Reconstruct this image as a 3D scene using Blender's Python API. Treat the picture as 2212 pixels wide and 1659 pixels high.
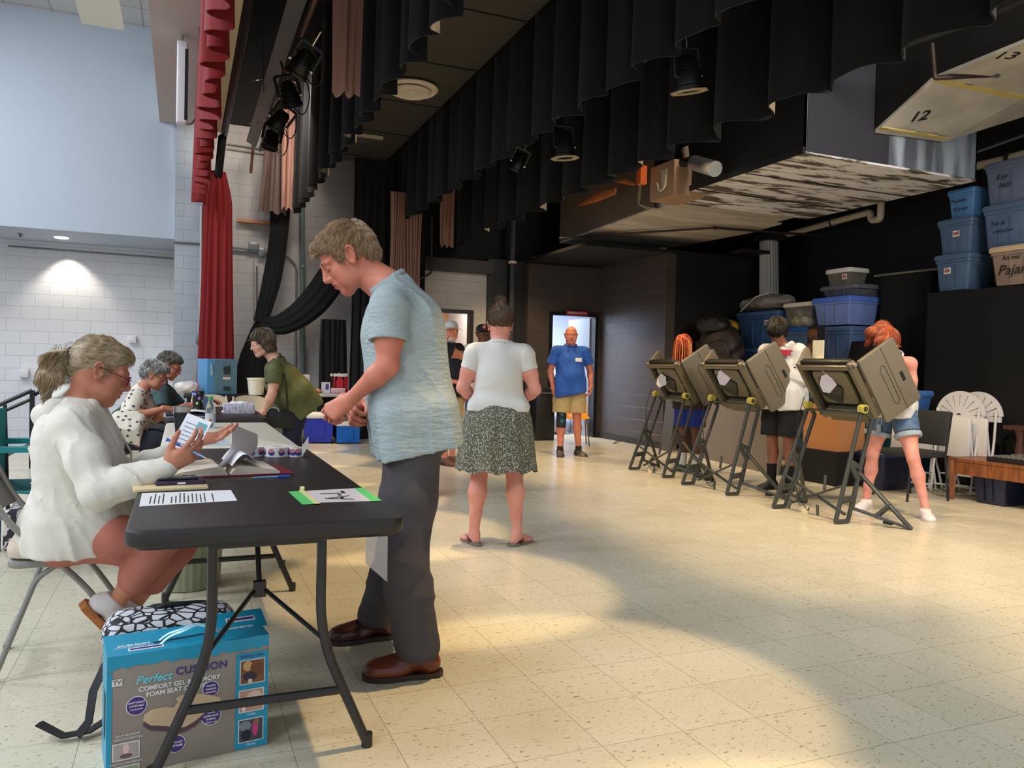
import bpy, math, random
import numpy as np
from mathutils import Vector, Matrix, Euler
random.seed(7); np.random.seed(7)
PI = math.pi
sc = bpy.context.scene
for o in list(bpy.data.objects): bpy.data.objects.remove(o)
col = sc.collection

# ------------------------------------------------------------------ camera
CAM_H = 1.19
fpx, pitch, roll, yaw = 1704.0, -0.0194, 0.0228, 0.3968
_cy, _sy, _cp, _sp = math.cos(yaw), math.sin(yaw), math.cos(pitch), math.sin(pitch)
_F = Vector((_sy*_cp, _cy*_cp, _sp)); _R = Vector((_cy, -_sy, 0)); _U = _R.cross(_F)
_R, _U = math.cos(roll)*_R+math.sin(roll)*_U, -math.sin(roll)*_R+math.cos(roll)*_U
cd = bpy.data.cameras.new('camera'); cam = bpy.data.objects.new('camera', cd); col.objects.link(cam)
cd.sensor_width = 36; cd.lens = fpx/2212*36; cd.clip_start = .05; cd.clip_end = 100
cam.matrix_world = Matrix(((_R.x,_U.x,-_F.x,0),(_R.y,_U.y,-_F.y,0),(_R.z,_U.z,-_F.z,CAM_H),(0,0,0,1)))
sc.camera = cam

# ------------------------------------------------------------------ world and exposure
w = bpy.data.worlds.new('world'); sc.world = w; w.use_nodes = True
w.node_tree.nodes['Background'].inputs[0].default_value = (.80, .90, 1.0, 1)
w.node_tree.nodes['Background'].inputs[1].default_value = .62
sc.view_settings.view_transform = 'Standard'; sc.view_settings.look = 'None'
sc.view_settings.exposure = 0.30; sc.view_settings.gamma = 1.0; sc.view_settings.use_curve_mapping = False

# ------------------------------------------------------------------ lights of the hall and added fills
def aim(o, d):
    o.rotation_euler = Vector(d).to_track_quat('-Z', 'Y').to_euler()
def area(name, loc, size, power, colr, d=(0,0,-1), spread=180):
    l = bpy.data.lights.new(name, 'AREA'); l.shape = 'RECTANGLE'; l.size, l.size_y = size; l.energy = power; l.color = colr
    l.spread = math.radians(spread)
    o = bpy.data.objects.new(name, l); o.location = loc; aim(o, d); col.objects.link(o); return o
def spot(name, loc, to, power, colr, ang, blend=.5, rad=.06):
    l = bpy.data.lights.new(name, 'SPOT'); l.energy = power; l.color = colr; l.spot_size = math.radians(ang); l.spot_blend = blend
    l.shadow_soft_size = rad
    o = bpy.data.objects.new(name, l); o.location = loc; aim(o, Vector(to)-Vector(loc)); col.objects.link(o); return o
WARM = (1.0, .72, .38); COOL = (.86, .93, 1.0)
# fluorescent daylight over the seats of the auditorium, left of the stage
for i, yy in enumerate((-1.5, 2.5, 6.5, 10.5)):
    area('auditorium_light', (-4.5, yy, 5.9), (1.6, 3.0), 190, COOL, (.25, 0, -1))
# first electric: narrow warm pools along the strip beside the tables
for yy in (1.0, 2.5, 4.0, 5.5, 7.0, 8.5, 10.0, 11.5):
    spot('stage_light', (1.92, yy, 4.6), (1.32, yy+.05, 0), 500, WARM, 25, .3, .05)
# second electric, just upstage of the last border: the warm half of the stage
for yy in (.4, 2.6, 4.8, 7.0, 9.0, 11.0):
    spot('stage_light', (4.46, yy, 3.95), (5.15, yy, 0), 220, WARM, 92, .45, .06)
# added fill that brightens the far side wall behind the tables
area('side_wall_fill', (1.3, 11.0, 4.9), (1.4, .4), 60, (1, .88, .76), (.05, 1, -.75))
# dressing room beyond the open door, and the lobby behind the grey door
area('dressing_room_light', (6.2, 14.0, 2.6), (1.2, 1.2), 110, (.93, .96, 1.0))
area('corridor_light', (4.4, 13.9, 2.6), (.8, .8), 30, (1, .8, .6))
# downlight in the soffit of the recess
spot('recessed_downlight', (-1.75, 14.72, 3.08), (-1.75, 14.85, 0), 60, (1, .9, .75), 95, .6, .04)
# added fill light that rakes the upstage storage
area('storage_fill', (5.2, 1.2, 4.6), (1.6, 1.0), 190, (1, .92, .80), (.45, 1, -.85))

# ------------------------------------------------------------------ helpers: tags
def tag(o, label=None, cat=None, group=None, kind=None):
    if label: o['label'] = label
    if cat: o['category'] = cat
    if group: o['group'] = group
    if kind: o['kind'] = kind
    return o
def thing(name, label, cat, loc=(0,0,0), rz=0, group=None):
    o = bpy.data.objects.new(name, None); col.objects.link(o); o.empty_display_size = .1
    o.location = loc; o.rotation_euler = (0, 0, rz)
    return tag(o, label, cat, group)
def copy_tree(o, parent=None):
    c = o.copy(); col.objects.link(c); c.parent = parent
    for ch in list(o.children): copy_tree(ch, c)
    return c

# ------------------------------------------------------------------ helpers: materials
def lin(c):
    c = c/255.0
    return c/12.92 if c <= .04045 else ((c+.055)/1.055)**2.4
def C3(r, g, b): return (lin(r), lin(g), lin(b), 1)
MATS = {}
def N(nt, t, **kw):
    n = nt.nodes.new(t)
    for k, v in kw.items():
        if k in n.inputs: n.inputs[k].default_value = v
        else: setattr(n, k, v)
    return n
def mat(name, c, rough=.5, metal=0, bump=0, bscale=30, stretch=(1,1,1), c2=None, cscale=8, cstretch=(1,1,1), contrast=(.4,.6),
        sheen=0, trans=0, emit=0, alpha=1, coat=0, ior=1.45, spec=.5, detail=4, bdist=.01, wave=None):
    """one Principled material; c2 gives a second colour mixed in by noise, bump gives relief"""
    if name in MATS: return MATS[name]
    m = bpy.data.materials.new(name); m.use_nodes = True; nt = m.node_tree; p = nt.nodes['Principled BSDF']
    L = nt.links.new
    cc = C3(*c) if len(c) == 3 else c
    p.inputs['Base Color'].default_value = cc
    p.inputs['Roughness'].default_value = rough; p.inputs['Metallic'].default_value = metal
    p.inputs['IOR'].default_value = ior; p.inputs['Specular IOR Level'].default_value = spec
    p.inputs['Sheen Weight'].default_value = sheen; p.inputs['Transmission Weight'].default_value = trans
    p.inputs['Coat Weight'].default_value = coat; p.inputs['Alpha'].default_value = alpha
    if emit: p.inputs['Emission Color'].default_value = cc; p.inputs['Emission Strength'].default_value = emit
    tc = None
    if c2 or bump: tc = N(nt, 'ShaderNodeTexCoord')
    if c2:
        mp = N(nt, 'ShaderNodeMapping'); mp.inputs['Scale'].default_value = cstretch; L(tc.outputs['Object'], mp.inputs[0])
        no = N(nt, 'ShaderNodeTexNoise', Scale=cscale, Detail=detail); L(mp.outputs[0], no.inputs['Vector'])
        r = N(nt, 'ShaderNodeValToRGB'); r.color_ramp.elements[0].position, r.color_ramp.elements[1].position = contrast
        r.color_ramp.elements[0].color = cc; r.color_ramp.elements[1].color = C3(*c2)
        L(no.outputs['Fac'], r.inputs[0]); L(r.outputs[0], p.inputs['Base Color'])
    if bump:
        mp = N(nt, 'ShaderNodeMapping'); mp.inputs['Scale'].default_value = stretch; L(tc.outputs['Object'], mp.inputs[0])
        if wave:
            no = N(nt, 'ShaderNodeTexWave', Scale=bscale, Distortion=wave, Detail=2.0); L(mp.outputs[0], no.inputs['Vector']); src = no.outputs['Fac']
        else:
            no = N(nt, 'ShaderNodeTexNoise', Scale=bscale, Detail=3.0); L(mp.outputs[0], no.inputs['Vector']); src = no.outputs['Fac']
        b = N(nt, 'ShaderNodeBump', Strength=bump, Distance=bdist); L(src, b.inputs['Height']); L(b.outputs[0], p.inputs['Normal'])
    MATS[name] = m; return m

def wall_block_mat(name, c, mortar, rough=.6, axis='x', bumpy=.5, off=(0,0), gloss_mortar=False):
    """painted concrete block, courses 0.2032 m; axis = horizontal world axis of the wall"""
    m = bpy.data.materials.new(name); m.use_nodes = True; nt = m.node_tree; p = nt.nodes['Principled BSDF']; L = nt.links.new
    g = N(nt, 'ShaderNodeNewGeometry'); s = N(nt, 'ShaderNodeSeparateXYZ'); L(g.outputs['Position'], s.inputs[0])
    cb = N(nt, 'ShaderNodeCombineXYZ'); L(s.outputs[0 if axis == 'x' else 1], cb.inputs[0]); L(s.outputs[2], cb.inputs[1])
    mp = N(nt, 'ShaderNodeMapping'); mp.inputs['Location'].default_value = (off[0], off[1], 0); L(cb.outputs[0], mp.inputs[0])
    b = N(nt, 'ShaderNodeTexBrick', Scale=1.0, offset=.5); b.inputs['Brick Width'].default_value = .4064; b.inputs['Row Height'].default_value = .2032
    b.inputs['Mortar Size'].default_value = .004; b.inputs['Mortar Smooth'].default_value = .3
    b.inputs['Color1'].default_value = C3(*c); b.inputs['Color2'].default_value = C3(*[max(0, v-3) for v in c]); b.inputs['Mortar'].default_value = C3(*mortar)
    L(mp.outputs[0], b.inputs['Vector']); L(b.outputs['Color'], p.inputs['Base Color'])
    p.inputs['Roughness'].default_value = rough
    no = N(nt, 'ShaderNodeTexNoise', Scale=90.0, Detail=3.0); L(g.outputs['Position'], no.inputs['Vector'])
    mx = N(nt, 'ShaderNodeMath', operation='MULTIPLY_ADD'); L(b.outputs['Fac'], mx.inputs[0]); mx.inputs[1].default_value = -1.4; 
    ms = N(nt, 'ShaderNodeMath', operation='MULTIPLY'); L(no.outputs['Fac'], ms.inputs[0]); ms.inputs[1].default_value = .35; L(ms.outputs[0], mx.inputs[2])
    bp = N(nt, 'ShaderNodeBump', Strength=bumpy, Distance=.006); L(mx.outputs[0], bp.inputs['Height']); L(bp.outputs[0], p.inputs['Normal'])
    MATS[name] = m; return m

# ------------------------------------------------------------------ helpers: mesh building
class MB:
    def __init__(s): s.v = []; s.f = []; s.mi = []; s.cur = 0
    def m(s, i): s.cur = i; return s
    def add(s, vs, fs):
        o = len(s.v); s.v += [tuple(v) for v in vs]
        for f in fs: s.f.append(tuple(i+o for i in f)); s.mi.append(s.cur)
        return s
    def box(s, c, d, rot=None, taper=None):
        hx, hy, hz = d[0]/2, d[1]/2, d[2]/2
        vs = []
        for z in (-1, 1):
            t = 1 if (taper is None or z < 0) else taper
            for x, y in ((-1,-1),(1,-1),(1,1),(-1,1)): vs.append(Vector((x*hx*t, y*hy*t, z*hz)))
        if rot is not None:
            M = rot if isinstance(rot, Matrix) else Euler(rot).to_matrix()
            vs = [M @ v for v in vs]
        vs = [v+Vector(c) for v in vs]
        return s.add(vs, [(0,3,2,1),(4,5,6,7),(0,1,5,4),(1,2,6,5),(2,3,7,6),(3,0,4,7)])
    def rbox(s, c, d, r=.01, rot=None, seg=3, rz=None):
        """box with rounded vertical corners (radius r) and a small top/bottom bevel rz"""
        rz = min(r*.6, d[2]*.3) if rz is None else rz
        hx, hy, hz = d[0]/2, d[1]/2, d[2]/2
        def ring(inset, z):
            pts = []; rr = max(r-inset, .0005)
            for cx, cy, a0 in ((hx-r, hy-r, 0), (-hx+r, hy-r, 90), (-hx+r, -hy+r, 180), (hx-r, -hy+r, 270)):
                for k in range(seg+1):
                    a = math.radians(a0+90*k/seg); pts.append(Vector((cx+rr*math.cos(a), cy+rr*math.sin(a), z)))
            return pts
        rings = [ring(rz, -hz), ring(rz*.3, -hz+rz*.3), ring(0, -hz+rz), ring(0, hz-rz), ring(rz*.3, hz-rz*.3), ring(rz, hz)]
        M = Matrix.Identity(3) if rot is None else (rot if isinstance(rot, Matrix) else Euler(rot).to_matrix())
        rings = [[M @ p + Vector(c) for p in g] for g in rings]
        return s.rings(rings, True, True)
    def rings(s, rings, cap0=True, cap1=True, closed=True):
        n = len(rings[0]); vs = [p for g in rings for p in g]; fs = []
        for i in range(len(rings)-1):
            for j in range(n if closed else n-1):
                a, b = i*n+j, i*n+(j+1) % n
                fs.append((a, b, b+n, a+n))
        if cap0: fs.append(tuple(reversed(range(n))))
        if cap1: fs.append(tuple((len(rings)-1)*n+j for j in range(n)))
        return s.add(vs, fs)
    def tube(s, pts, r, n=8, cap=True, sc=(1,1)):
        pts = [Vector(p) for p in pts]; rr = r if isinstance(r, (list, tuple)) else [r]*len(pts)
        up = None; rings = []
        for i, p in enumerate(pts):
            if i == 0: t = pts[1]-p
            elif i == len(pts)-1: t = p-pts[-2]
            else: t = (pts[i+1]-p).normalized()+(p-pts[i-1]).normalized()
            if t.length < 1e-9: t = Vector((0,0,1))
            t.normalize()
            if up is None:
                up = Vector((0,0,1)) if abs(t.z) < .9 else Vector((1,0,0))
            u = (up - t*up.dot(t)).normalized(); v = t.cross(u); up = u
            rings.append([p+(u*math.cos(2*PI*k/n)*sc[0]+v*math.sin(2*PI*k/n)*sc[1])*rr[i] for k in range(n)])
        return s.rings(rings, cap, cap)
    def cyl(s, a, b, r0, r1=None, n=16): return s.tube([a, b], [r0, r0 if r1 is None else r1], n)
    def lathe(s, prof, n=24, c=(0,0,0), rot=None):
        M = Matrix.Identity(3) if rot is None else (rot if isinstance(rot, Matrix) else Euler(rot).to_matrix())
        rings = [[M @ Vector((r*math.cos(2*PI*k/n), r*math.sin(2*PI*k/n), z)) + Vector(c) for k in range(n)] for r, z in prof]
        return s.rings(rings, True, True)
    def prism(s, poly, d, M=None):
        """polygon in the local xy plane extruded along z from 0 to d, placed by the 4x4 M"""
        M = M or Matrix.Identity(4); n = len(poly)
        vs = [M @ Vector((x, y, 0)) for x, y in poly]+[M @ Vector((x, y, d)) for x, y in poly]
        fs = [tuple(reversed(range(n))), tuple(range(n, 2*n))]+[(i, (i+1) % n, (i+1) % n+n, i+n) for i in range(n)]
        return s.add(vs, fs)
    def sheet(s, fn, nu, nv, thick=None):
        """fn(u,v)->point; optional thickness gives a second side"""
        P = [[Vector(fn(i/nu, j/nv)) for j in range(nv+1)] for i in range(nu+1)]
        vs = [p for r in P for p in r]; W = nv+1
        fs = [(i*W+j, (i+1)*W+j, (i+1)*W+j+1, i*W+j+1) for i in range(nu) for j in range(nv)]
        if thick:
            ns = []
            for i in range(nu+1):
                for j in range(nv+1):
                    a = P[min(i+1, nu)][j]-P[max(i-1, 0)][j]; b = P[i][min(j+1, nv)]-P[i][max(j-1, 0)]
                    nn = a.cross(b); ns.append(nn.normalized() if nn.length > 1e-12 else Vector((0,0,1)))
            o = len(vs); vs += [p - n_*thick for p, n_ in zip(vs, ns)]
            fs += [tuple(reversed([q+o for q in f])) for f in fs]
            bd = [i*W for i in range(nu+1)]+[nu*W+j for j in range(1, nv+1)]+[i*W+nv for i in range(nu-1, -1, -1)]+[j for j in range(nv-1, 0, -1)]
            for k in range(len(bd)):
                a, b = bd[k], bd[(k+1) % len(bd)]; fs.append((b, a, a+o, b+o))
        return s.add(vs, fs)
    def build(s, name, mats, parent=None, smooth=True, ang=35):
        me = bpy.data.meshes.new(name); me.from_pydata(s.v, [], s.f)
        mats = mats if isinstance(mats, (list, tuple)) else [mats]
        for m_ in mats: me.materials.append(m_)
        if len(mats) > 1: me.polygons.foreach_set('material_index', s.mi)
        me.validate(); me.update()
        if smooth:
            me.polygons.foreach_set('use_smooth', [True]*len(me.polygons)); me.set_sharp_from_angle(angle=math.radians(ang))
        o = bpy.data.objects.new(name, me); col.objects.link(o)
        if parent: o.parent = parent
        return o
def fillet(pts, r, n=5):
    """round the inner corners of a polyline"""
    pts = [Vector(p) for p in pts]; out = [pts[0]]
    for i in range(1, len(pts)-1):
        a, b, c = pts[i-1], pts[i], pts[i+1]; d1 = (a-b); d2 = (c-b); k = min(r, d1.length*.45, d2.length*.45)
        p, q = b+d1.normalized()*k, b+d2.normalized()*k
        for j in range(n+1):
            t = j/n; out.append(p*(1-t)**2+b*2*t*(1-t)+q*t*t)
    return out+[pts[-1]]
_txt = {}
def text(name, s, size, M, m, parent=None, depth=.0006, shear=0, align='CENTER', bold=0, space=1.0, bend=0):
    cu = bpy.data.curves.new(name, 'FONT'); cu.body = s; cu.size = size; cu.extrude = depth; cu.shear = shear
    cu.align_x = align; cu.align_y = 'CENTER'; cu.offset = bold; cu.resolution_u = 3; cu.space_character = space
    t = bpy.data.objects.new(name, cu); col.objects.link(t)
    dg = bpy.context.evaluated_depsgraph_get(); me = bpy.data.meshes.new_from_object(t.evaluated_get(dg))
    bpy.data.objects.remove(t); 
    if bend:
        for v in me.vertices: v.co.z -= bend*v.co.x**2
    me.transform(M); me.materials.clear(); me.materials.append(m)
    o = bpy.data.objects.new(name, me); col.objects.link(o)
    if parent: o.parent = parent
    return o
def frame(o, x, y):
    """4x4 with origin o, local x and y axes, z = x cross y"""
    x = Vector(x).normalized(); y = Vector(y); y = (y-x*y.dot(x)).normalized(); z = x.cross(y)
    return Matrix(((x.x,y.x,z.x,o[0]),(x.y,y.y,z.y,o[1]),(x.z,y.z,z.z,o[2]),(0,0,0,1)))
def clothfold(x, seed=0, f=1.0):
    """irregular fold profile in -1..1"""
    return (math.sin(x*f*2*PI+seed)+.45*math.sin(x*f*2*PI*1.73+seed*2.1)+.3*math.sin(x*f*2*PI*.51+seed*3.7))/1.6

# points of the place from measurements along a line of sight: by distance, on a plane or on the floor
def V3(*a): return np.array(a, float)
def ray(px, py): return np.array(_F+_R*((px-1106)/fpx)-_U*((py-829.5)/fpx))
def PD(px, py, d): return V3(0, 0, CAM_H)+ray(px, py)*d
def PY(px, py, y): r = ray(px, py); return V3(0, 0, CAM_H)+r*(y/r[1])
def PX(px, py, x): r = ray(px, py); return V3(0, 0, CAM_H)+r*(x/r[0])
def PG(px, py, z=0): r = ray(px, py); return V3(0, 0, CAM_H)+r*((z-CAM_H)/r[2])
# =================================================================== FIELD MODELLER (bodies, clothes, hair, soft things)
class Fld:
    """smoothly blended round cones / ellipsoids / boxes, meshed with surface nets"""
    def __init__(s): s.p = []
    def rc(s, a, b, ra, rb=None, k=.02, op=1): s.p.append(('rc', np.array(a, float), np.array(b, float), ra, ra if rb is None else rb, k, op)); return s
    def chain(s, pts, rs, k=.02, op=1):
        for i in range(len(pts)-1): s.rc(pts[i], pts[i+1], rs[i], rs[i+1], k, op)
        return s
    def el(s, c, r, R=None, k=.02, op=1):
        R = np.eye(3) if R is None else np.array(R, float); s.p.append(('el', np.array(c, float), np.array(r, float), R, 0, k, op)); return s
    def bx(s, c, h, rr, R=None, k=.01, op=1):
        R = np.eye(3) if R is None else np.array(R, float); s.p.append(('bx', np.array(c, float), np.array(h, float), R, rr, k, op)); return s
    def cut(s, pt, n, k=.004):
        """keep the side towards -n"""
        n = np.array(n, float); n /= np.linalg.norm(n); s.p.append(('pl', np.array(pt, float), n, 0, 0, k, -2)); return s
    def noise(s, amp, freq, seed=0, zone=None, rot=None):
        s.p.append(('ns', amp, freq, seed, zone, rot, 0)); return s
    def folds(s, amp, freq, seed=0, zone=None, rot=None): s.p.append(('rg', amp, freq, seed, zone, rot, 0)); return s
    def grow(s, d): s.p.append(('gr', d, 0, 0, 0, 0, 0)); return s
    def bounds(s):
        lo = np.full(3, 1e9); hi = -lo
        for q in s.p:
            if q[-1] != 1: continue
            if q[0] == 'rc':
                r = max(q[3], q[4]); a = np.minimum(q[1], q[2])-r; b = np.maximum(q[1], q[2])+r
            elif q[0] == 'el': e = np.sqrt(((q[3]*q[2][None, :])**2).sum(1)); a, b = q[1]-e, q[1]+e
            else: e = np.abs(q[3]) @ (q[2])+q[4]; a, b = q[1]-e, q[1]+e
            lo = np.minimum(lo, a); hi = np.maximum(hi, b)
        return lo, hi
    @staticmethod
    def pd(q, P):
        t = q[0]
        if t == 'rc':
            a, b, ra, rb = q[1:5]; d = b-a; l2 = max(d @ d, 1e-12); w = P-a
            h = np.clip((w @ d)/l2, 0, 1); return np.linalg.norm(w-h[..., None]*d, axis=-1)-(ra+(rb-ra)*h)
        if t == 'el':
            x = (P-q[1]) @ q[3]; k0 = np.linalg.norm(x/q[2], axis=-1); k1 = np.linalg.norm(x/q[2]**2, axis=-1)
            return k0*(k0-1)/np.maximum(k1, 1e-9)
        if t == 'bx':
            x = np.abs((P-q[1]) @ q[3])-q[2]; return np.linalg.norm(np.maximum(x, 0), axis=-1)+np.minimum(x.max(-1), 0)-q[4]
    def mesh(s, vox, pad=3):
        lo, hi = s.bounds(); ext = max([q[1] for q in s.p if q[0] == 'gr']+[0])+max([q[1] for q in s.p if q[0] in ('ns','rg')]+[0])
        lo = lo-vox*pad-ext; hi = hi+vox*pad+ext; n = np.ceil((hi-lo)/vox).astype(int)+1
        ax = [lo[i]+vox*np.arange(n[i]) for i in range(3)]
        D = np.full(n, .5, np.float32); BIG = .08
        for q in s.p:
            t = q[0]
            if t == 'gr': D -= q[1]; continue
            if t in ('ns', 'rg'):
                amp, fr, seed, zone, rot = q[1:6]; m = np.abs(D) < amp*3+vox*3; I = np.nonzero(m)
                P = np.stack([ax[i][I[i]] for i in range(3)], -1); X = P if rot is None else P @ np.array(rot, float)
                fr = np.broadcast_to(np.array(fr, float), 3); Y = X*fr*(3.0 if t == 'rg' else 1.0)+seed
                wv = np.sin(Y[:, 0]+1.7*np.sin(Y[:, 1]*.8+seed))*np.sin(Y[:, 1]+1.3*np.sin(Y[:, 2]*.9))+np.sin(Y[:, 2]+1.5*np.sin(Y[:, 0]*.7+2))*.6+.4*np.sin(Y[:, 0]*2.1+Y[:, 1]*1.7-Y[:, 2]*2.3)
                if t == 'rg':
                    u = Y[:, 0]+Y[:, 1]*.6+Y[:, 2]+1.6*np.sin(Y[:, 1]*.55+.4*Y[:, 2]+seed)+.8*np.sin(Y[:, 0]*.43-Y[:, 2]*.3+seed*2); v = Y[:, 0]*.5-Y[:, 1]+Y[:, 2]*.7+1.2*np.sin(Y[:, 0]*.5+seed)
                    wv = .7-2*(1-np.abs(np.sin(u*.5)))**2.2*(.55+.45*np.sin(v*.6))-.8*(1-np.abs(np.sin(v*.45)))**2.5*(.5+.5*np.sin(u*.3))
                wt = 1.0
                if zone is not None: wt = np.clip(1.5-np.linalg.norm((P-np.array(zone[0]))/zone[1], axis=-1), 0, 1)
                D[I] += (amp*wv*.5*wt).astype(np.float32); continue
            k, op = q[5], q[6]
            if t == 'pl':
                X, Y, Z = np.meshgrid(*ax, indexing='ij', sparse=True); pt, nn = q[1], q[2]
                d = (X-pt[0])*nn[0]+(Y-pt[1])*nn[1]+(Z-pt[2])*nn[2]; D = np.maximum(D, d).astype(np.float32); continue
            if t == 'rc': r = max(q[3], q[4]); a = np.minimum(q[1], q[2])-r; b = np.maximum(q[1], q[2])+r
            elif t == 'el': e = np.sqrt(((q[3]*q[2][None, :])**2).sum(1)); a, b = q[1]-e, q[1]+e
            else: e = np.abs(q[3]) @ (q[2])+q[4]; a, b = q[1]-e, q[1]+e
            mg = max(k*1.5, vox*4)+.01
            i0 = np.maximum(np.floor((a-mg-lo)/vox).astype(int), 0); i1 = np.minimum(np.ceil((b+mg-lo)/vox).astype(int)+1, n)
            if (i1 <= i0).any(): continue
            sl = tuple(slice(i0[i], i1[i]) for i in range(3))
            G = np.stack(np.meshgrid(*[ax[i][sl[i]] for i in range(3)], indexing='ij'), -1); d = s.pd(q, G); c = D[sl]
            if op == 1:
                h = np.maximum(k-np.abs(c-d), 0)/max(k, 1e-6); D[sl] = np.minimum(c, d)-h*h*k*.25
            else:
                d = -d; h = np.maximum(k-np.abs(c-d), 0)/max(k, 1e-6); D[sl] = np.maximum(c, d)+h*h*k*.25
        for i in range(3):
            for e_ in (0, -1):
                sl = [slice(None)]*3; sl[i] = e_; D[tuple(sl)] = np.maximum(D[tuple(sl)], .01)
        return nets(D, lo, vox)
def nets(D, lo, vox):
    S = D < 0; c = [S[i:S.shape[0]-1+i, j:S.shape[1]-1+j, k:S.shape[2]-1+k] for i in (0,1) for j in (0,1) for k in (0,1)]
    cnt = sum(x.astype(np.int8) for x in c); act = (cnt > 0) & (cnt < 8); I = np.nonzero(act); m = len(I[0])
    idx = np.full(act.shape, -1, np.int32); idx[I] = np.arange(m)
    V = {(i,j,k): D[I[0]+i, I[1]+j, I[2]+k] for i in (0,1) for j in (0,1) for k in (0,1)}
    acc = np.zeros((m, 3)); w_ = np.zeros(m)
    for a in range(3):
        for b0 in (0, 1):
            for b1 in (0, 1):
                o = [0, 0, 0]; oth = [x for x in range(3) if x != a]; o[oth[0]] = b0; o[oth[1]] = b1; o2 = list(o); o2[a] = 1
                v0, v1 = V[tuple(o)], V[tuple(o2)]; x = (v0 < 0) != (v1 < 0)
                t = np.where(x, v0/np.where(x, v0-v1, 1), 0); pt = np.zeros((m, 3)); pt[:, oth[0]] = b0; pt[:, oth[1]] = b1; pt[:, a] = t
                acc += np.where(x[:, None], pt, 0); w_ += x
    P = (np.stack(I, -1)+acc/w_[:, None])*vox+lo
    F = []
    for a in range(3):
        b, c_ = (a+1) % 3, (a+2) % 3
        s0 = [slice(1, -1)]*3; s0[a] = slice(0, -1); s1 = list(s0); s1[a] = slice(1, None)
        A, B = S[tuple(s0)], S[tuple(s1)]; X = np.nonzero(A != B)
        J = [X[i]+(0 if i == a else 1) for i in range(3)]
        def cell(db, dc):
            K = [j.copy() for j in J]; K[b] = K[b]+db; K[c_] = K[c_]+dc; return idx[K[0], K[1], K[2]]
        q = np.stack([cell(-1, -1), cell(0, -1), cell(0, 0), cell(-1, 0)], -1); fl = ~A[X]
        q[fl] = q[fl][:, ::-1]; F.append(q)
    F = np.concatenate(F); return P, F[(F >= 0).all(1)]
def fld_obj(name, parts, mats, parent=None, zones=None, M=None, relax=1):
    """parts: list of (Fld, vox) joined into one mesh object; zones: [(centre, radii, R, material index)]"""
    Vs, Fs, o = [], [], 0
    for f, vx in parts:
        P, F = f.mesh(vx)
        for _ in range(relax):
            A = np.zeros_like(P); cn = np.zeros(len(P))
            for i in range(4):
                np.add.at(A, F[:, i], P[F[:, (i+1) % 4]]+P[F[:, (i+3) % 4]]); np.add.at(cn, F[:, i], 2)
            P = P*.5+.5*A/np.maximum(cn, 1)[:, None]
        Vs.append(P); Fs.append(F+o); o += len(P)
    P = np.concatenate(Vs); F = np.concatenate(Fs)
    mats = mats if isinstance(mats, (list, tuple)) else [mats]
    mi = np.zeros(len(F), np.int32)
    if zones:
        Cn = P[F].mean(1)
        for c, r, R, i in zones:
            if callable(c): mi[c(Cn)] = i; continue
            x = (Cn-np.array(c)) @ (np.eye(3) if R is None else np.array(R)); mi[(np.linalg.norm(x/np.array(r), axis=-1) < 1)] = i
    if M is not None: P = P @ np.array(M.to_3x3()).T+np.array(M.translation)
    me = bpy.data.meshes.new(name); me.vertices.add(len(P)); me.vertices.foreach_set('co', P.astype(np.float32).ravel())
    me.loops.add(F.size); me.loops.foreach_set('vertex_index', F.astype(np.int32).ravel())
    me.polygons.add(len(F)); me.polygons.foreach_set('loop_start', np.arange(0, F.size, 4, dtype=np.int32)); me.polygons.foreach_set('loop_total', np.full(len(F), 4, np.int32))
    for m_ in mats: me.materials.append(m_)
    me.polygons.foreach_set('material_index', mi); me.polygons.foreach_set('use_smooth', np.ones(len(F), bool)); me.update(calc_edges=True)
    ob = bpy.data.objects.new(name, me); col.objects.link(ob)
    if parent: ob.parent = parent
    return ob
def V3(*a): return np.array(a, float)
def nrm(v): v = np.array(v, float); return v/max(np.linalg.norm(v), 1e-9)
def basis(x, z):
    """3x3 whose columns are x, y, z axes (z re-orthogonalised)"""
    x = nrm(x); z = np.array(z, float); z = nrm(z-x*(x @ z)); return np.stack([x, np.cross(z, x), z], 1)
def rotz(a): c, s_ = math.cos(a), math.sin(a); return np.array([[c,-s_,0],[s_,c,0],[0,0,1]])
def roty(a): c, s_ = math.cos(a), math.sin(a); return np.array([[c,0,s_],[0,1,0],[-s_,0,c]])
def rotx(a): c, s_ = math.cos(a), math.sin(a); return np.array([[1,0,0],[0,c,-s_],[0,s_,c]])

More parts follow.
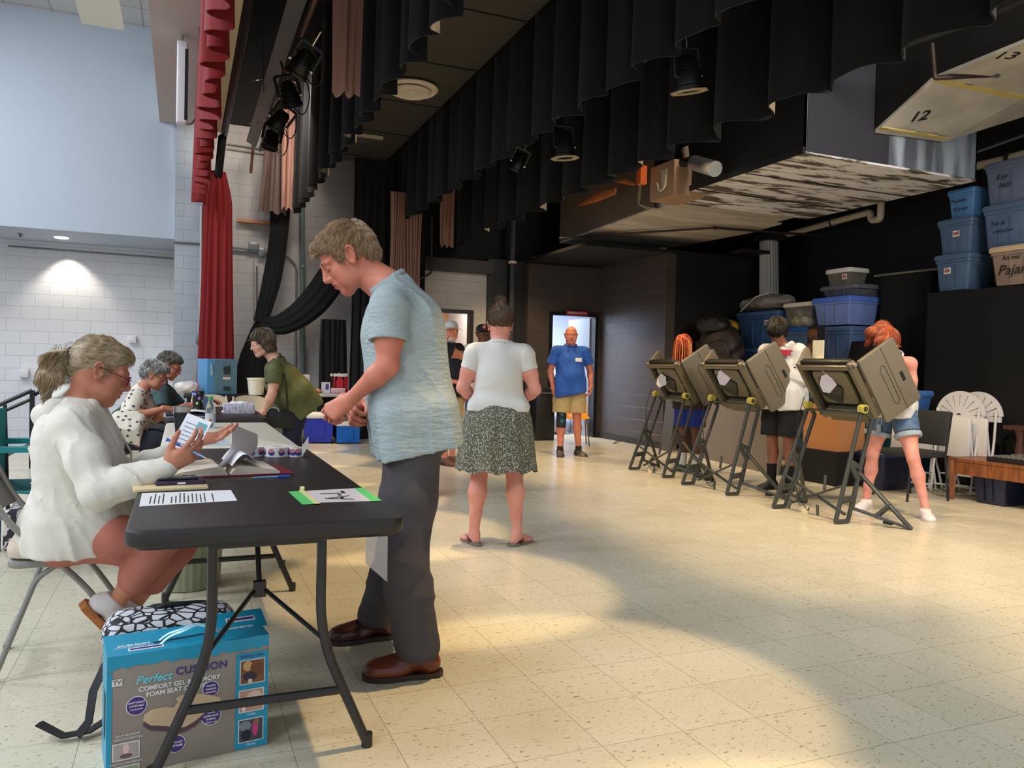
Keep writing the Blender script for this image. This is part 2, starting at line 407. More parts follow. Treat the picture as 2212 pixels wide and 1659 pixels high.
# ------------------------------------------------------------------ people
def head_prims(f, c, R, s=1.0, female=False, fat=0.0, ears=True, age=0.0, jaw=1.0):
    """c = centre of the head between the ears, R columns = front, left, up"""
    T = lambda x, y, z: c+R @ (V3(x, y, z)*s)
    E = lambda p, r, k=.02, op=1, RR=None: f.el(T(*p), V3(*r)*s, R if RR is None else R @ RR, k*s, op)
    E((-.012, 0, .035), (.098, .076, .088)); E((-.035, 0, .0), (.072, .068, .075), .03)
    E((.028, 0, -.03), (.062, (.056+.008*fat)*jaw, .078), .03)
    f.rc(T(.02, .04*jaw, -.072), T(.066, .012, -.098), .02*s, .018*s, .03*s); f.rc(T(.02, -.04*jaw, -.072), T(.066, -.012, -.098), .02*s, .018*s, .03*s)
    E((.074, 0, -.098), (.018, .02, .016), .02)
    for g_ in (1, -1):
        E((.056, .034*g_, -.026), (.028, .026+.006*fat, .026), .025)
        f.rc(T(.089, .012*g_, .024), T(.072, .048*g_, .022), (.0105 if female else .0125)*s, .009*s, .012*s)
        E((.099, .031*g_, .003), (.017, .017, .0125), .012, -1)
        E((.0785, .031*g_, .003), (.0135, .0145, .0115), .004)
        f.rc(T(.0915, .020*g_, .011), T(.083, .044*g_, .009), .0032*s, .0028*s, .003*s)
        E((.099, .012*g_, -.033), (.010, .008, .0075), .006)
        if fat or age: E((.052, .046*g_, -.066), (.026, .018, .026), .03)
        if ears:
            Re = rotz(-.42*g_) @ roty(-.22); c0 = V3(-.008, .079*g_, -.002)
            E(tuple(c0), (.017, .0055, .029), .006, 1, Re); hp = []
            for t_ in range(11):
                a_ = (120-t_*27)*PI/180 if False else (155-t_*26)*PI/180; hp.append(T(*(c0+Re @ V3(-.0195*math.cos(a_)*-1 if False else -.0185*math.cos(PI-a_)*1.0, .0045*g_, .031*math.sin(a_)))))
            for i_ in range(10): f.rc(hp[i_], hp[i_+1], .0042*s, .0042*s, .003*s)
            E(tuple(c0+Re @ V3(.003, .0065*g_, .001)), (.0095, .005, .017), .003, -1, Re)
            E(tuple(c0+Re @ V3(.013, .003*g_, -.004)), (.005, .005, .008), .004, 1, Re); E(tuple(c0+Re @ V3(.004, .002*g_, -.029)), (.009, .0055, .010), .006, 1, Re)
    f.rc(T(.072, 0, .005), T(.092, 0, -.036), .014*s, .0145*s, .012*s); f.rc(T(.093, 0, .014), T(.1135, 0, -.024), .0085*s, .0115*s, .012*s); E((.112, 0, -.029), (.0115, .0125, .0095), .006)
    E((.084, 0, -.062), (.017, .026, .022), .015)
    f.rc(T(.0965, .017, -.0555), T(.1005, .0, -.0535), .0042*s, .0055*s, .004*s); f.rc(T(.0965, -.017, -.0555), T(.1005, .0, -.0535), .0042*s, .0055*s, .004*s)
    f.rc(T(.094, .014, -.0665), T(.099, 0, -.0675), .0048*s, .006*s, .005*s); f.rc(T(.094, -.014, -.0665), T(.099, 0, -.0675), .0048*s, .006*s, .005*s)
    f.rc(T(.101, .02, -.061), T(.104, 0, -.0605), .0016*s, .0018*s, .002*s, -1); f.rc(T(.101, -.02, -.061), T(.104, 0, -.0605), .0016*s, .0018*s, .002*s, -1)
    return T
def hand_prims(f, w, d, n, s=1.0, curl=(.5,.5,.5,.5), thumb=(.6, .5), side=1, spread=.08, k=.006):
    """w wrist, d direction of the fingers, n back-of-hand normal, side=+1 left hand (thumb on the other side)"""
    d = nrm(d); n = np.array(n, float); n = nrm(n-d*(n @ d)); t = np.cross(n, d)*side       # t points to the little finger
    P = lambda a, b, c: w+(d*a+t*b+n*c)*s
    f.chain([w-d*.02*s, P(.02, .0, 0)], [.0245*s, .0245*s], .01)
    for b, r in ((-.026, .0135), (-.009, .0145), (.009, .0142), (.026, .0125)):
        f.rc(P(.02, b*.6, -.002), P(.092-abs(b+.006)*.35, b, 0), .016*s, r*s*.88, .014)
    f.el(P(.055, 0, -.008), V3(.042, .036, .015)*s, np.stack([d, t, n], 1), .01)
    L_ = ((.042,.026,.021), (.047,.03,.023), (.043,.028,.022), (.033,.021,.019)); tips = []
    for i in range(4):
        b = (-.029, -.0095, .0105, .029)[i]; base = P(.094-abs(b+.006)*.4, b, 0); a = 0; pt = base; r = (.0092, .0095, .009, .008)[i]*s
        sp = (i-1.4)*spread; dd0 = nrm(d+t*sp)
        for j, (cu, ln) in enumerate(zip((.9, 1.15, .8), L_[i])):
            a += cu*curl[i]; dd = dd0*math.cos(a)-n*math.sin(a); q = pt+dd*ln*s
            f.rc(pt, q, r*(1-.06*j), r*(.94-.07*j), k*s); pt = q
        tips.append(pt)
    b0 = P(.022, -.024, -.006); dd = nrm(d*.72-t*(.75-.55*thumb[1])-n*(.25+.6*thumb[0])); q = b0+dd*.045*s
    f.rc(b0, q, .0165*s, .0115*s, .012); dd2 = nrm(dd+d*.5*thumb[0]+t*.5*thumb[0]-n*.1); q2 = q+dd2*.032*s; f.rc(q, q2, .0112*s, .0095*s, k*s)
    q3 = q2+nrm(dd2+t*.35*thumb[0])*.024*s; f.rc(q2, q3, .0095*s, .0078*s, k*s); tips.append(q3)
    return tips
def foot_prims(f, an, d, s=1.0, k=.02, down=0.0, up=None):
    """an ankle joint, d toe direction"""
    d = nrm(d); upv = V3(0,0,1) if up is None else nrm(up); l = np.cross(upv, d)
    P = lambda a, b, c: an+(d*a+l*b+upv*c)*s
    f.rc(P(-.035, 0, -.06), P(-.01, 0, -.02), .030*s, .036*s, k); f.rc(P(-.01, 0, -.03), P(.10, .0, -.062), .036*s, .024*s, k)
    f.el(P(.10, .003, -.068), V3(.055, .044, .022)*s, np.stack([d, l, upv], 1), k); f.el(P(.15, .0, -.074), V3(.035, .038, .015)*s, np.stack([d, l, upv], 1), k)
def body(name, J, skin, parent, s=1.0, g=1.0, vox=.009, hv=.004, female=False, fat=0, hands=None, feet=True, head=True, lip=None, age=0, zones=None, bust=0, belly=0, M=None, neck=1.0, jaw=1.0, hips=1.0):
    """J: dict of joints (pel, che, nek, hed, R=head basis, shL/R, elL/R, wrL/R, hiL/R, knL/R, anL/R, toL/R directions, fwd)"""
    f = Fld(); pel, che, nek = J['pel'], J['che'], J['nek']; fw = nrm(J['fwd']); up = nrm(che-pel); lf = np.cross(up, fw); lf = nrm(lf); fw2 = np.cross(lf, up); B = np.stack([fw2, lf, up], 1)
    fwp = nrm(J.get('fwp', J['fwd'])); 
    f.el(pel+up*.02, V3(.105*g, .165*hips*(.9+.1*g), .11), B, .05); f.el(pel-fw2*.05-up*.03, V3(.09*g, .15*hips, .10), B, .05)
    f.el((pel*.55+che*.45)+fw2*(.01+belly*.6), V3(.095*g+belly*.5, .135*g, .15), B, .06)
    f.el(che+up*.0, V3(.11*g, (.155 if not female else .14)*(.6+.4*g), .17), B, .06)
    f.el(che+up*.1, V3(.085, .13, .08), B, .05)
    for sd in ('L', 'R'):
        sg = 1 if sd == 'L' else -1; sh = J['sh'+sd]; el = J['el'+sd]; wr = J['wr'+sd]
        f.rc(che+up*.14+lf*.03*sg, sh, .062, .056*g**.5, .05); f.rc(nek, sh-lf*sg*.03+up*.01, .045, .035, .05)
        if bust: f.el(che+fw2*.085+lf*.065*sg-up*.01, V3(.055, .062, .06)*bust, B, .03)
        m = sh*.45+el*.55; f.chain([sh, m, el], [.052*g**.4, .046*g**.6, .037*g**.4], .03)
        dr = nrm(wr-el); m = el+ (wr-el)*.3; f.chain([el, m, wr], [.037*g**.4, .038*g**.4, .0235], .02)
        hi = J['hi'+sd]; kn = J['kn'+sd]; an = J['an'+sd]
        f.chain([hi, hi*.55+kn*.45, kn], [.092*g*hips, .078*g, .052*g**.6], .04)
        bk = nrm(np.cross(nrm(an-kn), np.cross(fwp if 'tb'+sd not in J else J['tb'+sd], nrm(an-kn))))  # roughly forward, perpendicular to the shank
        f.chain([kn, kn*.66+an*.34-bk*.018, kn*.3+an*.7-bk*.006, an], [.050*g**.6, .056*g**.7, .038*g**.5, .033*g**.3], .02)
        if feet: foot_prims(f, an, J['to'+sd], s*.98)
    f.rc(nek-up*.03, (J['hed']-J['R'][:, 2]*.07*s-J['R'][:, 0]*.018*s), .06*neck, .054*neck*(.9 if female else 1), .03)
    parts = [(f, vox)]; zs = list(zones or []); T = None
    h = Fld(); T = head_prims(h, J['hed'], J['R'], s, female, fat, True, age, jaw)
    h.rc(nek, J['hed']-J['R'][:, 2]*.06*s-J['R'][:, 0]*.02*s, .056*neck, .052*neck*(.9 if female else 1), .03); parts.append((h, hv))
    if lip:
        zs.append((T(.1, 0, -.061), V3(.012, .024, .0105)*s, J['R'], 1))
    for sd in ('L', 'R'):
        hd = (hands or {}).get(sd)
        if hd is None: continue
        if hd == 0: continue
        hf = Fld(); wr = J['wr'+sd]; el = J['el'+sd]; hf.rc(wr-nrm(wr-el)*.05, wr, .026, .0238, .01)
        hand_prims(hf, wr, side=(1 if sd == 'L' else -1), **hd); parts.append((hf, hv))
    mats = [skin]+([lip] if lip else [])
    o = fld_obj(name, parts, mats, parent, zs, M)
    return o, T
def tee(J, g=1.0, off=.014, sleeve=.55, hem=-.12, female=False, belly=0, bust=0, long=False, hips=1.0, loose=.0, neck=1.0, open_=.0, collar=True, drape=0, slv=1.0, hemn=None):
    """shirt field: torso and sleeves a little wider than the body; hem = distance below the pelvis joint. Returns torso field, basis, up, left, front, sleeve fields"""
    f = Fld(); pel, che, nek = J['pel'], J['che'], J['nek']; fw = nrm(J['fwd']); up = nrm(che-pel); lf = nrm(np.cross(up, fw)); fw2 = np.cross(lf, up); B = np.stack([fw2, lf, up], 1); o = off+loose; S = []; ga = g**.45
    f.el((pel*.55+che*.45)+fw2*(.01+belly*.6), V3(.097*g+belly*.5+o, .138*g+o, .17), B, .06)
    f.el(che, V3(.112*g+o, (.157 if not female else .143)*(.6+.4*g)+o, .175), B, .06); f.el(che+up*.1, V3(.087+off, .132+off, .08+off*.5), B, .05)
    f.el(pel+up*.04, V3(.108*g+o, .160*hips*(.9+.1*g)+o, .14), B, .06)
    ht, hb = .06, min(hem, 0)-.12; f.bx(pel+up*(ht+hb)*.5, V3(.060*g+o*.6+belly*.3, .112*hips*g+o*.6, (ht-hb)*.5), .062, B, .05)
    if drape:   # cloth hanging straight from shoulder blades and chest
        for sg in (1, -1):
            f.rc(che-fw2*(.045+drape*.3)+lf*.075*sg+up*.04, pel-fw2*(.03+drape)+lf*.09*sg+up*hem*.7, .085+off, .075+o, .06)
            f.rc(che+fw2*.04+lf*.07*sg, pel+fw2*(.03+belly)+lf*.09*sg+up*hem*.7, .085+off, .075+o, .06)
    f.cut(pel+up*hem, -up if hemn is None else hemn)
    for sd in ('L', 'R'):
        sg = 1 if sd == 'L' else -1; sh = J['sh'+sd]; el = J['el'+sd]; wr = J['wr'+sd]
        if sleeve > 0: f.rc(che+up*.14+lf*.03*sg, sh, .064+off, .056*g**.5+off, .05); f.rc(nek-up*.015+lf*.02*sg, sh-lf*sg*.03+up*.004, .047, .038, .05)
        else: f.rc(che+up*.10+lf*.06*sg, nek+lf*.085*sg-up*.03, .07, .030, .03)
        if bust: f.el(che+fw2*.088+lf*.06*sg-up*.01, V3(.058, .07, .065)*bust+off*.6, B, .04)
        if sleeve > 0:
            q = Fld(); ax = nrm(el-sh); st = sh-lf*sg*.03-up*.012
            if not long:
                e = sh+(el-sh)*sleeve; q.chain([st, sh+ax*.012, e+ax*.05], [.050+off*.6, .056*g**.5+off*1.05, (.051*ga+off+loose*.8)*slv], .03); q.cut(e, ax)
                q.rc(e-ax*.035, e+ax*.07, .036*ga+off*.6+loose*.5, (.046*ga+off+loose*.8)*slv, .003, -1)
            else:
                q = f; q.chain([st, sh*.45+el*.55, el, el*.6+wr*.4, wr+(wr-el)*(sleeve-1)], [.056*g**.5+off, .049*ga+off+loose*.5, .041*ga+off+loose*.5, .038+off+loose*.4, .026+off*.9], .03)
            if not long: S.append(q)
    if collar:
        ax = nrm(nrm(J['hed']-nek)*.45+up*.55+fw2*.12); c = nek+ax*.022*neck+fw2*.006; u = nrm(np.cross(lf, ax)); r = .068*neck+open_
        pts = [c+(lf*math.cos(a)*r*.98+u*math.sin(a)*r*1.02) for a in [2*PI*i/20 for i in range(21)]]
        f.rc(c-ax*.05, c-ax*.012, .075*neck+open_, .066*neck+open_, .03); f.rc(c+ax*.002, c+ax*.06, .066*neck+open_, .075*neck+open_, .004, -1); tee.col = Fld()
        for i in range(20): tee.col.rc(pts[i]-ax*.006, pts[i+1]-ax*.006, .0085, .0085, .006); tee.col.rc(pts[i]+ax*.003, pts[i+1]+ax*.003, .0055, .0055, .004)
    else: tee.col = None
    return f, B, up, lf, fw2, S
def trousers(J, g=1.0, off=.014, frac=2.0, flare=.0, hips=1.0, top=.09, cuff=.05, k=.03):
    """frac: 0..1 along the thigh, 1..2 along the shank; shorts get open, cleanly cut legs as fields of their own"""
    f = Fld(); S = []; pel, che = J['pel'], J['che']; fw = nrm(J['fwd']); up = nrm(che-pel); lf = nrm(np.cross(up, fw)); fw2 = np.cross(lf, up); B = np.stack([fw2, lf, up], 1)
    f.el(pel+up*.02, V3(.107*g+off, .167*hips*(.9+.1*g)+off, .115), B, .05); f.el(pel-fw2*.05-up*.03, V3(.092*g+off, .152*hips+off, .10), B, .05)
    f.bx(pel+up*top*.5, V3(.05*g+off, .10*hips+off, top*.5), .055, B, .05)
    for sd in ('L', 'R'):
        hi, kn, an = J['hi'+sd], J['kn'+sd], J['an'+sd]
        if frac <= 1:
            q = Fld(); d = nrm(kn-hi); e = hi+(kn-hi)*frac; m = hi+(e-hi)*.5
            r1 = .083*g+off+flare*.4; r2 = (.084-.016*frac)*g+off*.7+flare
            q.chain([hi, m, e+d*.05], [.094*g*hips+off, r1, r2], k); q.cut(e, d); q.rc(e-d*.04, e+d*.07, r2-.020, r2-.006, .003, -1); S.append(q); f.rc(hi, hi+(m-hi)*.6, .092*g*hips+off, r1, k)
        else:
            f.chain([hi, hi*.5+kn*.5, kn], [.094*g*hips+off, .083*g+off+flare*.4, .058*g+off+flare], k)
            e = kn+(an-kn)*(frac-1); f.chain([kn, kn*.6+e*.4, e], [.057*g+off+flare, .058*g+off+flare, cuff+off+flare], k)
    return f, B, S
def shoe(name, an, d, m, parent, sole=None, s=1.0, up=None, low=True, h=.055, tag_=None, wide=1.0, lace=None, toe=0):
    """shoe with its sole; an = ankle joint"""
    d = nrm(d); upv = V3(0,0,1) if up is None else nrm(up); l = np.cross(upv, d); R = np.stack([d, l, upv], 1); P = lambda a, b, c: an+(d*a+l*b+upv*c)*s
    f = Fld(); f.rc(P(-.038, 0, -.05), P(-.012, 0, -.02+(0 if low else .04)), .040*s, .042*s, .02)
    f.rc(P(-.01, 0, -.03), P(.09, .0, -.052), .043*s, .034*s, .02); f.el(P(.09, .002, -.062), V3(.07, .050*wide, .034)*s, R, .02); f.el(P(.135, 0, -.066), V3(.052, .046*wide, .028+toe)*s, R, .02)
    f.cut(P(0, 0, -.082), -upv)
    if low: f.cut(P(-.03, 0, .0), nrm(upv-d*.15))
    o = fld_obj(name, [(f, .005 if s > .5 else .008)], m, parent)
    if sole is not None:
        mb = MB(); pr = [(-.085, .012), (-.07, .034), (-.03, .040), (.03, .040*wide), (.09, .052*wide), (.14, .050*wide), (.175, .034*wide), (.19, .010)]
        poly = [(a, -b) for a, b in pr]+[(a, b) for a, b in reversed(pr)]
        M_ = Matrix(((d[0],l[0],upv[0],0),(d[1],l[1],upv[1],0),(d[2],l[2],upv[2],0),(0,0,0,1))); q = P(0, 0, -.105); M_.translation = Vector(q)
        so = mb.prism([(a*s, b*s) for a, b in poly], .028*s, M_).build('sole', sole, o)
    if lace is not None:
        mb = MB()
        for i in range(5): a = .02+.018*i; mb.tube([P(a, -.022, -.022-.008*i*1.1), P(a+.004, 0, -.002-.0085*i), P(a, .022, -.022-.008*i*1.1)], .0022*s, 5)
        mb.build('laces', lace, o)
    return o
def J_stand(h=1.75, yaw_=0.0, lean=0.0, hip_w=.09, sh_w=.19, stance=.1, fwd_feet=(0,0), headpitch=0.0, headyaw=0.0, bend=0.0, kneebend=(0,0)):
    """standing skeleton facing +x; lean = forward tilt of the spine in radians"""
    k = h/1.75; J = {}; up = V3(math.sin(lean), 0, math.cos(lean)); J['fwd'] = V3(1, 0, 0); J['pel'] = V3(0, 0, .95*k)
    J['che'] = J['pel']+up*.30*k; up2 = V3(math.sin(lean+bend), 0, math.cos(lean+bend)); J['nek'] = J['che']+up2*.215*k
    hr = lean+bend+headpitch*.5; J['R'] = rotz(headyaw) @ roty(headpitch); J['hed'] = J['nek']+V3(math.sin(hr), 0, math.cos(hr))*.155*k+V3(.015, 0, 0)
    for sd, sg, i in (('L', 1, 0), ('R', -1, 1)):
        J['sh'+sd] = J['che']+up2*.165*k+V3(0, sh_w*sg*k, 0); J['el'+sd] = J['sh'+sd]+V3(-.02, .05*sg, -.29*k); J['wr'+sd] = J['el'+sd]+V3(.06, -.01*sg, -.25*k)
        J['hi'+sd] = J['pel']+V3(0, hip_w*sg*k, -.03*k); J['an'+sd] = V3(fwd_feet[i], stance*sg, .09); J['to'+sd] = V3(1, .15*sg, 0)
        J['kn'+sd] = (J['hi'+sd]+J['an'+sd])*.5+V3(.02+kneebend[i], 0, .02)
    return J
def eyes(T, R, m, parent, s=1.0, down=.0, dz=0):
    """eyeballs with iris, as two children"""
    for g_ in (1, -1):
        mb = MB(); c = T(.0815, .031*g_, .003); mb.m(0).lathe([(.0001, -.0115*s), (.008*s, -.008*s), (.0115*s, 0), (.008*s, .008*s), (.0052*s, .0102*s)], 14, c, Matrix([[R[i][1], R[i][2], R[i][0]] for i in range(3)]))
        mb.m(1).lathe([(.0053*s, .0100*s), (.0001, .0118*s)], 14, c, Matrix([[R[i][1], R[i][2], R[i][0]] for i in range(3)]))
        mb.build('eye', m, parent)
def glasses(T, parent, m, lens=None, s=1.0, name='eyeglasses', rx=.024, rz=.017):
    """frame that sits on the nose; T maps head coordinates"""
    mb = MB()
    for g_ in (1, -1):
        mb.tube([T(.108-.012*abs(math.cos(a)*1)*(1 if math.cos(a)*g_ > 0 else .2), .034*g_+rx*math.cos(a), .0+rz*math.sin(a)) for a in [2*PI*i/20 for i in range(21)]], .0019*s, 6)
        mb.tube([T(.098, .058*g_, .006), T(.07, .076*g_, .008), T(-.005, .082*g_, .012), T(-.02, .08*g_, -.004)], .0019*s, 6)
    mb.tube([T(.108, .011, .004), T(.114, 0, .007), T(.108, -.011, .004)], .0019*s, 6)
    return mb.build(name, m, parent)
def strands(name, starts, step, n, r, mats, parent, taper=.3, M=None):
    """many thin tubes; starts: list of points; step(p,i,seed)->next point"""
    mb = MB()
    for q, p in enumerate(starts):
        pts = [np.array(p, float)]; sd = random.random()
        for i in range(n): pts.append(step(pts[-1], i, sd))
        mb.m(q % len(mats)); mb.tube(pts, [r*(1-(1-taper)*(i/n)**2) for i in range(n+1)], 4, True)
    return mb.build(name, mats, parent, ang=80)

def fabric(name, c, c2=None, **k):
    d = dict(rough=.85, bump=.35, bscale=14, bdist=.02); d.update(k); return mat(name, c, c2=c2, **d)
def skinm(name, c, c2): return mat(name, c, .48, c2=c2, cscale=9, contrast=(.3, .7), bump=.12, bscale=220, bdist=.003, spec=.4)
SK_TAN = skinm('skin_tan', (205, 140, 112), (186, 116, 92)); SK_PINK = skinm('skin_pink', (226, 160, 142), (212, 138, 122)); SK_RED = skinm('skin_ruddy', (216, 138, 112), (200, 116, 94))
SK_DARK = skinm('skin_dark', (112, 70, 50), (94, 58, 42)); SK_BROWN = skinm('skin_brown', (160, 104, 78), (138, 88, 66)); SK_LIGHT = skinm('skin_light', (226, 176, 150), (210, 152, 128))
LIP = mat('lips', (184, 92, 84), .45); LIPD = mat('lips_dark', (110, 60, 54), .45)
EYE = [mat('eye_white', (225, 220, 215), .2), mat('eye_iris', (60, 44, 34), .15)]

def hair_from_surface(h, n, step, nst, r, mats, keep=None, name='hair_strands', seed=1):
    """strands rooted on the hair surface itself; step(p, normal, i, random) -> next point, in the frame of the mesh"""
    me = h.data; N_ = len(me.vertices); co = np.empty(N_*3); me.vertices.foreach_get('co', co); co = co.reshape(-1, 3); nn_ = np.empty(N_*3); me.vertex_normals.foreach_get('vector', nn_); nn_ = nn_.reshape(-1, 3)
    rs = np.random.RandomState(seed); mb = MB(); k = 0
    for i in rs.permutation(N_):
        if k >= n: break
        p, q = co[i], nn_[i]
        if keep is not None and not keep(p): continue
        pts = [p-q*.001]; sd = rs.rand()
        for j in range(nst): pts.append(step(pts[-1], q, j, sd))
        mb.m(k % len(mats)); mb.tube(pts, [r*(1-.7*(j/nst)**2) for j in range(nst+1)], 3, False); k += 1
    return mb.build(name, mats, h, ang=80)
# =================================================================== THE SETTING
def struct(name, mb, m, label=None, cat=None, **k):
    o = mb.build(name, m, smooth=False, **k); o['kind'] = 'structure'; 
    if label: o['label'] = label
    if cat: o['category'] = cat
    return o
def bx(x0, x1, y0, y1, z0, z1, mb=None):
    mb = mb or MB(); return mb.box(((x0+x1)/2, (y0+y1)/2, (z0+z1)/2), (x1-x0, y1-y0, z1-z0))

# ---- floor: 12 inch vinyl tiles with flecks and scuffs
fm = bpy.data.materials.new('vinyl_tile_floor'); fm.use_nodes = True
nt = fm.node_tree; p = nt.nodes['Principled BSDF']; L = nt.links.new
g = N(nt, 'ShaderNodeNewGeometry'); mp = N(nt, 'ShaderNodeMapping'); mp.inputs['Location'].default_value = (-1.2461, -2.4703, 0)
L(g.outputs['Position'], mp.inputs[0])
br = N(nt, 'ShaderNodeTexBrick', Scale=1.0, offset=0.0)
br.inputs['Brick Width'].default_value = .3048; br.inputs['Row Height'].default_value = .3048; br.inputs['Mortar Size'].default_value = .0012
br.inputs['Mortar Smooth'].default_value = .4; br.inputs['Bias'].default_value = .1
br.inputs['Color1'].default_value = C3(212, 204, 182); br.inputs['Color2'].default_value = C3(206, 198, 175); br.inputs['Mortar'].default_value = C3(140, 128, 100)
L(mp.outputs[0], br.inputs['Vector'])
def flecks(scale, st, thr, rot, w=.02):
    m2 = N(nt, 'ShaderNodeMapping'); m2.inputs['Scale'].default_value = st; m2.inputs['Rotation'].default_value = (0, 0, rot); L(g.outputs['Position'], m2.inputs[0])
    n = N(nt, 'ShaderNodeTexNoise', Scale=scale, Detail=2.0, Distortion=.4); L(m2.outputs[0], n.inputs['Vector'])
    r = N(nt, 'ShaderNodeMapRange'); r.inputs['From Min'].default_value = thr; r.inputs['From Max'].default_value = thr+w; L(n.outputs['Fac'], r.inputs['Value'])
    return r.outputs[0]
prev = br.outputs['Color']
for sc_, st, thr, rot, colr, amt in ((34, (1, 3.2, 1), .66, .9, (120, 92, 60), .75), (60, (1, 3.0, 1), .64, -.4, (176, 160, 128), .8), (16, (1, 7, 1), .735, 1.3, (84, 60, 42), .85), (7, (1, 9, 1), .76, .35, (90, 60, 45), .7)):
    mx = N(nt, 'ShaderNodeMix', data_type='RGBA'); ml = N(nt, 'ShaderNodeMath', operation='MULTIPLY'); ml.inputs[1].default_value = amt
    L(flecks(sc_, st, thr, rot), ml.inputs[0]); L(ml.outputs[0], mx.inputs[0]); L(prev, mx.inputs[6]); mx.inputs[7].default_value = C3(*colr); prev = mx.outputs[2]
L(prev, p.inputs['Base Color'])
n2 = N(nt, 'ShaderNodeTexNoise', Scale=5.0, Detail=4.0); L(g.outputs['Position'], n2.inputs['Vector'])
rr = N(nt, 'ShaderNodeMapRange'); rr.inputs['To Min'].default_value = .16; rr.inputs['To Max'].default_value = .34; L(n2.outputs['Fac'], rr.inputs['Value']); L(rr.outputs[0], p.inputs['Roughness'])
n3 = N(nt, 'ShaderNodeTexNoise', Scale=7.0, Detail=2.0); L(g.outputs['Position'], n3.inputs['Vector'])
ad = N(nt, 'ShaderNodeMath', operation='MULTIPLY_ADD'); L(br.outputs['Fac'], ad.inputs[0]); ad.inputs[1].default_value = -.25; L(n3.outputs['Fac'], ad.inputs[2])
bp = N(nt, 'ShaderNodeBump', Strength=.35, Distance=.006); L(ad.outputs[0], bp.inputs['Height']); L(bp.outputs[0], p.inputs['Normal'])
struct('floor', bx(-1.9, 9.3, -3, 13.5, -.12, 0), fm)
struct('floor.001', bx(-10, -1.9, -3, 15.2, -1.1, -1.0), mat('auditorium_floor', (170, 165, 160), .4, c2=(150, 146, 140)))
struct('trim_1', bx(-1.96, -1.9, -3, 13.5, -1.0, 0), mat('stage_apron_black', (30, 28, 28), .5))
struct('floor.002', bx(3.0, 9.3, 12.45, 16, -.12, -.001), mat('dressing_floor', (205, 200, 205), .22, c2=(190, 186, 190)))

# ---- walls
M_far = wall_block_mat('stage_block_grey', (172, 166, 162), (150, 145, 142), .55, 'x', .5)
M_rec = wall_block_mat('recess_block_white', (222, 221, 224), (204, 203, 207), .5, 'x', .8)
M_dark = wall_block_mat('block_dark_brown', (76, 66, 61), (70, 62, 58), .3, 'x', 1.0)
M_darky = wall_block_mat('block_dark_brown_side', (78, 68, 63), (96, 88, 86), .3, 'y', 1.0)  # mortar made paler to paint in the glancing sheen on the joints
M_blk = wall_block_mat('block_black', (26, 24, 24), (16, 15, 15), .5, 'x', .5)
M_bulk = mat('bulkhead_paint', (182, 192, 205), .7, bump=.15, bscale=3)
M_white = mat('plain_white_paint', (225, 228, 232), .7)
M_black = mat('flat_black_paint', (17, 16, 16), .8)
struct('wall_left', bx(-10, -.13, 13.5, 15.2, 3.1, 6.5), [M_bulk])
struct('wall_far_left', bx(-10, -.11, 15.0, 15.2, -1.1, 3.1), [M_rec])
struct('wall_pier', bx(-.11, 3.0, 13.5, 15.2, -1.1, 7.0), [M_far])
struct('wall_pier_upper', bx(.27, 3.0, 13.40, 13.5, 5.0, 7.0), M_black)
struct('trim_2', bx(-.128, .27, 13.44, 13.5, 0, 5.0), [wall_block_mat('pier_block', (170, 176, 184), (146, 152, 160), .5, 'x', .5)])
struct('wall_far_middle', bx(2.98, 3.62, 12.6, 13.5, 0, 2.78), [M_far])
mb = bx(3.62, 4.5, 12.6, 12.75, 2.12, 2.78); bx(4.5, 4.77, 12.6, 12.75, 0, 2.78, mb)
struct('wall_far_middle.001', mb, [M_far])
struct('trim_3', bx(2.98, 4.8, 12.4, 12.7, 2.78, 2.98), mat('beam_brown_black', (58, 52, 50), .6))
struct('wall_far_right', bx(4.77, 5.46, 12.55, 12.8, 0, 3.05), [M_blk])
mb = bx(5.46, 5.93, 12.4, 12.55, 0, 3.0); bx(5.93, 6.83, 12.4, 12.55, 2.16, 3.0, mb); bx(6.83, 6.9, 12.4, 12.55, 0, 3.0, mb)
struct('wall_dressing_front', mb, [M_dark])
struct('wall_dressing_side', bx(6.88, 7.05, 10.35, 12.55, 0, 3.03), [M_darky])
struct('wall_dressing_end', bx(7.05, 9.3, 10.35, 10.5, 0, 3.03), [M_blk])
struct('ceiling.001', bx(5.44, 9.3, 10.33, 12.6, 3.03, 3.08), M_black)
struct('wall_far_upper', bx(2.98, 9.5, 12.9, 13.0, 2.9, 7.0), M_black)
struct('wall_back', bx(9.2, 9.35, -3, 13, -.1, 7.0), [wall_block_mat('block_black_back', (20, 19, 19), (12, 11, 11), .6, 'y', .6)])
struct('ceiling.002', bx(.15, 9.3, -3, 13.5, 7.0, 7.1), M_black)
# rooms beyond the doors
mb = bx(5.0, 5.05, 12.56, 16, 0, 2.7); bx(5.0, 9.3, 15.6, 15.7, 0, 2.7, mb); bx(8.6, 8.7, 12.56, 16, 0, 2.7, mb)
struct('wall_dressing_room', mb, mat('dressing_room_paint', (212, 222, 240), .6))
struct('ceiling.003', bx(5.0, 8.7, 12.56, 16, 2.7, 2.75), M_white)
mb = bx(3.0, 3.05, 12.76, 15.5, 0, 2.7); bx(3.0, 5.0, 15.4, 15.5, 0, 2.7, mb)
struct('wall_corridor', mb, mat('corridor_paint', (190, 150, 120), .6))
struct('ceiling.004', bx(3.0, 5.0, 12.76, 15.5, 2.7, 2.75), M_white)
